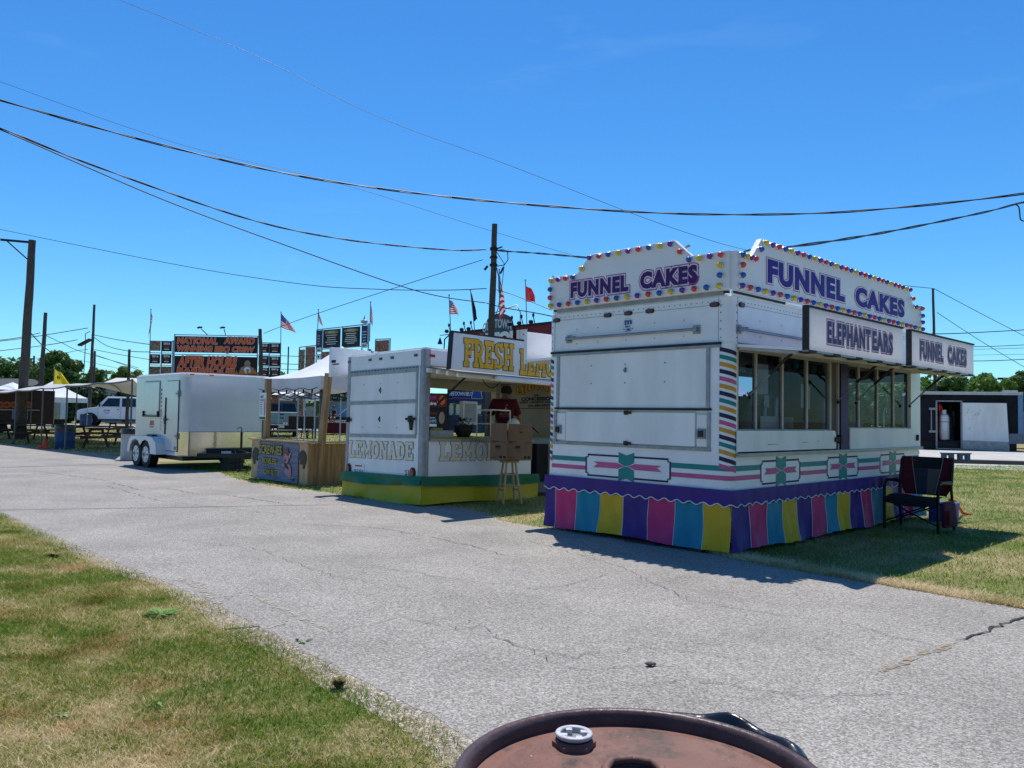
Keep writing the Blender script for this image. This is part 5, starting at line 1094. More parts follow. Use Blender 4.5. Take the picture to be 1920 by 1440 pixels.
# fender and wheels
FEN=MB()
P=[(-3.06,.36),(-3.04,.52),(-2.92,.68),(-2.7,.78),(-1.55,.79),(-1.25,.76),(-1.02,.62),(-.93,.36),(-1.2,.36)]
inner=[(-1.35,.36),(-1.36,.52),(-1.5,.66),(-1.7,.70),(-1.9,.66),(-2.05,.55),(-2.2,.66),(-2.4,.70),(-2.62,.66),(-2.76,.52),(-2.8,.36)]
FEN.prism([(-2.95,.36),(-2.94,.52),(-2.84,.68),(-2.66,.77),(-1.55,.79),(-1.20,.76),(-.98,.62),(-.92,.36)]+inner,FA,.20,.215)
for a,b in zip([(-2.95,.36),(-2.94,.52),(-2.84,.68),(-2.66,.77),(-1.55,.79),(-1.20,.76),(-.98,.62)],[(-2.94,.52),(-2.84,.68),(-2.66,.77),(-1.55,.79),(-1.20,.76),(-.98,.62),(-.92,.36)]):
    FEN.add([FA.p(a[0],a[1],0),FA.p(b[0],b[1],0),FA.p(b[0],b[1],.215),FA.p(a[0],a[1],.215)],[(0,1,2,3)])
FEN.build('fender',WHITE2,cg)
m=MB(); m.slabb(FA,-1.9,.78,-1.5,.83,0,.12); m.build('fender_step',BLACK,cg,bevel=.02)
for yy in (1.70,2.38):
    m=MB(); m.cyl((.02,yy,.33),(-.18,yy,.33),.33,n=28); 
    w_=m.build('wheel',DARK,cg,bevel=.03); m=MB()
    fw=Fr((-.182,yy,.33),(0,-1,0),(0,0,1),(-1,0,0)); m.disc(fw,0,0,.20,.20,.012,0,28,-.02); m.disc(fw,0,0,.055,.055,.05,1,16)
    for k in range(5): m.disc(fw,.10*math.cos(k*2*PI/5),.10*math.sin(k*2*PI/5),.016,.016,.018,1,10)
    for k in range(8): m.disc(fw,.155*math.cos(k*PI/4),.155*math.sin(k*PI/4),.022,.03,.014,1,10)
    m.build('rim',[WHITE,BLACK],w_)
for yy in (1.70,2.38): m=MB(); m.cyl((WC-.02,yy,.33),(WC-.22,yy,.33),.33,n=20); m.build('wheel',DARK,cg)
m=MB(); m.box(.1,.1,.24,WC-.1,LC-.05,.36); m.beam((.3,.2,.36),(1.16,-1.1,.40),.06,.10); m.beam((2.0,.2,.36),(1.16,-1.1,.40),.06,.10); m.box(1.10,-1.25,.36,1.22,-1.0,.47); m.build('tongue',BLACK,cg)
m=MB(); m.cyl((1.16,-.75,.02),(1.16,-.75,.95),.028,n=10); m.tube([(1.16,-.75,.95),(1.16,-.75,1.05),(1.10,-.78,1.07),(1.02,-.8,1.04)],.012,6); m.box(1.06,-.85,0,1.26,-.65,.05); m.build('tongue_jack',BLACK,cg)
m=MB(); m.box(.9,-.62,.0,1.3,-.22,.18); m.box(.95,-.55,.18,1.35,-.2,.34); m.build('cinder_cribbing',mat('charcoal_block',(.05,.05,.05),.9,0,.4,20),cg)
m=MB(); m.tube([(1.2,-.9,.42),(1.45,-.75,.30),(1.5,-.4,.45),(1.4,-.1,.5)],.012,6); m.tube([(1.1,-.9,.42),(1.3,-.7,.2),(1.25,-.4,.3),(1.3,-.1,.5)],.009,6); m.build('safety_chain',STEEL,cg)
# ================= BARREL IN THE FOREGROUND =================
dm=thing('steel_drum','rusty brown oil drum with white plastic bung close to the camera','barrel',(.215,1.285,0))
def rustmat():
    m=mat('rusty_drum_paint',(.135,.055,.040),.65,0,.2,4,.35,40,col2=(.21,.10,.075),detail=9); nt=m.node_tree; N=nt.nodes; L=nt.links; b=N['Principled BSDF']
    src=b.inputs['Base Color'].links[0].from_socket; tc=[n for n in N if n.type=='TEX_COORD'][0]
    n=N.new('ShaderNodeTexNoise'); n.inputs['Scale'].default_value=11; n.inputs['Detail'].default_value=9; n.inputs['Roughness'].default_value=.7; L.new(tc.outputs['Object'],n.inputs[0])
    c=N.new('ShaderNodeValToRGB'); c.color_ramp.elements[0].position=.50; c.color_ramp.elements[1].position=.68; L.new(n.outputs['Fac'],c.inputs[0])
    mx=N.new('ShaderNodeMix'); mx.data_type='RGBA'; L.new(c.outputs[0],mx.inputs[0]); L.new(src,mx.inputs[6]); mx.inputs[7].default_value=(.035,.032,.03,1)
    n2=N.new('ShaderNodeTexNoise'); n2.inputs['Scale'].default_value=55; n2.inputs['Detail'].default_value=3; L.new(tc.outputs['Object'],n2.inputs[0])
    c2=N.new('ShaderNodeValToRGB'); c2.color_ramp.elements[0].position=.73; c2.color_ramp.elements[1].position=.76; L.new(n2.outputs['Fac'],c2.inputs[0])
    m2=N.new('ShaderNodeMix'); m2.data_type='RGBA'; L.new(c2.outputs[0],m2.inputs[0]); L.new(mx.outputs[2],m2.inputs[6]); m2.inputs[7].default_value=(.45,.40,.36,1); L.new(m2.outputs[2],b.inputs['Base Color'])
    return m
RUST=rustmat(); RIMM=mat('brown_rim_paint',(.075,.045,.045),.4,0,.25,14,.2,60)
m=MB(); m.lathe([(.282,0),(.285,.28),(.292,.29),(.285,.30),(.285,.56),(.292,.57),(.285,.58),(.285,.86),(.290,.868)],(0,0,0),72); m.build('side',RUST,dm)
m=MB(); m.lathe([(.276,.860),(.262,.858),(.252,.863),(.240,.863),(.232,.857),(.0,.857)],(0,0,0),96); m.build('lid',RUST,dm)
m=MB(); m.lathe([(.276,.855),(.277,.878),(.281,.886),(.289,.889),(.297,.886),(.300,.878),(.298,.868),(.290,.862),(.287,.85)],(0,0,0),96); m.build('rim',RIMM,dm)
bx,by=-.092,.185
m=MB(); m.prism([(bx+.040*math.cos(k*PI/3),by+.040*math.sin(k*PI/3)) for k in range(6)],FZ,.856,.866,1); m.lathe([(.036,.866),(.032,.870),(.030,.871)],(bx,by,0),28,1); m.lathe([(.031,.864),(.031,.876)],(bx,by,0),28,2); m.lathe([(.0315,.874),(.034,.876),(.034,.880),(.032,.882),(.026,.882),(.024,.880),(.023,.870)],(bx,by,0),40,0); m.lathe([(.023,.871),(.0,.871)],(bx,by,0),24,3)
for k in range(4): a=.4+k*PI/2; m.box(bx+.020*math.cos(a)-.006,by+.020*math.sin(a)-.006,.871,bx+.020*math.cos(a)+.006,by+.020*math.sin(a)+.006,.8805,0)
m.build('bung',[mat('dull_bung_plastic',(.50,.49,.49),.5,0,.25,60),RUST,DARK,mat('bung_recess',(.25,.25,.25),.7,0,.4,60)],dm,bevel=.001)
m=MB(); hx,hy=.0,.09; P=[]
m.tube([(hx-.050,hy-.05,.858),(hx-.047,hy-.01,.863),(hx-.033,hy+.012,.866),(hx,hy+.018,.867),(hx+.033,hy+.012,.866),(hx+.047,hy-.01,.863),(hx+.050,hy-.05,.858)],.008,10); m.box(hx-.038,hy-.06,.856,hx+.038,hy-.002,.860,1); m.build('small_bung_ring',[RUST,RIMM],dm)
bagm=mat('black_plastic_bag',(.012,.013,.018),.25,0,.3,6,.5,18,coat=.3)
m=MB()
def bagf(u,v):
    a=math.radians(18+52*u); r=.302+.05*v*(1+.2*math.sin(u*19)); z=.884+.030*math.sin(v*PI*.9)*(math.sin(u*PI)**.7)*(1+.35*math.sin(u*13))-.13*v*v; return V(r*math.cos(a),r*math.sin(a),z)
m.grid(bagf,34,12); o=m.build('plastic_bag',bagm); o.location=(.215,1.285,0); tag(o,'crumpled black plastic bag stuck behind the rim of the rusty drum','plastic bag')
# ================= CAMP CHAIR =================
ch=thing('camp_chair','black and maroon folding camp chair in the shade beside the funnel cake trailer','chair',(5.58,10.97,0),math.radians(-49.5))
CF=mat('chair_frame_paint',(.012,.012,.014),.35,.3,.2,10); MARF=mat('maroon_polyester',(.10,.010,.022),.8,0,.15,12,.2,60); BLKF=mat('black_polyester',(.018,.020,.028),.8,0,.2,12,.3,60)
MESH=mat('grey_mesh_fabric',(.12,.125,.12),.9,0,.25,120); SLATE=mat('slate_mesh_fabric',(.03,.045,.075),.9,0,.2,60)
for sx in (-1,1):
    m=MB(); m.tube([(sx*.35,-.26,0),(sx*.35,-.26,.56),(sx*.35,-.22,.64),(sx*.35,-.15,.66),(sx*.35,.12,.645),(sx*.35,.18,.63)],.021,8); m.build('leg',CF,ch)
    m=MB(); m.tube([(sx*.35,.26,0),(sx*.35,.22,.30),(sx*.34,.19,.6),(sx*.335,.26,.95)],.020,8); m.build('leg',CF,ch)
    m=MB(); m.box(sx*.35-.025,-.2,.655,sx*.35+.025,.12,.68); m.build('armrest',CF,ch,bevel=.01)
    m=MB(); m.tube([(sx*.35,-.26,.12),(sx*.35,.25,.12)],.010,6); m.tube([(sx*.35,-.26,.40),(sx*.35,.23,.40)],.012,6); m.build('side_rail',CF,ch)
m=MB(); m.tube([(-.34,-.26,.10),(0,-.26,.26),(.34,-.26,.40)],.011,6); m.tube([(.34,-.25,.10),(0,-.25,.24),(-.34,-.25,.40)],.011,6); m.tube([(-.34,.24,.12),(.34,.2,.40)],.010,6); m.tube([(.34,.24,.12),(-.34,.2,.40)],.010,6); m.build('cross_braces',CF,ch)
m=MB(); m.grid(lambda u,v:V(-.34+.68*u,-.30+.52*v,.435+.02*math.cos((u-.5)*PI)*-1+.02+.012*math.sin(v*PI)-(.05*(1-v)**6)),16,12); m.grid(lambda u,v:V(-.34+.68*u,-.31+.02*v*0,.37+.06*v-.04*math.sin(u*PI)*(1-v)),16,2); m.build('seat',BLKF,ch)
def bk(u,v): return V(-.345+.69*u,.19+.08*v+.05*math.sin(u*PI),.46+.52*v)
def bmi(u,v):
    e=.20+.13*(1-v)**1.2*1.0
    if u<e or u>1-e: return 0
    if v>.68: return 1
    return 3 if u<.5 else 2
m=MB(); m.grid(lambda u,v: bk(u,v) if not (v<.3 and (u<.12 or u>.88)) else bk(min(max(u,.12*(1-v/.3)),1-.12*(1-v/.3)),v),40,26,bmi); bkk=m.build('backrest',[MARF,BLKF,MESH,SLATE],ch)
bkk.modifiers.new('s','SOLIDIFY').thickness=.02
m=MB()
for sg in (-1,1): m.tube([bk(.5+sg*(.5-(.20+.13*(1-k/10)**1.2)),k/10)+V(0,-.016,0) for k in range(11)],.004,6)
m.build('piping',mat('grey_piping',(.35,.35,.36),.6),bkk)
m=MB(); m.ell(V(-.16,.215,.93),(.05,.006,.015),12); m.build('back_badge',mat('maroon_badge',(.2,.03,.05),.5),bkk)
m=MB(); m.hexa([(.37,-.22,.08),(.44,-.22,.08),(.44,.16,.08),(.37,.16,.08)],[(.37,-.22,.40),(.41,-.22,.40),(.41,.16,.40),(.37,.16,.40)]); m.box(.38,-.2,.12,.47,-.02,.30); m.build('side_pouch',MARF,ch,bevel=.02)
t=thing('cooler','small blue and white cooler by the trailer skirt behind the camp chair','cooler',(6.42,11.9,0),math.radians(44))
m=MB(); m.box(-.2,-.15,0,.2,.15,.24,0); m.build('cooler_body',mat('cooler_blue',(.02,.06,.35),.4),t,bevel=.02); m=MB(); m.box(-.21,-.16,.24,.21,.16,.28); m.build('lid',mat('cooler_lid_blue',(.05,.12,.40),.4),t,bevel=.01)
m=MB(); P=[V(6.62,12.1,.30),V(6.8,12.3,.27),V(7.0,12.55,.16),V(7.18,12.75,.04),V(7.32,12.82,.01)]
m.tube(P,.022,8); o=m.build('orange_hose',mat('orange_hose',(.75,.10,.02),.5)); tag(o,'bright orange hose trailing onto the grass behind the camp chair','hose')
# ================= POLES =================
def pole(px,pytop,pybase,Y,wpx,label,lean=0,arm=None,extra=None,mt=POLE,group='wooden utility poles'):
    b=at(px,pybase,Y); b.z=0; t_=at(px,pytop,Y); h=t_.z; r=wpx/1500*Y/2
    o=thing('utility_pole',label,'utility pole',(b.x,b.y,0),0,group)
    m=MB(); n=14; m.tube([(lean*k/n+.01*math.sin(k*1.3),0,h*k/n) for k in range(n+1)],[r*(1.15-.38*k/n)*(1+.02*math.sin(k*2.7)) for k in range(n+1)],14); m.build('pole_shaft',mt,o)
    return o,h,r,b
HW=mat('dark_hardware',(.02,.02,.022),.6,.3)
o,h,r,b=pole(38,450,823,37.0,16,'tall thick pole at the far left edge carrying a bracket arm',lean=.18)
m=MB(); m.beam((.1,0,h-.1),(-1.3,0,h+.0),.07,.1); m.beam((.05,0,h-.95),(-1.0,0,h-.06),.04,.05); m.build('bracket_arm',HW,o)
o,h,r,b=pole(72,586,800,66.0,8,'plain pole just right of the tall thick one at left',lean=.22)
o,h,r,b=pole(166,571,800,64.5,5.6,'slim pole with the dark transformer bracket above the blue bin',lean=.1)
m=MB(); m.beam((-1.0,0,6.55),(-.1,0,7.05),.5,.14); m.tube([(-.5,0,6.9),(-.55,0,7.5),(-.2,0,7.7)],.03,6); m.tube([(-.5,.0,6.7),(-.55,0,4.2),(-.4,0,2.4)],.03,6); m.build('transformer_bracket',HW,o)
pole(173,658,790,88,5,'short pole immediately behind the slim transformer pole')
pole(59,667,790,100,4,'faraway short pole between the two leftmost big poles')
o,h,r,b=pole(914,420,850,30.0,13.5,'big dark pole standing behind the lemonade sign',lean=.12)
m=MB()
for z,dz in ((h-1.0,.1),(h-1.3,.06),(h-1.6,.08)): m.cyl((.1,0,z),(.1,0,z+dz),r*1.12,n=14)
m.tube([(.16,-.1,h-1.02),(.45,-.15,h-1.0),(.62,-.1,h-1.05),(.64,0,h-1.35),(.5,0,h-1.55),(.2,0,h-1.6)],.02,6); m.tube([(.2,0,h-1.05),(.5,0,h-1.5),(.45,-.1,h-2.2),(.3,0,h-3.2),(.16,0,h-3.6)],.015,6); m.tube([(.2,0,h-1.6),(.3,0,h-2.0),(.32,0,h-2.6)],.02,6); m.beam((.15,-.1,h-.98),(.42,-.1,h-.88),.04,.05); m.beam((-.24,0,h-1.75),(-.12,0,h-1.6),.08,.08); m.beam((.36,-.1,h-1.9),(.48,-.1,h-1.65),.07,.07)
m.build('insulators_and_leads',HW,o)
pole(494,617,790,40.0,8,'dark leaning pole in front of the barbecue banner on its right',lean=-.30)
pole(238,655,790,42.0,6,'short grey pole in front of the 2016 award boards')
o,h,r,b=pole(1755,541,845,52,5.5,'grey pole rising behind the right end of the funnel cake trailer',lean=-.15)
o,h,r,b=pole(1908,697,830,110,5,'faraway pole with a crossarm at the right edge')
m=MB(); m.beam((-2.6,0,h-1.0),(2.6,0,h-1.0),.3,.3); m.build('crossarm',HW,o)
m=MB(); b=at(541,650,70); m.cyl((b.x,b.y,0),(b.x,b.y,b.z),.06,n=6); o=m.build('antenna_mast',HW); tag(o,'thin mast between the two banner towers','mast')
# ================= WIRES =================
def wire(name,pts,r,label,twist=0,group='overhead wires'):
    P=[at(*p) for p in pts]
    # smooth through the points
    out=[]; n=len(P)
    for i in range(n-1):
        p0,p1,p2,p3=P[max(0,i-1)],P[i],P[i+1],P[min(n-1,i+2)]
        for k in range(14):
            t=k/14; out.append(.5*((2*p1)+(p2-p0)*t+(2*p0-5*p1+4*p2-p3)*t*t+(3*p1-p0-3*p2+p3)*t**3))
    out.append(P[-1]); m=MB()
    if twist:
        L=0
        for s_ in (0,PI):
            q=[];L=0
            for i,p in enumerate(out):
                if i: L+=(out[i]-out[i-1]).length
                q.append(p+V(0,math.cos(L*2.2+s_),math.sin(L*2.2+s_))*r*.9)
            m.tube(q,r*.8,5)
    else: m.tube(out,r,5)
    o=m.build(name,WIRE); tag(o,label,'wire',group); return o
wire('power_cable',[(-150,145,13),(0,188,13.5),(250,258,14),(490,316,14.5),(700,352,15),(960,381,15),(1250,400,15),(1500,401,15),(1700,388,14.5),(1920,363,14),(2150,325,13.5),(2900,180,12)],.014,'thick black twisted cable crossing the whole sky and dipping over the trailers',1)
wire('power_cable',[(-100,205,20),(0,240,21),(180,312,23),(460,409,26),(640,448,28),(830,468,29.5),(912,468,30)],.02,'twisted cable from the upper left down to the top of the big dark pole',1)
wire('power_cable',[(930,470,30),(1010,475,27),(1100,483,24)],.02,'short twisted cable from the big dark pole toward the funnel cake sign',1)
wire('power_cable',[(-100,212,20),(0,243,21),(300,372,24),(530,458,26),(780,545,28.5),(910,568,29.7)],.018,'plain black cable running down to the middle of the big dark pole')
wire('power_cable',[(912,568,29.7),(945,577,29),(1000,586,27),(1040,594,25)],.018,'cable leaving the middle of the big dark pole to the right')
wire('overhead_wire',[(150,-30,18),(225,0,18),(480,105,18),(700,215,18),(960,312,18),(1190,402,17.5),(1330,450,17),(1405,470,16.5)],.0055,'thin straight wire from the top edge down to the funnel cake sign')
wire('overhead_wire',[(-60,130,34),(0,153,34),(330,268,34),(640,345,35),(905,428,36),(1085,482,36)],.009,'thin grey wire crossing just above the big dark pole')
wire('overhead_wire',[(-60,417,60),(0,430,58),(330,496,50),(560,532,42),(700,542,37),(830,544,32),(912,541,30)],.018,'thin wire sagging low from the left to the middle of the big dark pole')
wire('overhead_wire',[(920,541,30),(960,552,30),(1035,582,29)],.012,'thin wire from the big dark pole down behind the bulbs')
wire('overhead_wire',[(495,625,40),(560,600,38),(700,553,34),(905,487,30)],.014,'thin wire rising from the leaning pole to the big dark pole')
wire('service_cable',[(1395,472,9.6),(1412,468,9.8),(1470,464,10.5),(1580,449,12),(1700,428,14),(1850,397,16),(1912,381,17),(1990,366,18),(2600,250,22)],.014,'twisted service cable from the funnel cake sign to the upper right',1)
wire('service_drop',[(1903,383,17),(1910,388,17),(1912,400,17),(1914,412,17),(1925,416,17)],.014,'hanging loop of the service cable at the right edge')
wire('overhead_wire',[(1640,530,45),(1690,535,48),(1751,541,52)],.02,'thin wire reaching the top of the right grey pole from the left')
wire('overhead_wire',[(1751,541,52),(1830,583,54),(1940,640,58)],.02,'thin wire descending right from the top of the right grey pole')
wire('overhead_wire',[(1757,586,52),(1840,640,56),(1940,700,60)],.02,'lower thin wire descending right from the right grey pole')
wire('overhead_wire',[(1725,626,40),(1800,625,42),(1930,618,46)],.024,'dark wire across the sky just right of the funnel cake sign')
for k,(y0,y1,r) in enumerate([(650,646,.03),(655,652,.02),(666,664,.015),(677,673,.035)]):
    wire('overhead_wire',[(1820,y0,75),(1870,y0-1,75),(1935,y1,75)],r,['upper of the four far wires right of the white sign','second of the four far wires right of the white sign','faint third far wire right of the white sign','lowest thick far wire right of the white sign'][k])
for k,(pts,r,lab) in enumerate([
 ([(-20,642,60),(60,632,64),(165,615,64)],.03,'far left wire rising to the slim transformer pole'),
 ([(-20,640,60),(35,633,62),(75,624,66)],.03,'far left wire ending at the plain pole'),
 ([(-20,660,60),(80,648,64),(130,640,64),(145,637,64)],.03,'far left wire ending at the transformer bracket'),
 ([(52,618,37),(80,648,50),(98,662,66)],.03,'wire falling right from the tall thick pole'),
 ([(80,626,66),(120,645,80),(155,660,90),(260,690,100)],.03,'long wire falling right behind the slim pole'),
 ([(172,627,64),(220,637,60),(282,646,50)],.025,'upper wire from the slim pole to the award boards'),
 ([(172,629,64),(200,648,60),(240,658,55),(282,660,50)],.025,'sagging wire from the slim pole to the award boards'),
 ([(175,655,88),(220,664,85),(285,675,80)],.03,'wire leaving the short pole right behind the slim pole'),
 ([(60,700,100),(120,664,95),(165,655,90)],.03,'wire rising behind the left trees to the short pole'),
 ([(-20,678,90),(120,672,90),(260,700,90)],.02,'faint wire above the left trees'),
 ([(175,664,88),(230,683,85),(270,697,80)],.03,'low wire falling toward the cargo trailer'),
 ([(526,667,60),(560,668,60),(600,667,60)],.025,'upper short wire between the two banner towers'),
 ([(526,682,60),(560,683,60),(600,682,60)],.025,'middle short wire between the two banner towers'),
 ([(526,692,60),(560,693,60),(600,690,60)],.02,'lower short wire between the two banner towers')]):
    wire('overhead_wire',pts,r,lab)
# ================= FLAGS =================
FR_=clothmat('flag_red',(.62,.03,.05),.4); FW_=clothmat('flag_white',(.8,.8,.82),.4); FB_=clothmat('flag_blue',(.03,.05,.25),.3); FK_=mat('flag_black',(.02,.02,.025),.7); FY_=clothmat('flag_yellow',(.8,.62,.04),.4); FD_=mat('flag_snake_ink',(.12,.10,.02),.7)
def flag(label,Y,pole_top,pole_bot,TL,BL,TR,BR,kind='usa',wave=.10,group='flags flying over the food stands'):
    b=at(*pole_bot,Y); t_=at(*pole_top,Y); a=[at(*q,Y) for q in (TL,BL,TR,BR)]
    o=thing('flag',label,'flag',tuple(b),0,group)
    m=MB(); m.cyl((0,0,0),tuple(t_-b),.022,n=6); m.ell(t_-b,(.04,.04,.04),8); m.build('flag_pole',mat('flag_pole_metal',(.25,.25,.27),.4,.5),o)
    A=[q-b for q in a]; m=MB()
    def fn(u,v):
        p=(A[1]*(1-v)+A[0]*v)*(1-u)+(A[3]*(1-v)+A[2]*v)*u
        return p+V(0,wave*math.sin(u*9+v*2)*u,0)+V(.02*math.sin(v*7+u*4)*u,0,-.04*math.sin(u*7)*u)
    if kind=='usa': mi=lambda u,v: 2 if (u<.42 and v>6/13) else (0 if int(v*13)%2==0 else 1)
    elif kind=='star': mi=lambda u,v:0
    else: mi=0
    m.grid(fn,19,26 if kind=='usa' else 13,mi)
    mats={'usa':[FR_,FW_,FB_],'black':[FK_],'red':[FR_,FW_],'star':[FR_],'yellow':[FY_]}[kind]
    c_=m.build('flag_cloth',mats,o)
    if kind=='star': s_=MB(); s_.tube([fn(.5+.18*math.cos(k*.7),.42+.2*math.sin(k*.7))+V(0,-.03,0) for k in range(8)]+[fn(.7,.35)+V(0,-.03,0)],.018,5); s_.build('flag_emblem',mat('pale_pink_print',(.5,.3,.3),.7),c_)
    if kind=='usa':
        s_=MB()
        for i in range(5):
            for j in range(4): p=fn(.05+.08*i,.55+.11*j); s_.add([p+V(-.02,-.012,0),p+V(0,-.012,-.02),p+V(.02,-.012,0),p+V(0,-.012,.02)],[(0,1,2,3)])
        s_.build('stars',FW_,c_)
    if kind=='yellow':
        s_=MB(); s_.tube([fn(.38+.10*math.cos(k*.9),.45+.10*math.sin(k*.9)+.012*k)+V(0,-.03,0) for k in range(13)],.022,5); s_.build('snake_emblem',FD_,c_)
    return o
flag('limp stars and stripes flag at the left corner of the award boards',45,(283,580),(280,690),(283,583),(281,622),(287,600),(277,631),wave=.05)
flag('stars and stripes flag streaming right beside the leaning pole',45,(527,585),(526,690),(527,587),(526,613),(546,609),(558,626),wave=.12)
flag('small stars and stripes flag at the left corner of the menu tower',40,(597,580),(595,640),(597,583),(596,600),(603,604),(607,616),wave=.06)
flag('stars and stripes flag at the right corner of the menu tower',38,(695,566),(693,640),(695,568),(693,598),(698,585),(699,617),wave=.05)
flag('stars and stripes flag at the left end of the red barbecue roof sign',34,(842,553),(845,622),(842,562),(842,588),(851,567),(862,591),wave=.08)
flag('limp black flag left of the big dark pole',34,(882,543),(890,620),(883,546),(888,603),(887,560),(896,598),kind='black',wave=.04)
flag('long limp stars and stripes flag right of the big dark pole',33,(936,505),(937,600),(935,508),(936,600),(940,530),(949,583),wave=.05)
flag('red flag with a pale ring right of the big dark pole',33,(985,525),(988,612),(986,536),(986,565),(999,543),(1005,567),kind='star',wave=.08)
flag('narrow limp stars and stripes flag half hidden by the bulbs',33,(1037,518),(1039,600),(1037,520),(1038,580),(1039,535),(1041,583),wave=.03)
flag('yellow snake flag flying over the left awning',49,(102,690),(99,760),(103,692),(101,722),(118,702),(133,722),kind='yellow',wave=.12)
# ================= BANNER TOWERS =================
PIPE=mat('light_truss_metal',(.36,.42,.50),.45,.3,.1,9)
BB=mat('black_banner',(.02,.015,.015),.55,0,.4,6)
FOOD=mat('printed_food_photo',(.13,.03,.02),.5,0,.5,9,col2=(.42,.22,.14),detail=8)
FOOD2=mat('printed_meat_photo',(.06,.02,.015),.5,0,.5,7,col2=(.45,.30,.20),detail=8)
class Quad:
    "flat upright panel through photo corners at two depths; local metres"
    def __init__(s,pl,Yl,pr,Yr):
        a,b=at(*pl,Yl),at(*pr,Yr); s.o=V(a.x,a.y,0); d=V(b.x-a.x,b.y-a.y,0); s.w=d.length; s.u=d.normalized(); s.ztop=(a.z,b.z); s.fr=Fr((0,0,0),s.u,(0,0,1),V(s.u.y,-s.u.x,0))
def xy(q,px,py,off=0):
    "photo point -> (u,z) in the plane of the panel"
    d=at(px,py,1)-EYE; n=q.fr.n; t=((q.o+n*off)-EYE).dot(n)/d.dot(n); P=EYE+d*t; return ((P-q.o).dot(q.u),P.z)
def board(mb,q,px0,py0,px1,py1,d0,d1,mi,k=0):
    x0,z1=xy(q,px0,py0); x1,z0=xy(q,px1,py1); mb.slabb(q.fr,x0,z0,x1,z1,d0,d1,mi); return x0,z0,x1,z1
q=Quad((280,640),45,(527,640),45)
tw=thing('banner_tower','tall pipe framed banner wall for the after hours barbecue with orange flame lettering','banner wall',tuple(q.o))
m=MB()
def pv(q,m,px,py0,r=.035,z0=0): x,z=xy(q,px,py0); m.cyl(q.fr.p(x,z0,-.05),q.fr.p(x,z,-.05),r,n=6)
def ph(q,m,pa,pb,r=.03): a,b=xy(q,*pa),xy(q,*pb); m.cyl(q.fr.p(*a,-.05),q.fr.p(*b,-.05),r,n=6)
for px,py in ((281,638),(324,638),(327,626),(483,630),(487,641),(526,642),(303,640),(505,642)): pv(q,m,px,py)
for a,b in (((326,627),(484,630)),((326,664),(484,666)),((280,639),(326,640)),((280,661),(326,662)),((280,684),(326,685)),((484,642),(526,643)),((484,665),(526,666)),((484,687),(526,688))): ph(q,m,a,b)
for a in (345,380,420,450): m.cyl(q.fr.p(xy(q,a,0)[0],0,-.05),q.fr.p(xy(q,a,0)[0],2.5,-.05),.03,n=6)
m.build('pipe_frame',PIPE,tw)
m=MB(); x0,z0,x1,z1=board(m,q,329,630,482,663,0,.03,0); b1=m.build('upper_banner',BB,tw)
m=MB()
def fl(t,px0,py1,px1,py0,sh=.12,arc=0):
    x0,z0=xy(q,px0,py1); x1,z1=xy(q,px1,py0); h=z1-z0
    m.otext(t,q.fr,x0,z0,x1-x0-sh*h,h,[(.035,.036,2,0),(.009,.040,1,0),(0,.044,0,.05)],1.05,sh)
fl('NATIONAL',332,645,410,633); fl('AWARD',420,645,479,633); fl('WINNING BBQ CREW',330,661,478,650)
m.build('lettering',[mat('flame_orange_print',(.88,.13,.015),.5,0,.2,20),WHT,NAVY],b1)
m=MB(); board(m,q,328,667,482,712,0,.03,0); b2=m.build('lower_banner',BB,tw)
m=MB(); fl('AFTER HOURS',333,689,446,669); fl('BARBEQUE',331,703,441,691)
x,z=xy(q,464,692)
k=.03
for cx,cz,rx,rz_,mi in ((0,.30,.17,.19,3),(0,-.05,.30,.27,3),(-.3,-.1,.10,.2,3),(.3,-.1,.10,.2,3),(0,-.08,.20,.2,1),(.05,-.06,.11,.03,2)): k+=.003; m.disc(q.fr,x+cx,z+cz,rx,rz_,k+.01,mi)
for a in range(6): x_,z_=xy(q,444+a*7,702); m.flat([(x_-.1,z_),(x_,z_+.25+.08*(a%2)),(x_+.1,z_)],q.fr,.07+.001*a,4)
m.build('lettering',[MATS['flame_orange_print'],WHT,NAVY,mat('plain_tan_print',(.38,.25,.17),.6),FLAME],b2)
yrs=[('2016',283,640,301,658,1),('2016',304,640,322,659,0),('2016',282,664,300,682,0),('2016',304,664,321,682,0),('BBQ',281,687,300,705,1),('BBQ',303,687,321,705,1),('2015',486,644,504,662,0),('2015',506,644,525,663,0),('2014',485,667,503,686,0),('2015',506,668,525,687,0),('BBQ',485,689,504,706,0),('BBQ',506,689,525,706,0)]
for t,a,b,c,d,ph_ in yrs:
    m=MB(); x0,z0,x1,z1=board(m,q,a,b,c,d,0,.03,0); p=m.build('award_board',FOOD2 if ph_ else BB,tw)
    if not ph_:
        m=MB(); w_=x1-x0; h_=z1-z0; m.text(t,q.fr,x0+w_*.18,z0+h_*.66,w_*.66,h_*.24,.034,0,.05)
        for j,ww in enumerate((.6,.45,.5)): m.rect(q.fr,x0+w_*(.5-ww/2),z0+h_*(.45-.14*j),x0+w_*(.5+ww/2),z0+h_*(.53-.14*j),.034,1 if j<2 else 0)
        m.build('board_lettering',[WHT,mat('brick_red_print',(.42,.08,.05),.6)],p)
for px,dx in ((389,-12),(423,-4)):
    m=MB(); x,z=xy(q,px,628); m.tube([q.fr.p(x,z,0),q.fr.p(x+dx/30.-.0,z+.35,-.1)+V(0,0,0)],.025,6); p=q.fr.p(x+dx/30.,z+.42,.05); m.ell(p,(.13,.10,.06),10); m.ell(p+V(-.12,0,-.03),(.08,.06,.05),8); m.build('flood_lamp',HW,tw)
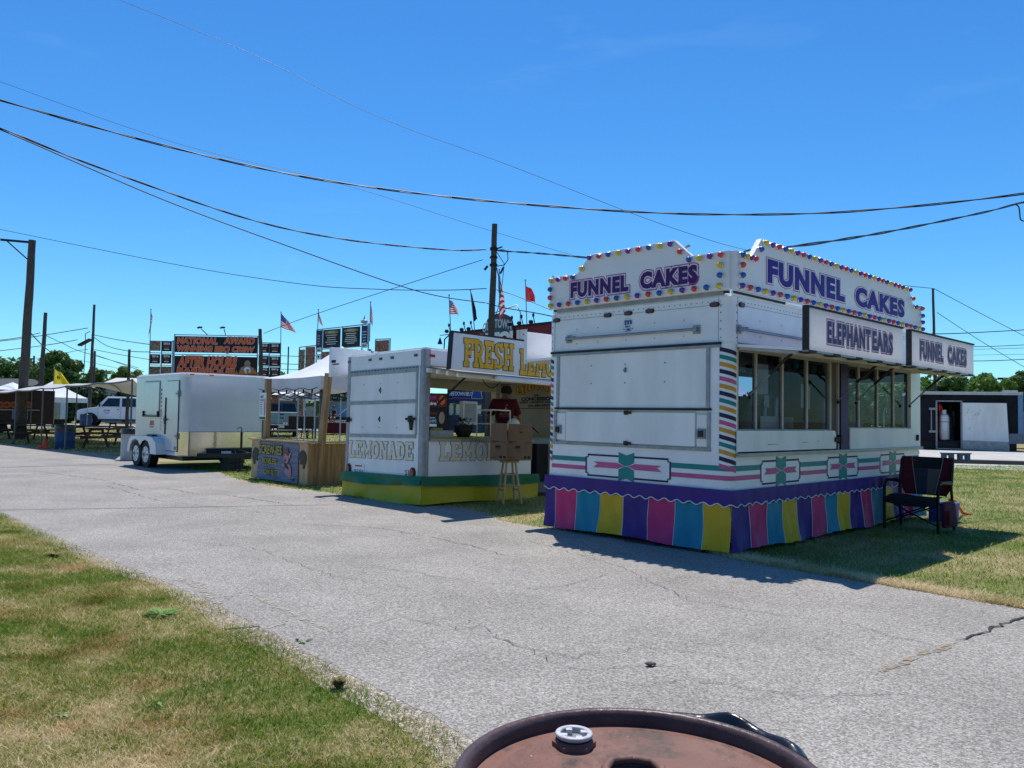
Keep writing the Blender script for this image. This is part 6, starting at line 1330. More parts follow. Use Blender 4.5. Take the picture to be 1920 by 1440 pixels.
# menu tower
q=Quad((593,618),40,(690,606),37.5)
t2=thing('banner_tower','tower of black menu boards in a blue white pipe frame above the white canopy','menu tower',tuple(q.o))
m=MB()
for px,py in ((560,652),(573,650),(593,618),(603,616),(641,613),(678,609),(690,607),(703,636),(730,635)): pv(q,m,px,py)
for a,b in (((593,618),(691,607)),((560,651),(595,647)),((595,655),(690,648)),((703,636),(731,635))): ph(q,m,a,b)
m.build('pipe_frame',PIPE,t2)
def menu(q,par,a,b,c,d,nm,base,head,lines,foot=None):
    m=MB(); x0,z0,x1,z1=board(m,q,a,b,c,d,0,.03,0); p=m.build(nm,base,par); w_=x1-x0;h_=z1-z0
    m=MB()
    if head: m.disc(q.fr,x0+w_/2,z0+h_*.84,w_*.42,h_*.10,.034,1); m.text(head,q.fr,x0+w_*.3,z0+h_*.82,w_*.4,h_*.06,.037,0,.03)
    for j in range(lines):
        rr=random.Random(j*7+int(a)); ww=rr.uniform(.4,.75); m.rect(q.fr,x0+w_*(.5-ww/2),z0+h_*(.66-.6*j/max(1,lines)),x0+w_*(.5+ww/2),z0+h_*(.66-.6*j/max(1,lines)+.035),.034,2 if (foot and j==lines-1) else 0)
    if head or lines: m.build('board_lettering',[WHT,mat('olive_gold_print',(.30,.24,.06),.6),REDP],p)
    return p
menu(q,t2,607,619,638,651,'menu_board',BB,'SPECIAL',5); menu(q,t2,643,615,675,649,'menu_board',BB,'MENU',6)
for a,b,c,d in ((594,620,603,652),(679,611,689,646)):
    menu(q,t2,a,b,c,d,'side_strip',mat('navy_board',(.02,.04,.10),.5),None,4)
m=MB(); x0,z0,x1,z1=board(m,q,595,653,602,660,0,.04,0); m.text('VISA',q.fr,x0+.02,z0+.03,(x1-x0)-.04,(z1-z0)*.6,.043,1,.03); x0,z0,x1,z1=board(m,q,679,643,688,652,0,.04,0); m.text('VISA',q.fr,x0+.02,z0+.05,(x1-x0)-.04,(z1-z0)*.5,.043,1,.03); x0,z0,x1,z1=board(m,q,594,664,602,674,0,.04,0); m.disc(q.fr,(x0+x1)/2,(z0+z1)/2,.06,.06,.043,1); m.build('card_signs',[WHT,NAVY],t2)
for a,b,c,d,mm in ((561,656,571,694,FOOD2),(574,651,590,692,FOOD),(604,660,625,684,FOOD),(704,639,729,663,FOOD)):
    menu(q,t2,a,b,c,d,'food_photo',mm,None,0)
m=MB(); x,z=xy(q,683,603); m.ell(q.fr.p(x,z,0),(.18,.1,.1),8); m.cyl(q.fr.p(x,z,0),q.fr.p(x,z+.3,0),.06,.01,n=8); m.build('flood_lamp',PIPE,t2)
m=MB(); x,z=xy(q,697,655); m.lathe([(.25,0),(.2,.5),(.05,.9)],tuple(q.fr.p(x,z-.9,.1)),12); m.build('rolled_banner',mat('slate_blue_cloth',(.10,.16,.24),.7),t2)
# red barbecue roof sign
q=Quad((848,625),36,(1045,603),31)
t3=thing('roof_sign','long red roof sign reading old town barbeque behind the lemonade trailer','sign',tuple(q.o))
m=MB(); x0,z1=xy(q,848,625); x1,z1b=xy(q,1045,603); zb=z1-1.25
m.slabb(q.fr,x0,zb,x1,z1,-.1,.0); o=m.build('red_board',mat('dark_red_board',(.20,.012,.018),.5,0,.2,4),t3)
m=MB(); m.slabb(q.fr,x0-.02,z1-.03,x1,z1+.05,-.12,.03); 
for px in (852,880,893,970,988,1010): x,_=xy(q,px,600); m.cyl(q.fr.p(x,z1,.2),q.fr.p(x,z1+.28,.3),.02,n=6); m.ell(q.fr.p(x,z1+.05,.42),(.10,.10,.09),8); m.ell(q.fr.p(x,z1+.33,.3),(.05,.05,.09),8)
m.build('top_rail_lamps',HW,t3)
m=MB(); xa,_=xy(q,898,640); xb,_=xy(q,992,640); m.text('BARBEQUE',q.fr,xa-1.0,z1-.92,xb-xa+1.0,.76,.095,0,.07,.9); xc,_=xy(q,1003,622); m.disc(q.fr,xc,z1-.55,.16,.22,.008,0,14); m.disc(q.fr,xc,z1-.55,.12,.17,.010,1,14); m.tube([q.fr.p(xc+.05,z1-.7,.02),q.fr.p(xc+.5,z1-.75,.02)],.03,5); m.build('lettering',[WHT,MATS['dark_red_board']],o)
xa,_=xy(q,912,600); xb,_=xy(q,963,600); w_=xb-xa
P=[(xa-.15,z1-.35)]+[(xa+w_*k/12,z1+.32+.30*math.sin(PI*k/12)**.8-.28*(k in (0,12))) for k in range(13)]+[(xb+.12,z1-.35)]
m=MB(); m.prism(P,q.fr,.02,.08); o=m.build('arched_board',mat('blue_grey_board',(.05,.075,.11),.5),t3)
m=MB(); m.text('OLD TOWN',q.fr,xa-.15,z1-.16,w_+.12,.40,.085,0,.03,arc=.16); m.build('lettering',mat('pale_print',(.55,.62,.66),.5),o)
m=MB(); xa2,_=xy(q,926,585); xb2,_=xy(q,962,585); m.tube([q.fr.p(xa2-.6,z1+.7,-.3),q.fr.p(xb2-.1,z1+.95,-.3),q.fr.p(xb2+.12,z1+.62,-.3),q.fr.p(xb2+.12,z1+.1,-.3)],.025,6); m.build('frame_tube',PIPE,t3)
x,_=xy(q,846,625); m=MB(); 
for xx in (x,x+6,x+9): m.cyl(q.fr.p(xx,0,-.1),q.fr.p(xx,zb+1,-.1),.05,n=6)
m.build('support_posts',PIPE,t3)
m=MB(); m.tube([q.fr.p(x-.02,z1,0),q.fr.p(x-.35,z1-.25,.1),q.fr.p(x-.4,z1-1,.1)],.03,6); m.cyl(q.fr.p(x-.7,z1-.45,.1),q.fr.p(x-.7,z1-.15,.1),.12,.02,n=10); m.beam(q.fr.p(x-.7,z1-.05,.1),q.fr.p(x,z1-.05,.1),.03,.03); m.build('side_lamp',HW,t3)
# stall seen through the lemonade trailer
q=Quad((798,760),33,(870,760),33)
ts=thing('poster_stand','red cornbread poster above a champs poster in a dark frame seen through the lemonade window','poster board',tuple(q.o))
m=MB(); x0,z0,x1,z1=board(m,q,790,737,839,812,-.06,-.0,0); m.cyl(q.fr.p(x1,0,-.03),q.fr.p(x1,3.2,-.03),.05,n=6); m.cyl(q.fr.p(x0+.1,0,-.03),q.fr.p(x0+.1,2,-.03),.05,n=6); m.build('frame',HW,ts)
m=MB(); x0,z0,x1,z1=board(m,q,792,739,838,763,0,.02,0); p=m.build('red_poster',MAROON,ts)
m=MB(); m.text('Chili',q.fr,x0+.15,z0+.30,.42,.16,.024,2,.03); m.text('& Cornbread',q.fr,x0+.02,z0+.07,.62,.14,.024,0,.04); m.disc(q.fr,x1-.2,z0+.27,.13,.20,.024,1,20); m.build('poster_lettering',[WHT,ORP,MAG],p)
m=MB(); x0,z0,x1,z1=board(m,q,792,767,838,802,0,.02,0); p=m.build('champs_poster',BB,ts)
m=MB(); m.text('Angel Farm',q.fr,x0+.1,z1-.24,.5,.13,.024,2,.03); m.text('INTERNATIONAL',q.fr,x0+.05,z1-.38,.5,.06,.024,0,.03); m.text('CHAMPS',q.fr,x0+.04,z1-.55,.55,.13,.024,1,.05); m.rect(q.fr,x0+.02,z0+.04,x0+.6,z0+.15,.022,0); m.disc(q.fr,x1-.22,z1-.35,.12,.25,.026,3,18); m.build('poster_lettering',[WHT,mat('pale_blue_print',(.35,.5,.65),.5),REDP,MATS['plain_tan_print']],p)
q=Quad((841,730),34,(925,730),34)
t4=thing('barbecue_stall','navy blue barbecue stall with hanging sign seen through the lemonade trailer','food stand',tuple(q.o))
m=MB(); board(m,q,841,728,905,748,0,.06,0); p=m.build('name_board',mat('dark_maroon_board',(.06,.02,.05),.5),t4)
m=MB(); x0,z0=xy(q,843,742); x1,z1=xy(q,884,733); m.text('FIRE DOWN BELOW',q.fr,x0,z0,1.1,.18,.065,0,.03,.9); m.rect(q.fr,x0+.1,z0-.16,x0+.9,z0-.06,.065,1); m.build('lettering',[WHT,PINK],p)
m=MB(); board(m,q,841,748,905,757,0,.5,0); m.build('blue_awning',mat('navy_awning',(.02,.03,.12),.6),t4)
m=MB(); board(m,q,904,724,921,812,.0,.08,0); m.build('corrugated_panel',mat('slate_blue_panel',(.04,.06,.10),.5,0,.3,20,stretch=(12,1,1)),t4)
m=MB(); x0,z0=xy(q,884,747); x1,z1=xy(q,905,728); m.prism([(x0,z0),(x1,z0),(x1-.1,z1+.05),(x0+.12,z1+.05)],q.fr,.1,.13,0); m.tube([q.fr.p(x0,z0,.14),q.fr.p(x1,z0,.14),q.fr.p(x1-.1,z1+.05,.14),q.fr.p(x0+.12,z1+.05,.14),q.fr.p(x0,z0,.14)],.015,5,1); m.build('picture_sign',[BLUEP,WHT],t4)
m=MB()
for a,b,c,d in ((842,760,850,775),(856,758,866,778),(884,760,890,778),(893,760,902,776),(868,762,880,800)): board(m,q,a,b,c,d,.0,.3,0)
m.build('stall_goods',WHITE2,t4)
m=MB(); board(m,q,841,778,905,812,.0,.6,0); m.build('stall_counter',mat('dark_blue_counter',(.03,.05,.09),.6),t4)
m=MB(); board(m,q,905,726,935,755,-.5,-.45,0)
for k in range(6): x0,z0=xy(q,909,730+k*5); m.rect(q.fr,x0,z0,x0+.5,z0+.05,-.44,1)
m.build('menu_screen',[mat('pale_blue_board',(.25,.38,.55),.5),WHT],t4)
# ================= LEFT YARD =================
# long tarp awning on poles
tp=clothmat('grey_tarp_fabric',(.46,.46,.44),.12,.7)
a0,a1,b0,b1=V(-23.5,35.3,2.02),V(-11.35,23.9,2.36),at(92,716,38),at(258,743,28)
aw=thing('tarp_awning','long grey tarp awning on thin poles left of the cargo trailer','awning',(a0.x,a0.y,0))
O=V(a0.x,a0.y,0); m=MB(); BK_=[at(-30,742,48),at(60,730,45),at(120,722.5,42),at(185,725,39),at(275,747,35)]
b0=at(40,704,47); b1=at(288,748,35)
def tf(u,v):
    i_=min(3,int(u*4)); w_=u*4-i_; bb=BK_[i_]*(1-w_)+BK_[i_+1]*w_; p=(a0*(1-u)+a1*u)*(1-v)+bb*v; return p-O+V(0,0,.10*math.sin(v*PI)*1-.04*abs(math.sin(u*PI*6))*(1-v))
m.grid(tf,36,8); m.build('tarp',tp,aw)
m=MB(); m.tube([tf(k/36,0)+V(0,0,-.03) for k in range(37)],.025,5); 
for u in (.12,.30,.5,.7,.88): m.tube([tf(u,k/6)+V(0,0,-.03) for k in range(7)],.022,5)
m.build('ridge_poles',mat('dull_pole_metal',(.12,.13,.13),.5,.5),aw)
for k,(px,py) in enumerate(((13,826),(43,832),(92,838),(130,822),(205,838),(257,866))):
    x,y=gp(px,py); u=min(1,max(0,(x-a0.x)/(a1.x-a0.x))); top=tf(u,0)+O
    m=MB(); m.cyl(V(top.x,top.y,0)-O,top-O,.028,n=6); m.build('awning_pole',MATS['dull_pole_metal'],aw)
for u in (.25,.6): p=tf(u,1); m=MB(); m.cyl(V(p.x,p.y,0),p,.03,n=6); m.build('awning_pole',MATS['dull_pole_metal'],aw)
# picnic tables
def mk_table(label,loc,rz,mt,top=None,L=1.9):
    o=thing('picnic_table',label,'picnic table',loc,rz,'picnic tables')
    m=MB()
    for k in range(5): m.box(-L/2,-.37+.15*k,.71,L/2,-.235+.15*k,.75)
    m.build('table_top',top or mt,o)
    for s_ in (-1,1):
        m=MB(); m.box(-L/2,s_*.62-.14,.42,L/2,s_*.62-.01,.46); m.box(-L/2,s_*.62+.01,.42,L/2,s_*.62+.14,.46); m.build('bench',top or mt,o)
    for s_ in (-1,1):
        m=MB(); x=s_*(L/2-.25)
        m.beam((x,-.25,.71),(x,-.62,0),.09,.04,up=(1,0,0)); m.beam((x,.25,.71),(x,.62,0),.09,.04,up=(1,0,0)); m.box(x-.02,-.75,.34,x+.02,.75,.42); m.box(x-.02,-.36,.64,x+.02,.36,.71); m.build('leg_frame',mt,o)
    return o
x,y=gp(205,842); T1=mk_table('reddish brown picnic table between the blue bin and the grey bin',(x,y+.55,0),math.radians(-16),WOODR,None,2.4)
specs=[(50,834,1.1,'dark picnic table behind the tall thick pole',5,WOODD,2.2),(160,834,1.2,'dark picnic table directly behind the blue bin',-4,WOODD,2.4),(222,820,1.5,'weathered picnic table far under the awning beside the truck',0,WOODD,2.6),(0,826,1.5,'dark picnic table cut off by the left edge of the picture',3,WOODD,2.2)]
for px,py,dy,lab,rz,mt,L in specs:
    x,y=gp(px,py); mk_table(lab,(x,y+dy,0),math.radians(rz),mt,None,L)
# bins
def bin_(name,label,px,py,r,h,col,bagh,sq=False):
    x,y=gp(px,py); o=thing(name,label,'bin',(x,y+r,0))
    m=MB(); m.lathe([(0,0),(r*.97,0),(r,.03),(r,h*.33),(r*1.02,h*.35),(r,h*.37),(r,h*.66),(r*1.02,h*.68),(r,h*.70),(r,h)],(0,0,0),24); m.build('bin_body',col,o)
    m=MB(); m.lathe([(r*1.03,h-bagh),(r*1.05,h-bagh*.5),(r*1.04,h),(r*1.02,h+.02),(r*.95,h+.01),(r*.9,h-.1)],(0,0,0),24); m.build('bin_liner',bagm,o)
    return o
bin_('trash_barrel','blue plastic trash barrel with black liner beside the orange cone',111,842,.33,.84,mat('blue_barrel_plastic',(.02,.06,.16),.5,0,.2,5),.2)
bin_('trash_barrel','pale grey trash barrel with black liner behind the cargo trailer wheels',240,864,.36,.88,mat('pale_barrel_plastic',(.42,.44,.44),.55,0,.12,5),.13)
o=bin_('trash_barrel','distant dark blue bin at the foot of the slim transformer pole',155,801,.42,1.0,mat('dim_blue_plastic',(.03,.06,.11),.5),.02)
x,y=gp(84,842); o=thing('traffic_cone','orange traffic cone fallen against the blue barrel','cone',(x,y,0))
m=MB(); m.box(-.2,-.14,0,.12,.14,.03); m.lathe([(.12,.03),(.03,.42),(.02,.43)],(0,0,0),14); m.ell((-.12,-.05,.08),(.1,.09,.07),10); m.build('cone_body',mat('cone_orange',(.75,.09,.03),.5),o)
# brown trailer with orange letter discs
q=Quad((-60,740),44,(102,742),46); o=thing('food_trailer','dark brown food trailer with a row of orange letter discs at the far left','food trailer',tuple(q.o))
m=MB(); x1,z1=xy(q,102,741); m.slabb(q.fr,-.3,.5,x1,z1+.25,-2.4,0); m.build('body',mat('dark_brown_skin',(.035,.016,.012),.5,0,.3,4),o)
m=MB()
for px,ch in ((-12,'b'),(1,'a'),(13,'e'),(26,'a'),(53,'q')): x,z=xy(q,px,759); m.disc(q.fr,x,z,.19,.19,.02,0,20); m.text(ch,q.fr,x-.08,z-.09,.16,.18,.024,1,.04)
m.build('letter_discs',[mat('burnt_orange_print',(.35,.08,.035),.5),MAROON],o)
m=MB(); x0,z=xy(q,-20,768); m.slabb(q.fr,x0,z-.02,x1-.7,z+.04,0,.10,0)
for a,b in ((22,30),(46,53)): x0,z0=xy(q,a,786); x2,z2=xy(q,b,769); m.slabb(q.fr,x0,z0,x2,z2,0,.03,1); 
m.build('shelf_and_signs',[ALU,mat('pale_navy_sign',(.12,.18,.30),.5)],o)
m=MB(); x,_=xy(q,-2,800); m.cyl(q.fr.p(x,.35,-.2),q.fr.p(x,.35,.02),.36,n=20); m.cyl(q.fr.p(x+.9,.35,-.2),q.fr.p(x+.9,.35,.02),.36,n=20); m.build('wheels',DARK,o)
# white peaked tents left
def tent(label,Y,pxl,pxr,pye,pyp,depth=3,group=None,legs=True,eave2=None):
    a,b=at(pxl,pye,Y),at(pxr,pye,Y); w_=b.x-a.x; ze=(a.z+b.z)/2; zp=at((pxl+pxr)/2,pyp,Y+depth/2).z
    o=thing('canopy_tent',label,'tent',(a.x,Y,0),0,group); m=MB(); c=[(0,0,ze),(w_,0,ze),(w_,depth,ze),(0,depth,ze)]; p=V(w_/2,depth/2,zp)
    for i in range(4):
        A_,B2=Vector(c[i]),Vector(c[(i+1)%4]); m.grid(lambda u,v,A_=A_,B2=B2:(A_+(B2-A_)*u)*(1-v)+p*v-V(0,0,.08*math.sin(v*PI)),8,6)
    m.build('canopy_top',TARP,o); m=MB()
    for i in range(4):
        A_,B2=Vector(c[i]),Vector(c[(i+1)%4]); m.grid(lambda u,v,A_=A_,B2=B2:A_+(B2-A_)*u-V(0,0,.3*(1-v)),8,1)
    m.build('valance',TARP,o)
    if legs:
        for q_ in c: m=MB(); m.cyl((q_[0],q_[1],0),(q_[0],q_[1],ze-.05),.02,n=6); m.build('leg',PIPE,o)
    return o
tent('white peaked tent with legs just right of the tall thick pole',50,30,101,744,713,4)
tent('white peaked tent cut off by the left edge of the picture',50,-60,31,737,716,4)
m=MB(); 
tent('white canopy seen only through the left window of the funnel cake trailer',22,1365,1425,758,702,3)
# vehicles: side profile extruded across the width
def truck(name,label,cat,loc,rz,L,H,paint,door_text=False,dually=False,crew=True):
    o=thing(name,label,cat,loc,rz); W_=1.95; F=Fr((0,0,0),(1,0,0),(0,0,1),(0,-1,0))
    s=H/1.9; cabx=.36*L if crew else .40*L
    body=[(0.05,.45*s),(.02,.85*s),(.08,1.02*s),(.55,1.14*s),(1.45,1.24*s),(cabx+2.2,1.24*s),(L-.02,1.22*s),(L,.55*s),(L-.35,.5*s)]
    m=MB(); m.prism(body,F,-W_,0); m.build('body',paint,o,bevel=.05)
    roofx0=2.05; rx1=cabx+2.05
    cab=[(1.40,1.22*s),(2.05,1.84*s),(2.3,1.9*s),(rx1-.15,1.9*s),(rx1,1.82*s),(rx1+.12,1.22*s)]
    m=MB(); m.hexa([F.p(1.40,1.22*s,-.02),F.p(rx1+.12,1.22*s,-.02),F.p(rx1+.12,1.22*s,-W_+.02),F.p(1.40,1.22*s,-W_+.02)],[F.p(2.15,1.9*s,-.16),F.p(rx1-.05,1.9*s,-.16),F.p(rx1-.05,1.9*s,-W_+.16),F.p(2.15,1.9*s,-W_+.16)]); m.build('cab',paint,o,bevel=.07)
    def sw(x0,x1,x0t,x1t):
        m=MB(); g=lambda x,z:F.p(x,z,-.02-.14*(z-1.22*s)/(.68*s)+.012); z0,z1=1.28*s,1.80*s
        m.add([g(x0,z0),g(x1,z0),g(x1t,z1),g(x0t,z1)],[(0,1,2,3)]); m.build('side_window',TGLASS,o)
    mid=(1.75+rx1)/2+.1
    sw(1.75,mid-.08,2.25,mid-.08)
    if crew: sw(mid+.08,rx1-.1,mid+.08,rx1-.15)
    m=MB(); m.add([(1.47,.18,1.30*s),(1.47,W_-.18,1.30*s),(2.07,W_-.28,1.82*s),(2.07,.28,1.82*s)],[(0,1,2,3)]); ob=m.build('windscreen',TGLASS,o); ob.location=(-.012,0,.015)
    m=MB(); m.add([(rx1+.12,.2,1.3*s),(rx1+.12,W_-.2,1.3*s),(rx1-.0,W_-.26,1.8*s),(rx1-.0,.26,1.8*s)],[(0,1,2,3)]); ob=m.build('rear_window',TGLASS,o); ob.location=(.02,0,.01)
    m=MB(); m.box(-.03,.25,.62*s,.05,W_-.25,.98*s); m.build('grille',BLACK,o,bevel=.02)
    for yy in (.03,W_-.33): m=MB(); m.box(-.045,yy,.72*s,.06,yy+.28,.95*s); m.build('headlight',mat('headlight_glass',(.6,.62,.65),.1,coat=.5),o,bevel=.03)
    m=MB(); m.box(-.12,.02,.40*s,.1,W_-.02,.62*s); m.build('bumper',ALU,o,bevel=.04)
    for x in (.95,L-1.15):
        for yy in (-.02,W_-.24):
            m=MB(); m.cyl((x,yy,.40*s),(x,yy+.26,.40*s),.40*s,n=24); w_=m.build('wheel',DARK,o,bevel=.03); m=MB(); m.cyl((x,yy-.01,.40*s),(x,yy+.27,.40*s),.22*s,n=16); m.build('rim',ALU,w_)
    m=MB()
    for x in (.95,L-1.15):
        P=[(x+.50*s*math.cos(k*PI/12),.40*s+.50*s*math.sin(k*PI/12)) for k in range(13)]; m.prism(P,F,-.05,.006)
    m.box(1.5,-.05,.42*s,rx1,.1,.50*s); m.build('wheel_arches',BLACK,o)
    m=MB()
    for x in ((1.55,mid,rx1) if crew else (1.55,rx1)): m.slabb(F,x-.008,.55*s,x+.008,1.22*s,0,.004)
    m.build('door_gaps',GASK,o)
    m=MB(); m.slabb(F,mid-.25,1.08*s,mid-.10,1.12*s,0,.03); m.build('door_handle',BLACK,o)
    m=MB(); m.box(1.62,-.22,1.26*s,1.72,-.02,1.48*s); m.build('mirror',BLACK,o,bevel=.02)
    if door_text: m=MB(); m.text('STAR',F,1.95,.98*s,.5,.13,.006,0,.04,1,.03); m.rect(F,2.0,.90*s,2.4,.92*s,.006); m.rect(F,2.05,.83*s,2.35,.85*s,.006); m.build('door_lettering',BLUEP,o)
    return o
WP=mat('white_car_paint',(.78,.79,.80),.2,0,.03,2,coat=.6)
p=at(142,800,63.5)
truck('crew_truck','white heavy crew cab truck parked beyond the picnic tables','truck',(p.x,63.5,0),math.radians(16),6.6,2.45,WP,True)
p=at(99,803,66); truck('pickup_truck','white pickup partly hidden behind the pale box truck','pickup',(p.x-3.4,68,0),math.radians(168),5.2,2.0,WP)
q=Quad((98,735),55,(116,735),55); o=thing('box_truck','pale blue white upright trailer box behind the small tent','trailer',tuple(q.o)); m=MB(); x1,z1=xy(q,115,734); m.slabb(q.fr,0,.7,x1,z1,-.9,0); m.build('box_body',mat('pale_blue_skin',(.45,.52,.60),.4,0,.08,3),o,bevel=.04)
m=MB(); m.slabb(q.fr,.05,.75,x1*.9,1.8,0,.3,0); m.cyl(q.fr.p(.25,.35,-.6),q.fr.p(.25,.35,-.3),.35,n=16,mi=1); m.box(0,0,.4,.05,.05,.7); m.build('lower_box',[mat('grey_green_box',(.25,.28,.27),.6),DARK],o)
m=MB(); m.tube([q.fr.p(.1,.9+.0,.32),q.fr.p(.2,z1-.2,.1),q.fr.p(.45,z1-.6,.1)],.03,5); m.build('cable',WIRE,o)
# houses at left
ROOF=mat('pale_metal_roof',(.55,.54,.50),.5,.1,.15,3,stretch=(8,1,1)); SID=mat('grey_siding',(.30,.33,.37),.6,0,.1,4)
def house(label,px0,px1,pyr,pye,Y,roof=ROOF,wall=SID,pitch=4,rz=0):
    a=at(px0,pye,Y); b=at(px1,pye,Y); w_=b.x-a.x; ze=a.z; zr=at((px0+px1)/2,pyr,Y+pitch).z; o=thing('house',label,'house',(a.x,Y,0),rz)
    m=MB(); m.box(0,0,0,w_,pitch*2,ze); m.add([(0,0,ze),(0,pitch*2,ze),(0,pitch,zr)],[(0,1,2)]); m.add([(w_,0,ze),(w_,pitch*2,ze),(w_,pitch,zr)],[(0,1,2)]); m.build('wall',wall,o)
    m=MB(); m.hexa([(-.4,-.5,ze-.15),(w_+.4,-.5,ze-.15),(w_+.4,pitch,zr),(-.4,pitch,zr)],[(-.4,-.5,ze+.0),(w_+.4,-.5,ze+.0),(w_+.4,pitch,zr+.15),(-.4,pitch,zr+.15)]); m.hexa([(-.4,pitch,zr),(w_+.4,pitch,zr),(w_+.4,pitch*2+.5,ze-.15),(-.4,pitch*2+.5,ze-.15)],[(-.4,pitch,zr+.15),(w_+.4,pitch,zr+.15),(w_+.4,pitch*2+.5,ze),(-.4,pitch*2+.5,ze)]); 
    m.build('roof',roof,o)
    for k in range(2): m=MB(); x=w_*(.25+.4*k); m.box(x,-.03,ze*.45,x+w_*.12,.02,ze*.8); m.build('window',TGLASS,o)
    return o
house('low house with a bright metal roof above the right part of the awning',190,262,711,724,88)
house('dim low building behind the white tent at left',-30,60,712,722,95,mat('dark_shingle',(.06,.065,.07),.8),SID)
# ================= BETWEEN THE STALLS =================
p=at(509,822,45.5)
t=thing('pickup_truck','grey green pickup seen from its tailgate beyond the canopy','pickup',(p.x+.0,46.0,0),math.radians(15))
PG_=mat('grey_green_paint',(.20,.28,.28),.35,0,.08,3,coat=.4)
m=MB(); m.box(-.55,0,.62,1.30,5.2,1.45); m.build('body',PG_,t,bevel=.06); m=MB(); m.hexa([(-.5,2.1,1.45),(1.25,2.1,1.45),(1.25,4.2,1.45),(-.5,4.2,1.45)],[(-.35,2.3,2.0),(1.1,2.3,2.0),(1.1,3.8,2.0),(-.35,3.8,2.0)]); m.build('cab',TGLASS,t,bevel=.05)
m=MB(); m.box(-.46,-.03,.78,1.21,.0,1.42); tg=m.build('tailgate',mat('grey_green_tailgate',(.24,.33,.33),.35,coat=.4),t,bevel=.02)
m=MB(); m.box(.30,-.05,1.28,.50,-.03,1.36); m.box(.30,-.05,1.08,.50,-.03,1.14); m.build('tailgate_handle',BLACK,tg)
m=MB(); m.box(-.5,-.14,.50,1.25,.05,.70); m.build('bumper',BLACK,t); m=MB(); m.box(.2,-.16,.54,.55,-.14,.68); m.build('licence_plate',WHITE2,t)
for x in (-.54,1.23): m=MB(); m.box(x-.02,-.035,1.0,x+.08,.05,1.4); m.build('tail_light',REDP,t)
for x in (-.5,1.0):
    for y in (.9,4.2): m=MB(); m.cyl((x,y,.36),(x+.24,y,.36),.36,n=18); m.build('wheel',DARK,t)
x,y=gp(540,822); tb=mk_table('dark picnic table with white cups on it beyond the pine stand',(x,y+.3,0),0,WOODD,mat('bright_worn_board',(.30,.27,.24),.7),2.1)
for k in range(6): rr=random.Random(k+50); m=MB(); xx=rr.uniform(-.5,.8); m.lathe([(.03,0),(.04,.11),(0,.11)],(0,0,0),10); o=m.build('cup',WHT); o.location=(x+xx,y+.3+rr.uniform(-.2,.2),.75); tag(o,'white cup among the cups on the far picnic table','cup','cups on the far picnic table')
m=MB(); xx,yy=gp(577,823); o=thing('smoker_trailer','dark heap of barbecue smoker and stacked boxes right of the far picnic table','smoker',(xx,yy,0))
m=MB(); m.box(-1.1,0,.55,.4,1,1.25); m.build('firebox',mat('smoker_brown',(.035,.022,.018),.8,0,.4,8),o,bevel=.05)
for a in (-.0,.25,.42): m=MB(); m.box(a-.03,-.03,0,a+.03,.03,.8); m.build('leg',BLACK,o)
# white tent with dark opening, orange banner
tent('large white tent between the cargo trailer and the pine stand',58,505,590,741,711,6)
q=Quad((505,730),57,(600,730),57)
o=thing('smoker_cooker','big black barrel smoker standing under the white tent','smoker',tuple(q.o)); m=MB(); x0,z0=xy(q,524,775); x1,z1=xy(q,552,755); m.cyl(q.fr.p(x0,(z0+z1)/2,0),q.fr.p(x1,(z0+z1)/2,0),(z1-z0)/2+.35,n=18); m.box(*q.fr.p(x0,0,.3),*q.fr.p(x1,z0,-.3)) if False else m.slabb(q.fr,x0,.0,x1,z0+.2,-.4,.4); m.build('drum_body',BLACK,o)
q=Quad((509,740),50,(600,740),50)
o=thing('orange_banner','upright orange printed banner left of the smoker tent','banner',tuple(q.o)); m=MB(); board(m,q,510,740,522,768,0,.04,0); b_=m.build('banner_cloth',mat('orange_food_print',(.60,.20,.04),.55,0,.4,7,col2=(.45,.10,.02)),o); m=MB(); m.cyl(q.fr.p(xy(q,523,0)[0],0,0),q.fr.p(xy(q,523,0)[0],xy(q,523,732)[1],0),.03,n=6); m.build('banner_pole',PIPE,o)
q=Quad((555,720),55,(650,720),55)
o=thing('food_stall','black menu boards and steel cabinets of a stall behind the canopy','food stand',tuple(q.o))
for a,b,c,d,mt,n,hd in ((601,726,621,752,BB,6,None),(622,726,634,752,BB,4,None),(636,726,648,752,BB,5,None),(571,724,585,748,mat('grey_menu',(.18,.19,.22),.6),5,None),(557,742,568,783,FOOD2,0,None),(571,748,578,756,WHT,0,None)): menu(q,o,a,b,c,d,'menu_board',mt,hd,n)
m=MB(); board(m,q,574,762,586,786,-.5,0,0); board(m,q,600,750,607,782,-.5,0,0); board(m,q,608,752,650,782,-.7,-.6,1); board(m,q,612,768,618,782,-.2,.2,0); m.build('steel_cabinets',[GEAR,mat('pale_blue_backdrop',(.30,.42,.52),.6)],o)
m=MB(); board(m,q,567,746,570,784,-.1,0,0); 
for a in (590,): board(m,q,a,722,a+.7,790,-.1,0,0)
board(m,q,590,722,650,726,-.5,0,0); m.build('stall_posts',WHITE2,o)
m=MB()
for k in range(7): board(m,q,580+k*3.2,786,581+k*3.2,806,-.1,0,0)
board(m,q,578,784,603,786,-.1,0,0); m.build('railing',WHITE2,o)
q=Quad((600,780),53,(650,780),53)
o=thing('stage','low stage with black edge banner and dark red skirt behind the pine stand','stage',tuple(q.o))
m=MB(); board(m,q,599,781,652,797,-3,0,0); m.build('stage_edge',BLACK,o); m=MB(); board(m,q,608,792,652,813,-2.8,.03,0); board(m,q,599,796,608,811,-2.8,-.1,1); m.build('stage_skirt',[mat('dark_red_drape',(.11,.008,.018),.7,0,.3,4,stretch=(5,5,.3)),BLACK],o)
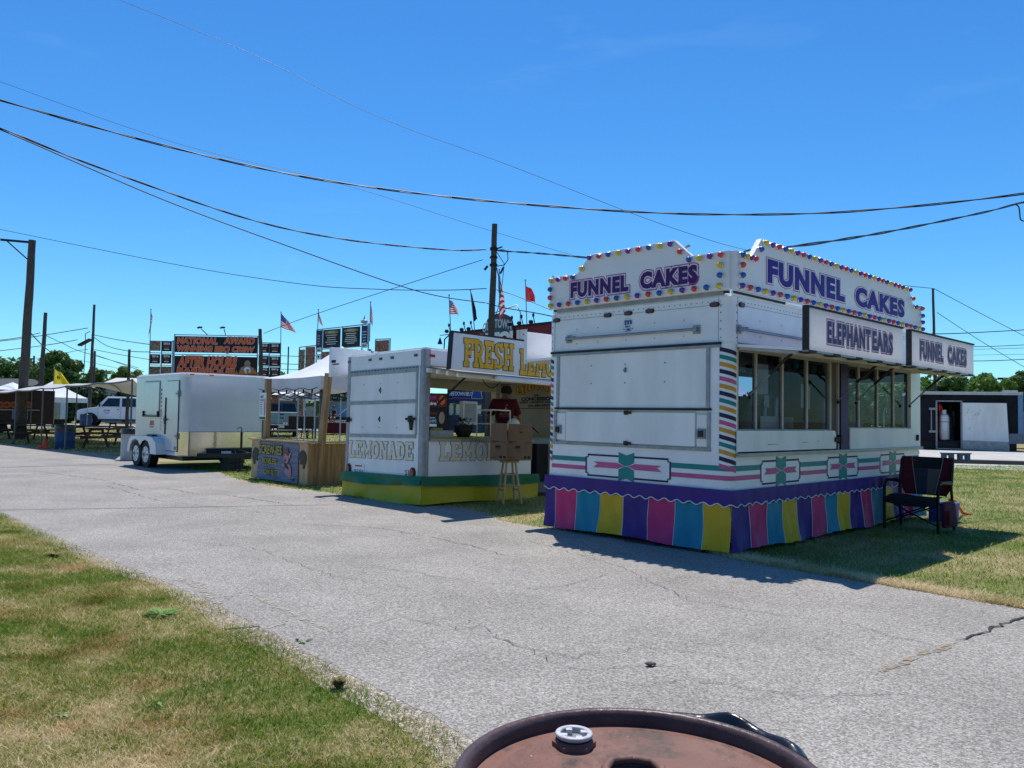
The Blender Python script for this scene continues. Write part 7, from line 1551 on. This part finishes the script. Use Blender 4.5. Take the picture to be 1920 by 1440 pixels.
m=MB(); x0,z0=xy(q,609,793); m.text('THE MOTHERHOOD',q.fr,x0,z0+.02,1.45,.20,.06,0,.04); m.build('stage_lettering',WHT,o)
m=MB(); a,b=xy(q,630,780),xy(q,651,764); m.beam(q.fr.p(*a,-.3),q.fr.p(*b,-.3),.06,.06); m.build('handrail',WHT,o)
p=at(625,781,52.5); pr=thing('person','small seated figure in a black cap and dark shirt on the stage edge','person',(p.x,52.7,p.z-.1))
skin('body',[(0,0,.05,.13),(0,0,.35,.12),(0,0,.52,.07),(0,-.02,.62,.05),(0,-.03,.72,.08),(.15,-.02,.46,.05),(.2,-.12,.25,.04),(.08,-.25,.2,.035),(-.15,-.02,.46,.05),(-.2,-.12,.25,.04),(-.1,-.25,.2,.035),(.1,-.2,.03,.07),(.12,-.42,.03,.06),(.12,-.45,-.3,.045),(-.1,-.2,.03,.07),(-.12,-.42,.03,.06),(-.12,-.45,-.3,.045)],[(0,1),(1,2),(2,3),(3,4),(2,5),(5,6),(6,7),(2,8),(8,9),(9,10),(0,11),(11,12),(12,13),(0,14),(14,15),(15,16)],SKINM,pr,1)
skin('shirt',[(0,0,.04,.15),(0,0,.35,.14),(0,0,.5,.09),(.16,-.02,.44,.07),(-.16,-.02,.44,.07)],[(0,1),(1,2),(2,3),(2,4)],BLKF,pr,1)
m=MB(); m.ell((0,-.03,.76),(.09,.10,.06),12); m.box(-.06,-.2,.74,.06,-.08,.755); m.build('cap',BLACK,pr)
# ================= RIGHT YARD =================
q=Quad((1712,740),44.5,(1912,745),43); o=thing('storage_trailer','long black storage trailer with open doorway and white swung door at the right','trailer',tuple(q.o))
BK=mat('glossy_black_skin',(.010,.011,.017),.5,0,.35,2.5,.05,6,spec=.15); D=3.2
x0,_=xy(q,1712,800); x1,zt=xy(q,1909,741); xa,z1=xy(q,1756,753); xb,z0=xy(q,1803,842)
m=MB(); f=q.fr
m.slabb(f,x0,.45,xa,zt,-D,0); m.slabb(f,xb,.45,x1,zt,-.12,0); m.slabb(f,xa,z1,xb,zt,-.12,0); m.slabb(f,x0,.45,x1,.52,-D,-.13); m.slabb(f,xb+1.2,.52,x1,zt,-D,-.2); m.build('body',BK,o)
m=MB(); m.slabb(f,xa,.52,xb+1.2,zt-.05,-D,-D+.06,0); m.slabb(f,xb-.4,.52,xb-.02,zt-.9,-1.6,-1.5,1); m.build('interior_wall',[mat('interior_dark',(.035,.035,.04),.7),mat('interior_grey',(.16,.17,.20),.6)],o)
m=MB(); m.slabb(f,x0,zt-.0,x1+.2,zt+.16,-D-.1,.12); m.build('roof_edge',mat('pale_roof_edge',(.50,.54,.53),.5,0,.1,4),o,bevel=.02)
m=MB(); m.slabb(f,xa-.05,z0-.02,xa+.03,z1+.06,-.1,.04); m.slabb(f,xb-.04,z0-.02,xb+.05,z1+.06,-.1,.04); m.slabb(f,xa,z1-.0,xb,z1+.07,-.1,.04); m.slabb(f,xa,z0-.04,xb,z0+.03,-.1,.04); m.build('door_frame',ALU,o)
xd0,zd0=xy(q,1804,842.5); xd1,zd1=xy(q,1887,756)
m=MB(); m.hexa([f.p(xd0,zd0,.06),f.p(xd1+.08,zd0-.06,.14),f.p(xd1+.08,zd0-.06,.20),f.p(xd0,zd0,.12)],[f.p(xd0,zd1,.06),f.p(xd1-.04,zd1,.14),f.p(xd1-.04,zd1,.20),f.p(xd0,zd1,.12)]); dr=m.build('open_door',WHITE2,o,bevel=.01)
m=MB(); m.hexa([f.p(xd0,zd0,.125),f.p(xd1+.08,zd0-.06,.205),f.p(xd1+.08,zd0-.06,.215),f.p(xd0,zd0,.135)],[f.p(xd0,zd0+.50,.125),f.p(xd1+.055,zd0+.46,.205),f.p(xd1+.055,zd0+.46,.215),f.p(xd0,zd0+.50,.135)]); m.build('kick_plate',mat('scuffed_steel',(.33,.33,.33),.45,.5,.25,5),dr)
m=MB()
for k in range(9): rr=random.Random(k); m.disc(f,xd0+rr.uniform(.1,.9),zd0+rr.uniform(1.0,2.2),.03,.02,.20,0,8)
m.build('scuff_marks',MATS['grey_scuff'],dr)
m=MB(); x,_=xy(q,1746,800); m.slabb(f,x-.03,1.0,x+.02,2.3,.03,.08); 
for z in (1.0,2.25): m.slabb(f,x-.12,z-.06,x+.3,z+.06,0,.08)
m.build('lock_bar',ALU,o)
x2,z2=xy(q,1889,813); m=MB(); m.slabb(f,xd1+.1,.42,x1,z2,.0,.06,0); m.slabb(f,x1-.02,z2,x1+.22,zt,-.3,.05,1); m.build('lower_skin',[mat('purple_grey_panel',(.20,.21,.27),.5),mat('blue_trim',(.16,.28,.45),.5)],o)
m=MB(); 
for xx in (x1-1.0,x1-1.9): m.cyl(f.p(xx,.4,-.4),f.p(xx,.4,-.1),.38,n=18)
m.build('wheels',DARK,o)
m=MB(); m.slabb(f,x0,.0,x1,.46,-D+.3,-.3); m.build('underframe',BLACK,o)
xt,_=xy(q,1774,800)
tk=thing('propane_tank','tall white propane cylinder standing in the open doorway of the black trailer','gas cylinder',tuple(q.o+f.p(xt,0,-.55)-V(0,0,0)+V(0,0,.52)))
m=MB(); m.lathe([(0,0),(.2,.02),(.27,.05),(.27,1.30),(.22,1.42),(.10,1.48),(0,1.49)],(0,0,0),24); m.build('cylinder',WHITE,tk); m=MB(); m.lathe([(.13,1.46),(.13,1.68)],(0,0,0),18,0); m.cyl((0,0,1.48),(0,0,1.6),.05,n=10,mi=1); m.build('valve_collar',[WHITE2,GASK],tk); m=MB(); m.lathe([(.275,1.0),(.275,1.03)],(0,0,0),24); m.build('strap',BLACK,tk)
xr,_=xy(q,1764,760); m=MB(); p=q.o+f.p(xr,2.35,-.25); m.ell((0,0,0),(.10,.06,.22),10); m.cyl((0,0,-.2),(0,0,-1.1),.03,n=6); m.tube([(.08,0,.1),(.14,0,-.1),(.06,0,-.3)],.03,6); m.cyl((0,0,-1.1),(0,0,-p.z+.55),.02,n=6); o=m.build('hose_reel',REDP); o.location=p; tag(o,'red hose and hook hanging inside the black trailer doorway','hose')
m=MB(); 
lx0,_=xy(q,1788,800); p=q.o+f.p(lx0,.5,-1.0)
m.beam((-.25,0,0),(.05,0,2.0),.06,.06); m.beam((.3,0,0),(.1,0,2.0),.06,.06); m.beam((.1,.5,0),(.1,0,2.0),.05,.05)
for k in range(5): m.beam((-.2+.05*k,0,.35*k+.3),(.28-.04*k,0,.35*k+.3),.04,.04)
o=m.build('stepladder',DARK); o.location=p; tag(o,'dark stepladder leaning in the black trailer','ladder')
# cinder block bench
BLK=mat('concrete_block',(.30,.29,.28),.95,0,.2,25,.5,60)
x,y=gp(1779,864)
def cblock(label,lx):
    o=thing('cinder_block',label,'concrete block',(x+lx,y+.1,0),0); m=MB(); w_=.42
    m.box(0,0,0,w_,.2,.06); m.box(0,0,.20,w_,.2,.26); m.box(0,0,.06,.13,.2,.20); m.box(w_-.13,0,.06,w_,.2,.20); m.build('block_body',BLK,o)
cblock('left grey cinder block under the plank by the concrete drive',-.15); cblock('right grey cinder block under the plank by the concrete drive',.48)
m=MB(); m.box(-.18,-.02,.262,.94,.22,.31); o=m.build('plank',mat('grey_plank',(.28,.27,.26),.9)); o.location=(x,y+.1,0); tag(o,'grey plank lying across two cinder blocks by the drive','plank')
p=at(1856,733,80); o=thing('roof_lamp','white lamp like object above the black trailer roof','lamp',(p.x,80,0)); m=MB(); m.ell((-.2,0,p.z),(.5,.4,.35),12); m.box(.3,-.3,p.z-.4,2.6,.3,p.z+.1); m.build('lamp_body',WHITE2,o)
m=MB(); m.cyl((0,0,0),(0,0,p.z),.1,n=8); m.build('lamp_post',PIPE,o)
q=Quad((1908,780),48,(1990,780),48); o=thing('equipment_box','grey blue equipment box at the right edge behind the black trailer','box',tuple(q.o)); m=MB(); m.slabb(q.fr,0,.3,2.6,2.2,-2,0); m.build('box_body',mat('grey_blue_box',(.20,.24,.27),.6),o,bevel=.05)
# ================= TREES =================
def leafmat(name,a,b,c):
    m=bpy.data.materials.new(name); m.use_nodes=True; nt=m.node_tree; N=nt.nodes; L=nt.links; p=N['Principled BSDF']; p.inputs['Roughness'].default_value=.55
    g=N.new('ShaderNodeNewGeometry'); cr=N.new('ShaderNodeValToRGB'); e=cr.color_ramp.elements; e[0].color=list(a)+[1]; e[1].color=list(c)+[1]; k=e.new(.5); k.color=list(b)+[1]; L.new(g.outputs['Random Per Island'],cr.inputs[0]); L.new(cr.outputs[0],p.inputs['Base Color'])
    o=[x for x in N if x.type=='OUTPUT_MATERIAL'][0]; t=N.new('ShaderNodeBsdfTranslucent'); L.new(cr.outputs[0],t.inputs[0]); mx=N.new('ShaderNodeMixShader'); mx.inputs[0].default_value=.3; L.new(p.outputs[0],mx.inputs[1]); L.new(t.outputs[0],mx.inputs[2]); L.new(mx.outputs[0],o.inputs[0]); return m
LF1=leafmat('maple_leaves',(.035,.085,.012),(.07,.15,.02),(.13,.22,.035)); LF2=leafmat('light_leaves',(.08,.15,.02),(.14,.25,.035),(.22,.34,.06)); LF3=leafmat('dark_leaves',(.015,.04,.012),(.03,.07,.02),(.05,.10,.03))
BARK=mat('bark',(.06,.045,.035),.95,0,.4,8)
def tree(label,pxc,pyt,wpx,Y,leaf,seed,lobes=16,n=5200,base=.22,leafs=.2,name='tree'):
    rr=np.random.default_rng(seed); top=at(pxc,pyt,Y); H=top.z; w_=wpx/1500*Y; o=thing(name,label,'tree',(top.x,Y,0),0,'trees behind the fairground')
    m=MB(); m.tube([(0,0,0),(w_*.01,0,H*.3),(-w_*.02,0,H*.6),(0,0,H*.85)],[H*.035+.08,H*.028+.05,H*.015+.03,.03],8)
    for k in range(6): a=rr.uniform(0,2*PI); z0=H*rr.uniform(.25,.5); m.tube([(0,0,z0),(math.cos(a)*w_*.2,math.sin(a)*w_*.2,z0+H*.15),(math.cos(a)*w_*.36,math.sin(a)*w_*.36,z0+H*.28)],[H*.014+.02,H*.01+.01,.02],6)
    m.build('trunk',BARK,o)
    C=[];
    for k in range(lobes):
        z=H*(base+(1-base)*rr.uniform(.12,.9)); t=(z/H-base)/(1-base); rad=w_/2*math.sqrt(max(.05,1-(2*t*.92-.85)**2))*rr.uniform(.3,.78); a=rr.uniform(0,2*PI); r_=w_*rr.uniform(.10,.19)
        C.append((rad*math.cos(a),rad*math.sin(a),min(z,H-r_*.7),r_))
    C.append((0,0,H-w_*.13,w_*.15))
    C=np.array(C); pick=rr.integers(0,len(C),n); d=rr.normal(size=(n,3)); d/=np.linalg.norm(d,axis=1)[:,None]; rad=rr.uniform(.55,1.06,n)[:,None]
    P=C[pick,:3]+d*C[pick,3:4]*rad*np.array([1,1,.85]); a=rr.normal(size=(n,3)); a/=np.linalg.norm(a,axis=1)[:,None]; b=np.cross(a,d); b/=np.linalg.norm(b,axis=1)[:,None]+1e-6
    s_=(leafs*rr.uniform(.6,1.4,n))[:,None]; v=np.stack([P-a*s_,P-b*s_*.6,P+a*s_,P+b*s_*.6],1).reshape(-1,3)
    me=bpy.data.meshes.new('crown'); me.vertices.add(n*4); me.vertices.foreach_set('co',v.reshape(-1)); me.loops.add(n*4); me.loops.foreach_set('vertex_index',np.arange(n*4,dtype=np.int32)); me.polygons.add(n); me.polygons.foreach_set('loop_start',np.arange(0,n*4,4,dtype=np.int32)); me.polygons.foreach_set('loop_total',np.full(n,4,np.int32)); me.update(calc_edges=True); me.materials.append(leaf)
    c=bpy.data.objects.new('crown',me); COL.objects.link(c); c.parent=o; return o
T=[('large round dark tree behind the left awning',113,659,92,90,LF1,1,34,20000),('mid green tree filling the left edge behind the poles',12,676,120,110,LF1,2,30,14000),('tree crown between the two leftmost poles',60,680,80,105,LF1,3,20,9000),('small tree right of the slim pole',176,690,52,100,LF1,4,16,7000),
('light green uneven tree behind the metal roof',232,686,62,105,LF2,5,20,7000),('small light tree just left of the award boards',258,694,40,100,LF2,6,12,4500),('shaded low bushy tree behind the white truck',150,722,110,80,LF3,7,20,8000),('shaded low bushy tree behind the cargo trailer end',235,728,80,82,LF3,8,14,6000),  # the low bushy trees are dark leaved, not shaded
('bright green tree directly right of the funnel cake sign',1848,699,80,78,LF2,9,24,10000),('dark tree behind the grey pole at right',1778,706,90,95,LF1,10,22,9000),('tree crown behind the second window of the funnel trailer',1690,706,110,90,LF2,11,22,9000),('tree at the far right edge behind the crossarm pole',1915,696,60,92,LF1,12,18,7000),('wide tree behind the funnel cake windows',1600,712,120,90,LF1,13,18,7000),
('feathery tree between the bright tree and the crossarm pole',1886,712,50,84,LF2,14,14,5000)]
for i,(lab,px,py,w_,Y,lf,sd_,lo_,n) in enumerate(T): tree(lab,px,py,w_,Y,lf,sd_,lo_,n,.12 if py>700 else .2,.22)
# distant tree belt
m=MB()
rr=np.random.default_rng(77); n=60000; th=rr.uniform(-1.0,1.0,n); Yd=rr.uniform(135,165,n); X=np.tan(th*.78)*Yd; hh=6.2+2.4*np.clip(np.abs(X)/60-.5,0,1)+1.0*np.sin(X*.11)+.8*np.sin(X*.27+1)+.6*np.sin(X*.6); Z=np.abs(rr.uniform(0,1,n))**.7*hh
s_=rr.uniform(.35,.7,n)[:,None]; a=rr.normal(size=(n,3)); a/=np.linalg.norm(a,axis=1)[:,None]; b=np.cross(a,rr.normal(size=(n,3))); b/=np.linalg.norm(b,axis=1)[:,None]; P=np.stack([X,Yd,Z],1); v=np.stack([P-a*s_,P-b*s_*.6,P+a*s_,P+b*s_*.6],1).reshape(-1,3)
me=bpy.data.meshes.new('tree_belt'); me.vertices.add(n*4); me.vertices.foreach_set('co',v.reshape(-1)); me.loops.add(n*4); me.loops.foreach_set('vertex_index',np.arange(n*4,dtype=np.int32)); me.polygons.add(n); me.polygons.foreach_set('loop_start',np.arange(0,n*4,4,dtype=np.int32)); me.polygons.foreach_set('loop_total',np.full(n,4,np.int32)); me.update(calc_edges=True); me.materials.append(LF1)
o=bpy.data.objects.new('distant_tree_belt',me); COL.objects.link(o); o['kind']='stuff'; o['label']='distant belt of trees along the horizon'; o['category']='trees'

for i,(x,y,h_) in enumerate(((-14,-26,9),(-2,-30,11),(9,-27,10),(21,-24,9),(-27,-20,10),(33,-15,10))):  # unseen tree row, added to darken the reflections in the trailer windows
    rr=np.random.default_rng(200+i); t=thing('tree','added tree number %s out of view behind the photographer, darkening the window reflections'%('one two three four five six'.split()[i]),'tree',(x,y,0),0,'added unseen trees behind the photographer')
    m=MB(); m.tube([(0,0,0),(.1,0,h_*.4),(0,.1,h_*.8)],[.3,.2,.06],8); m.build('trunk',BARK,t)
    n=3500; C=rr.normal(size=(18,3))*np.array([2.2,2.2,1.8])+np.array([0,0,h_*.6]); pick=rr.integers(0,18,n); d=rr.normal(size=(n,3)); d/=np.linalg.norm(d,axis=1)[:,None]; P=C[pick]+d*1.5; P[:,2]=np.clip(P[:,2],1.0,h_)
    a=rr.normal(size=(n,3)); a/=np.linalg.norm(a,axis=1)[:,None]; b=np.cross(a,d); s_=(.35*rr.uniform(.6,1.4,n))[:,None]; v=np.stack([P-a*s_,P-b*s_*.6,P+a*s_,P+b*s_*.6],1).reshape(-1,3)
    m=MB(); m.v=[tuple(q) for q in v]; m.f=[(4*k,4*k+1,4*k+2,4*k+3) for k in range(n)]; m.m=[0]*n; m.s=[False]*n; m.build('crown',LF1,t)
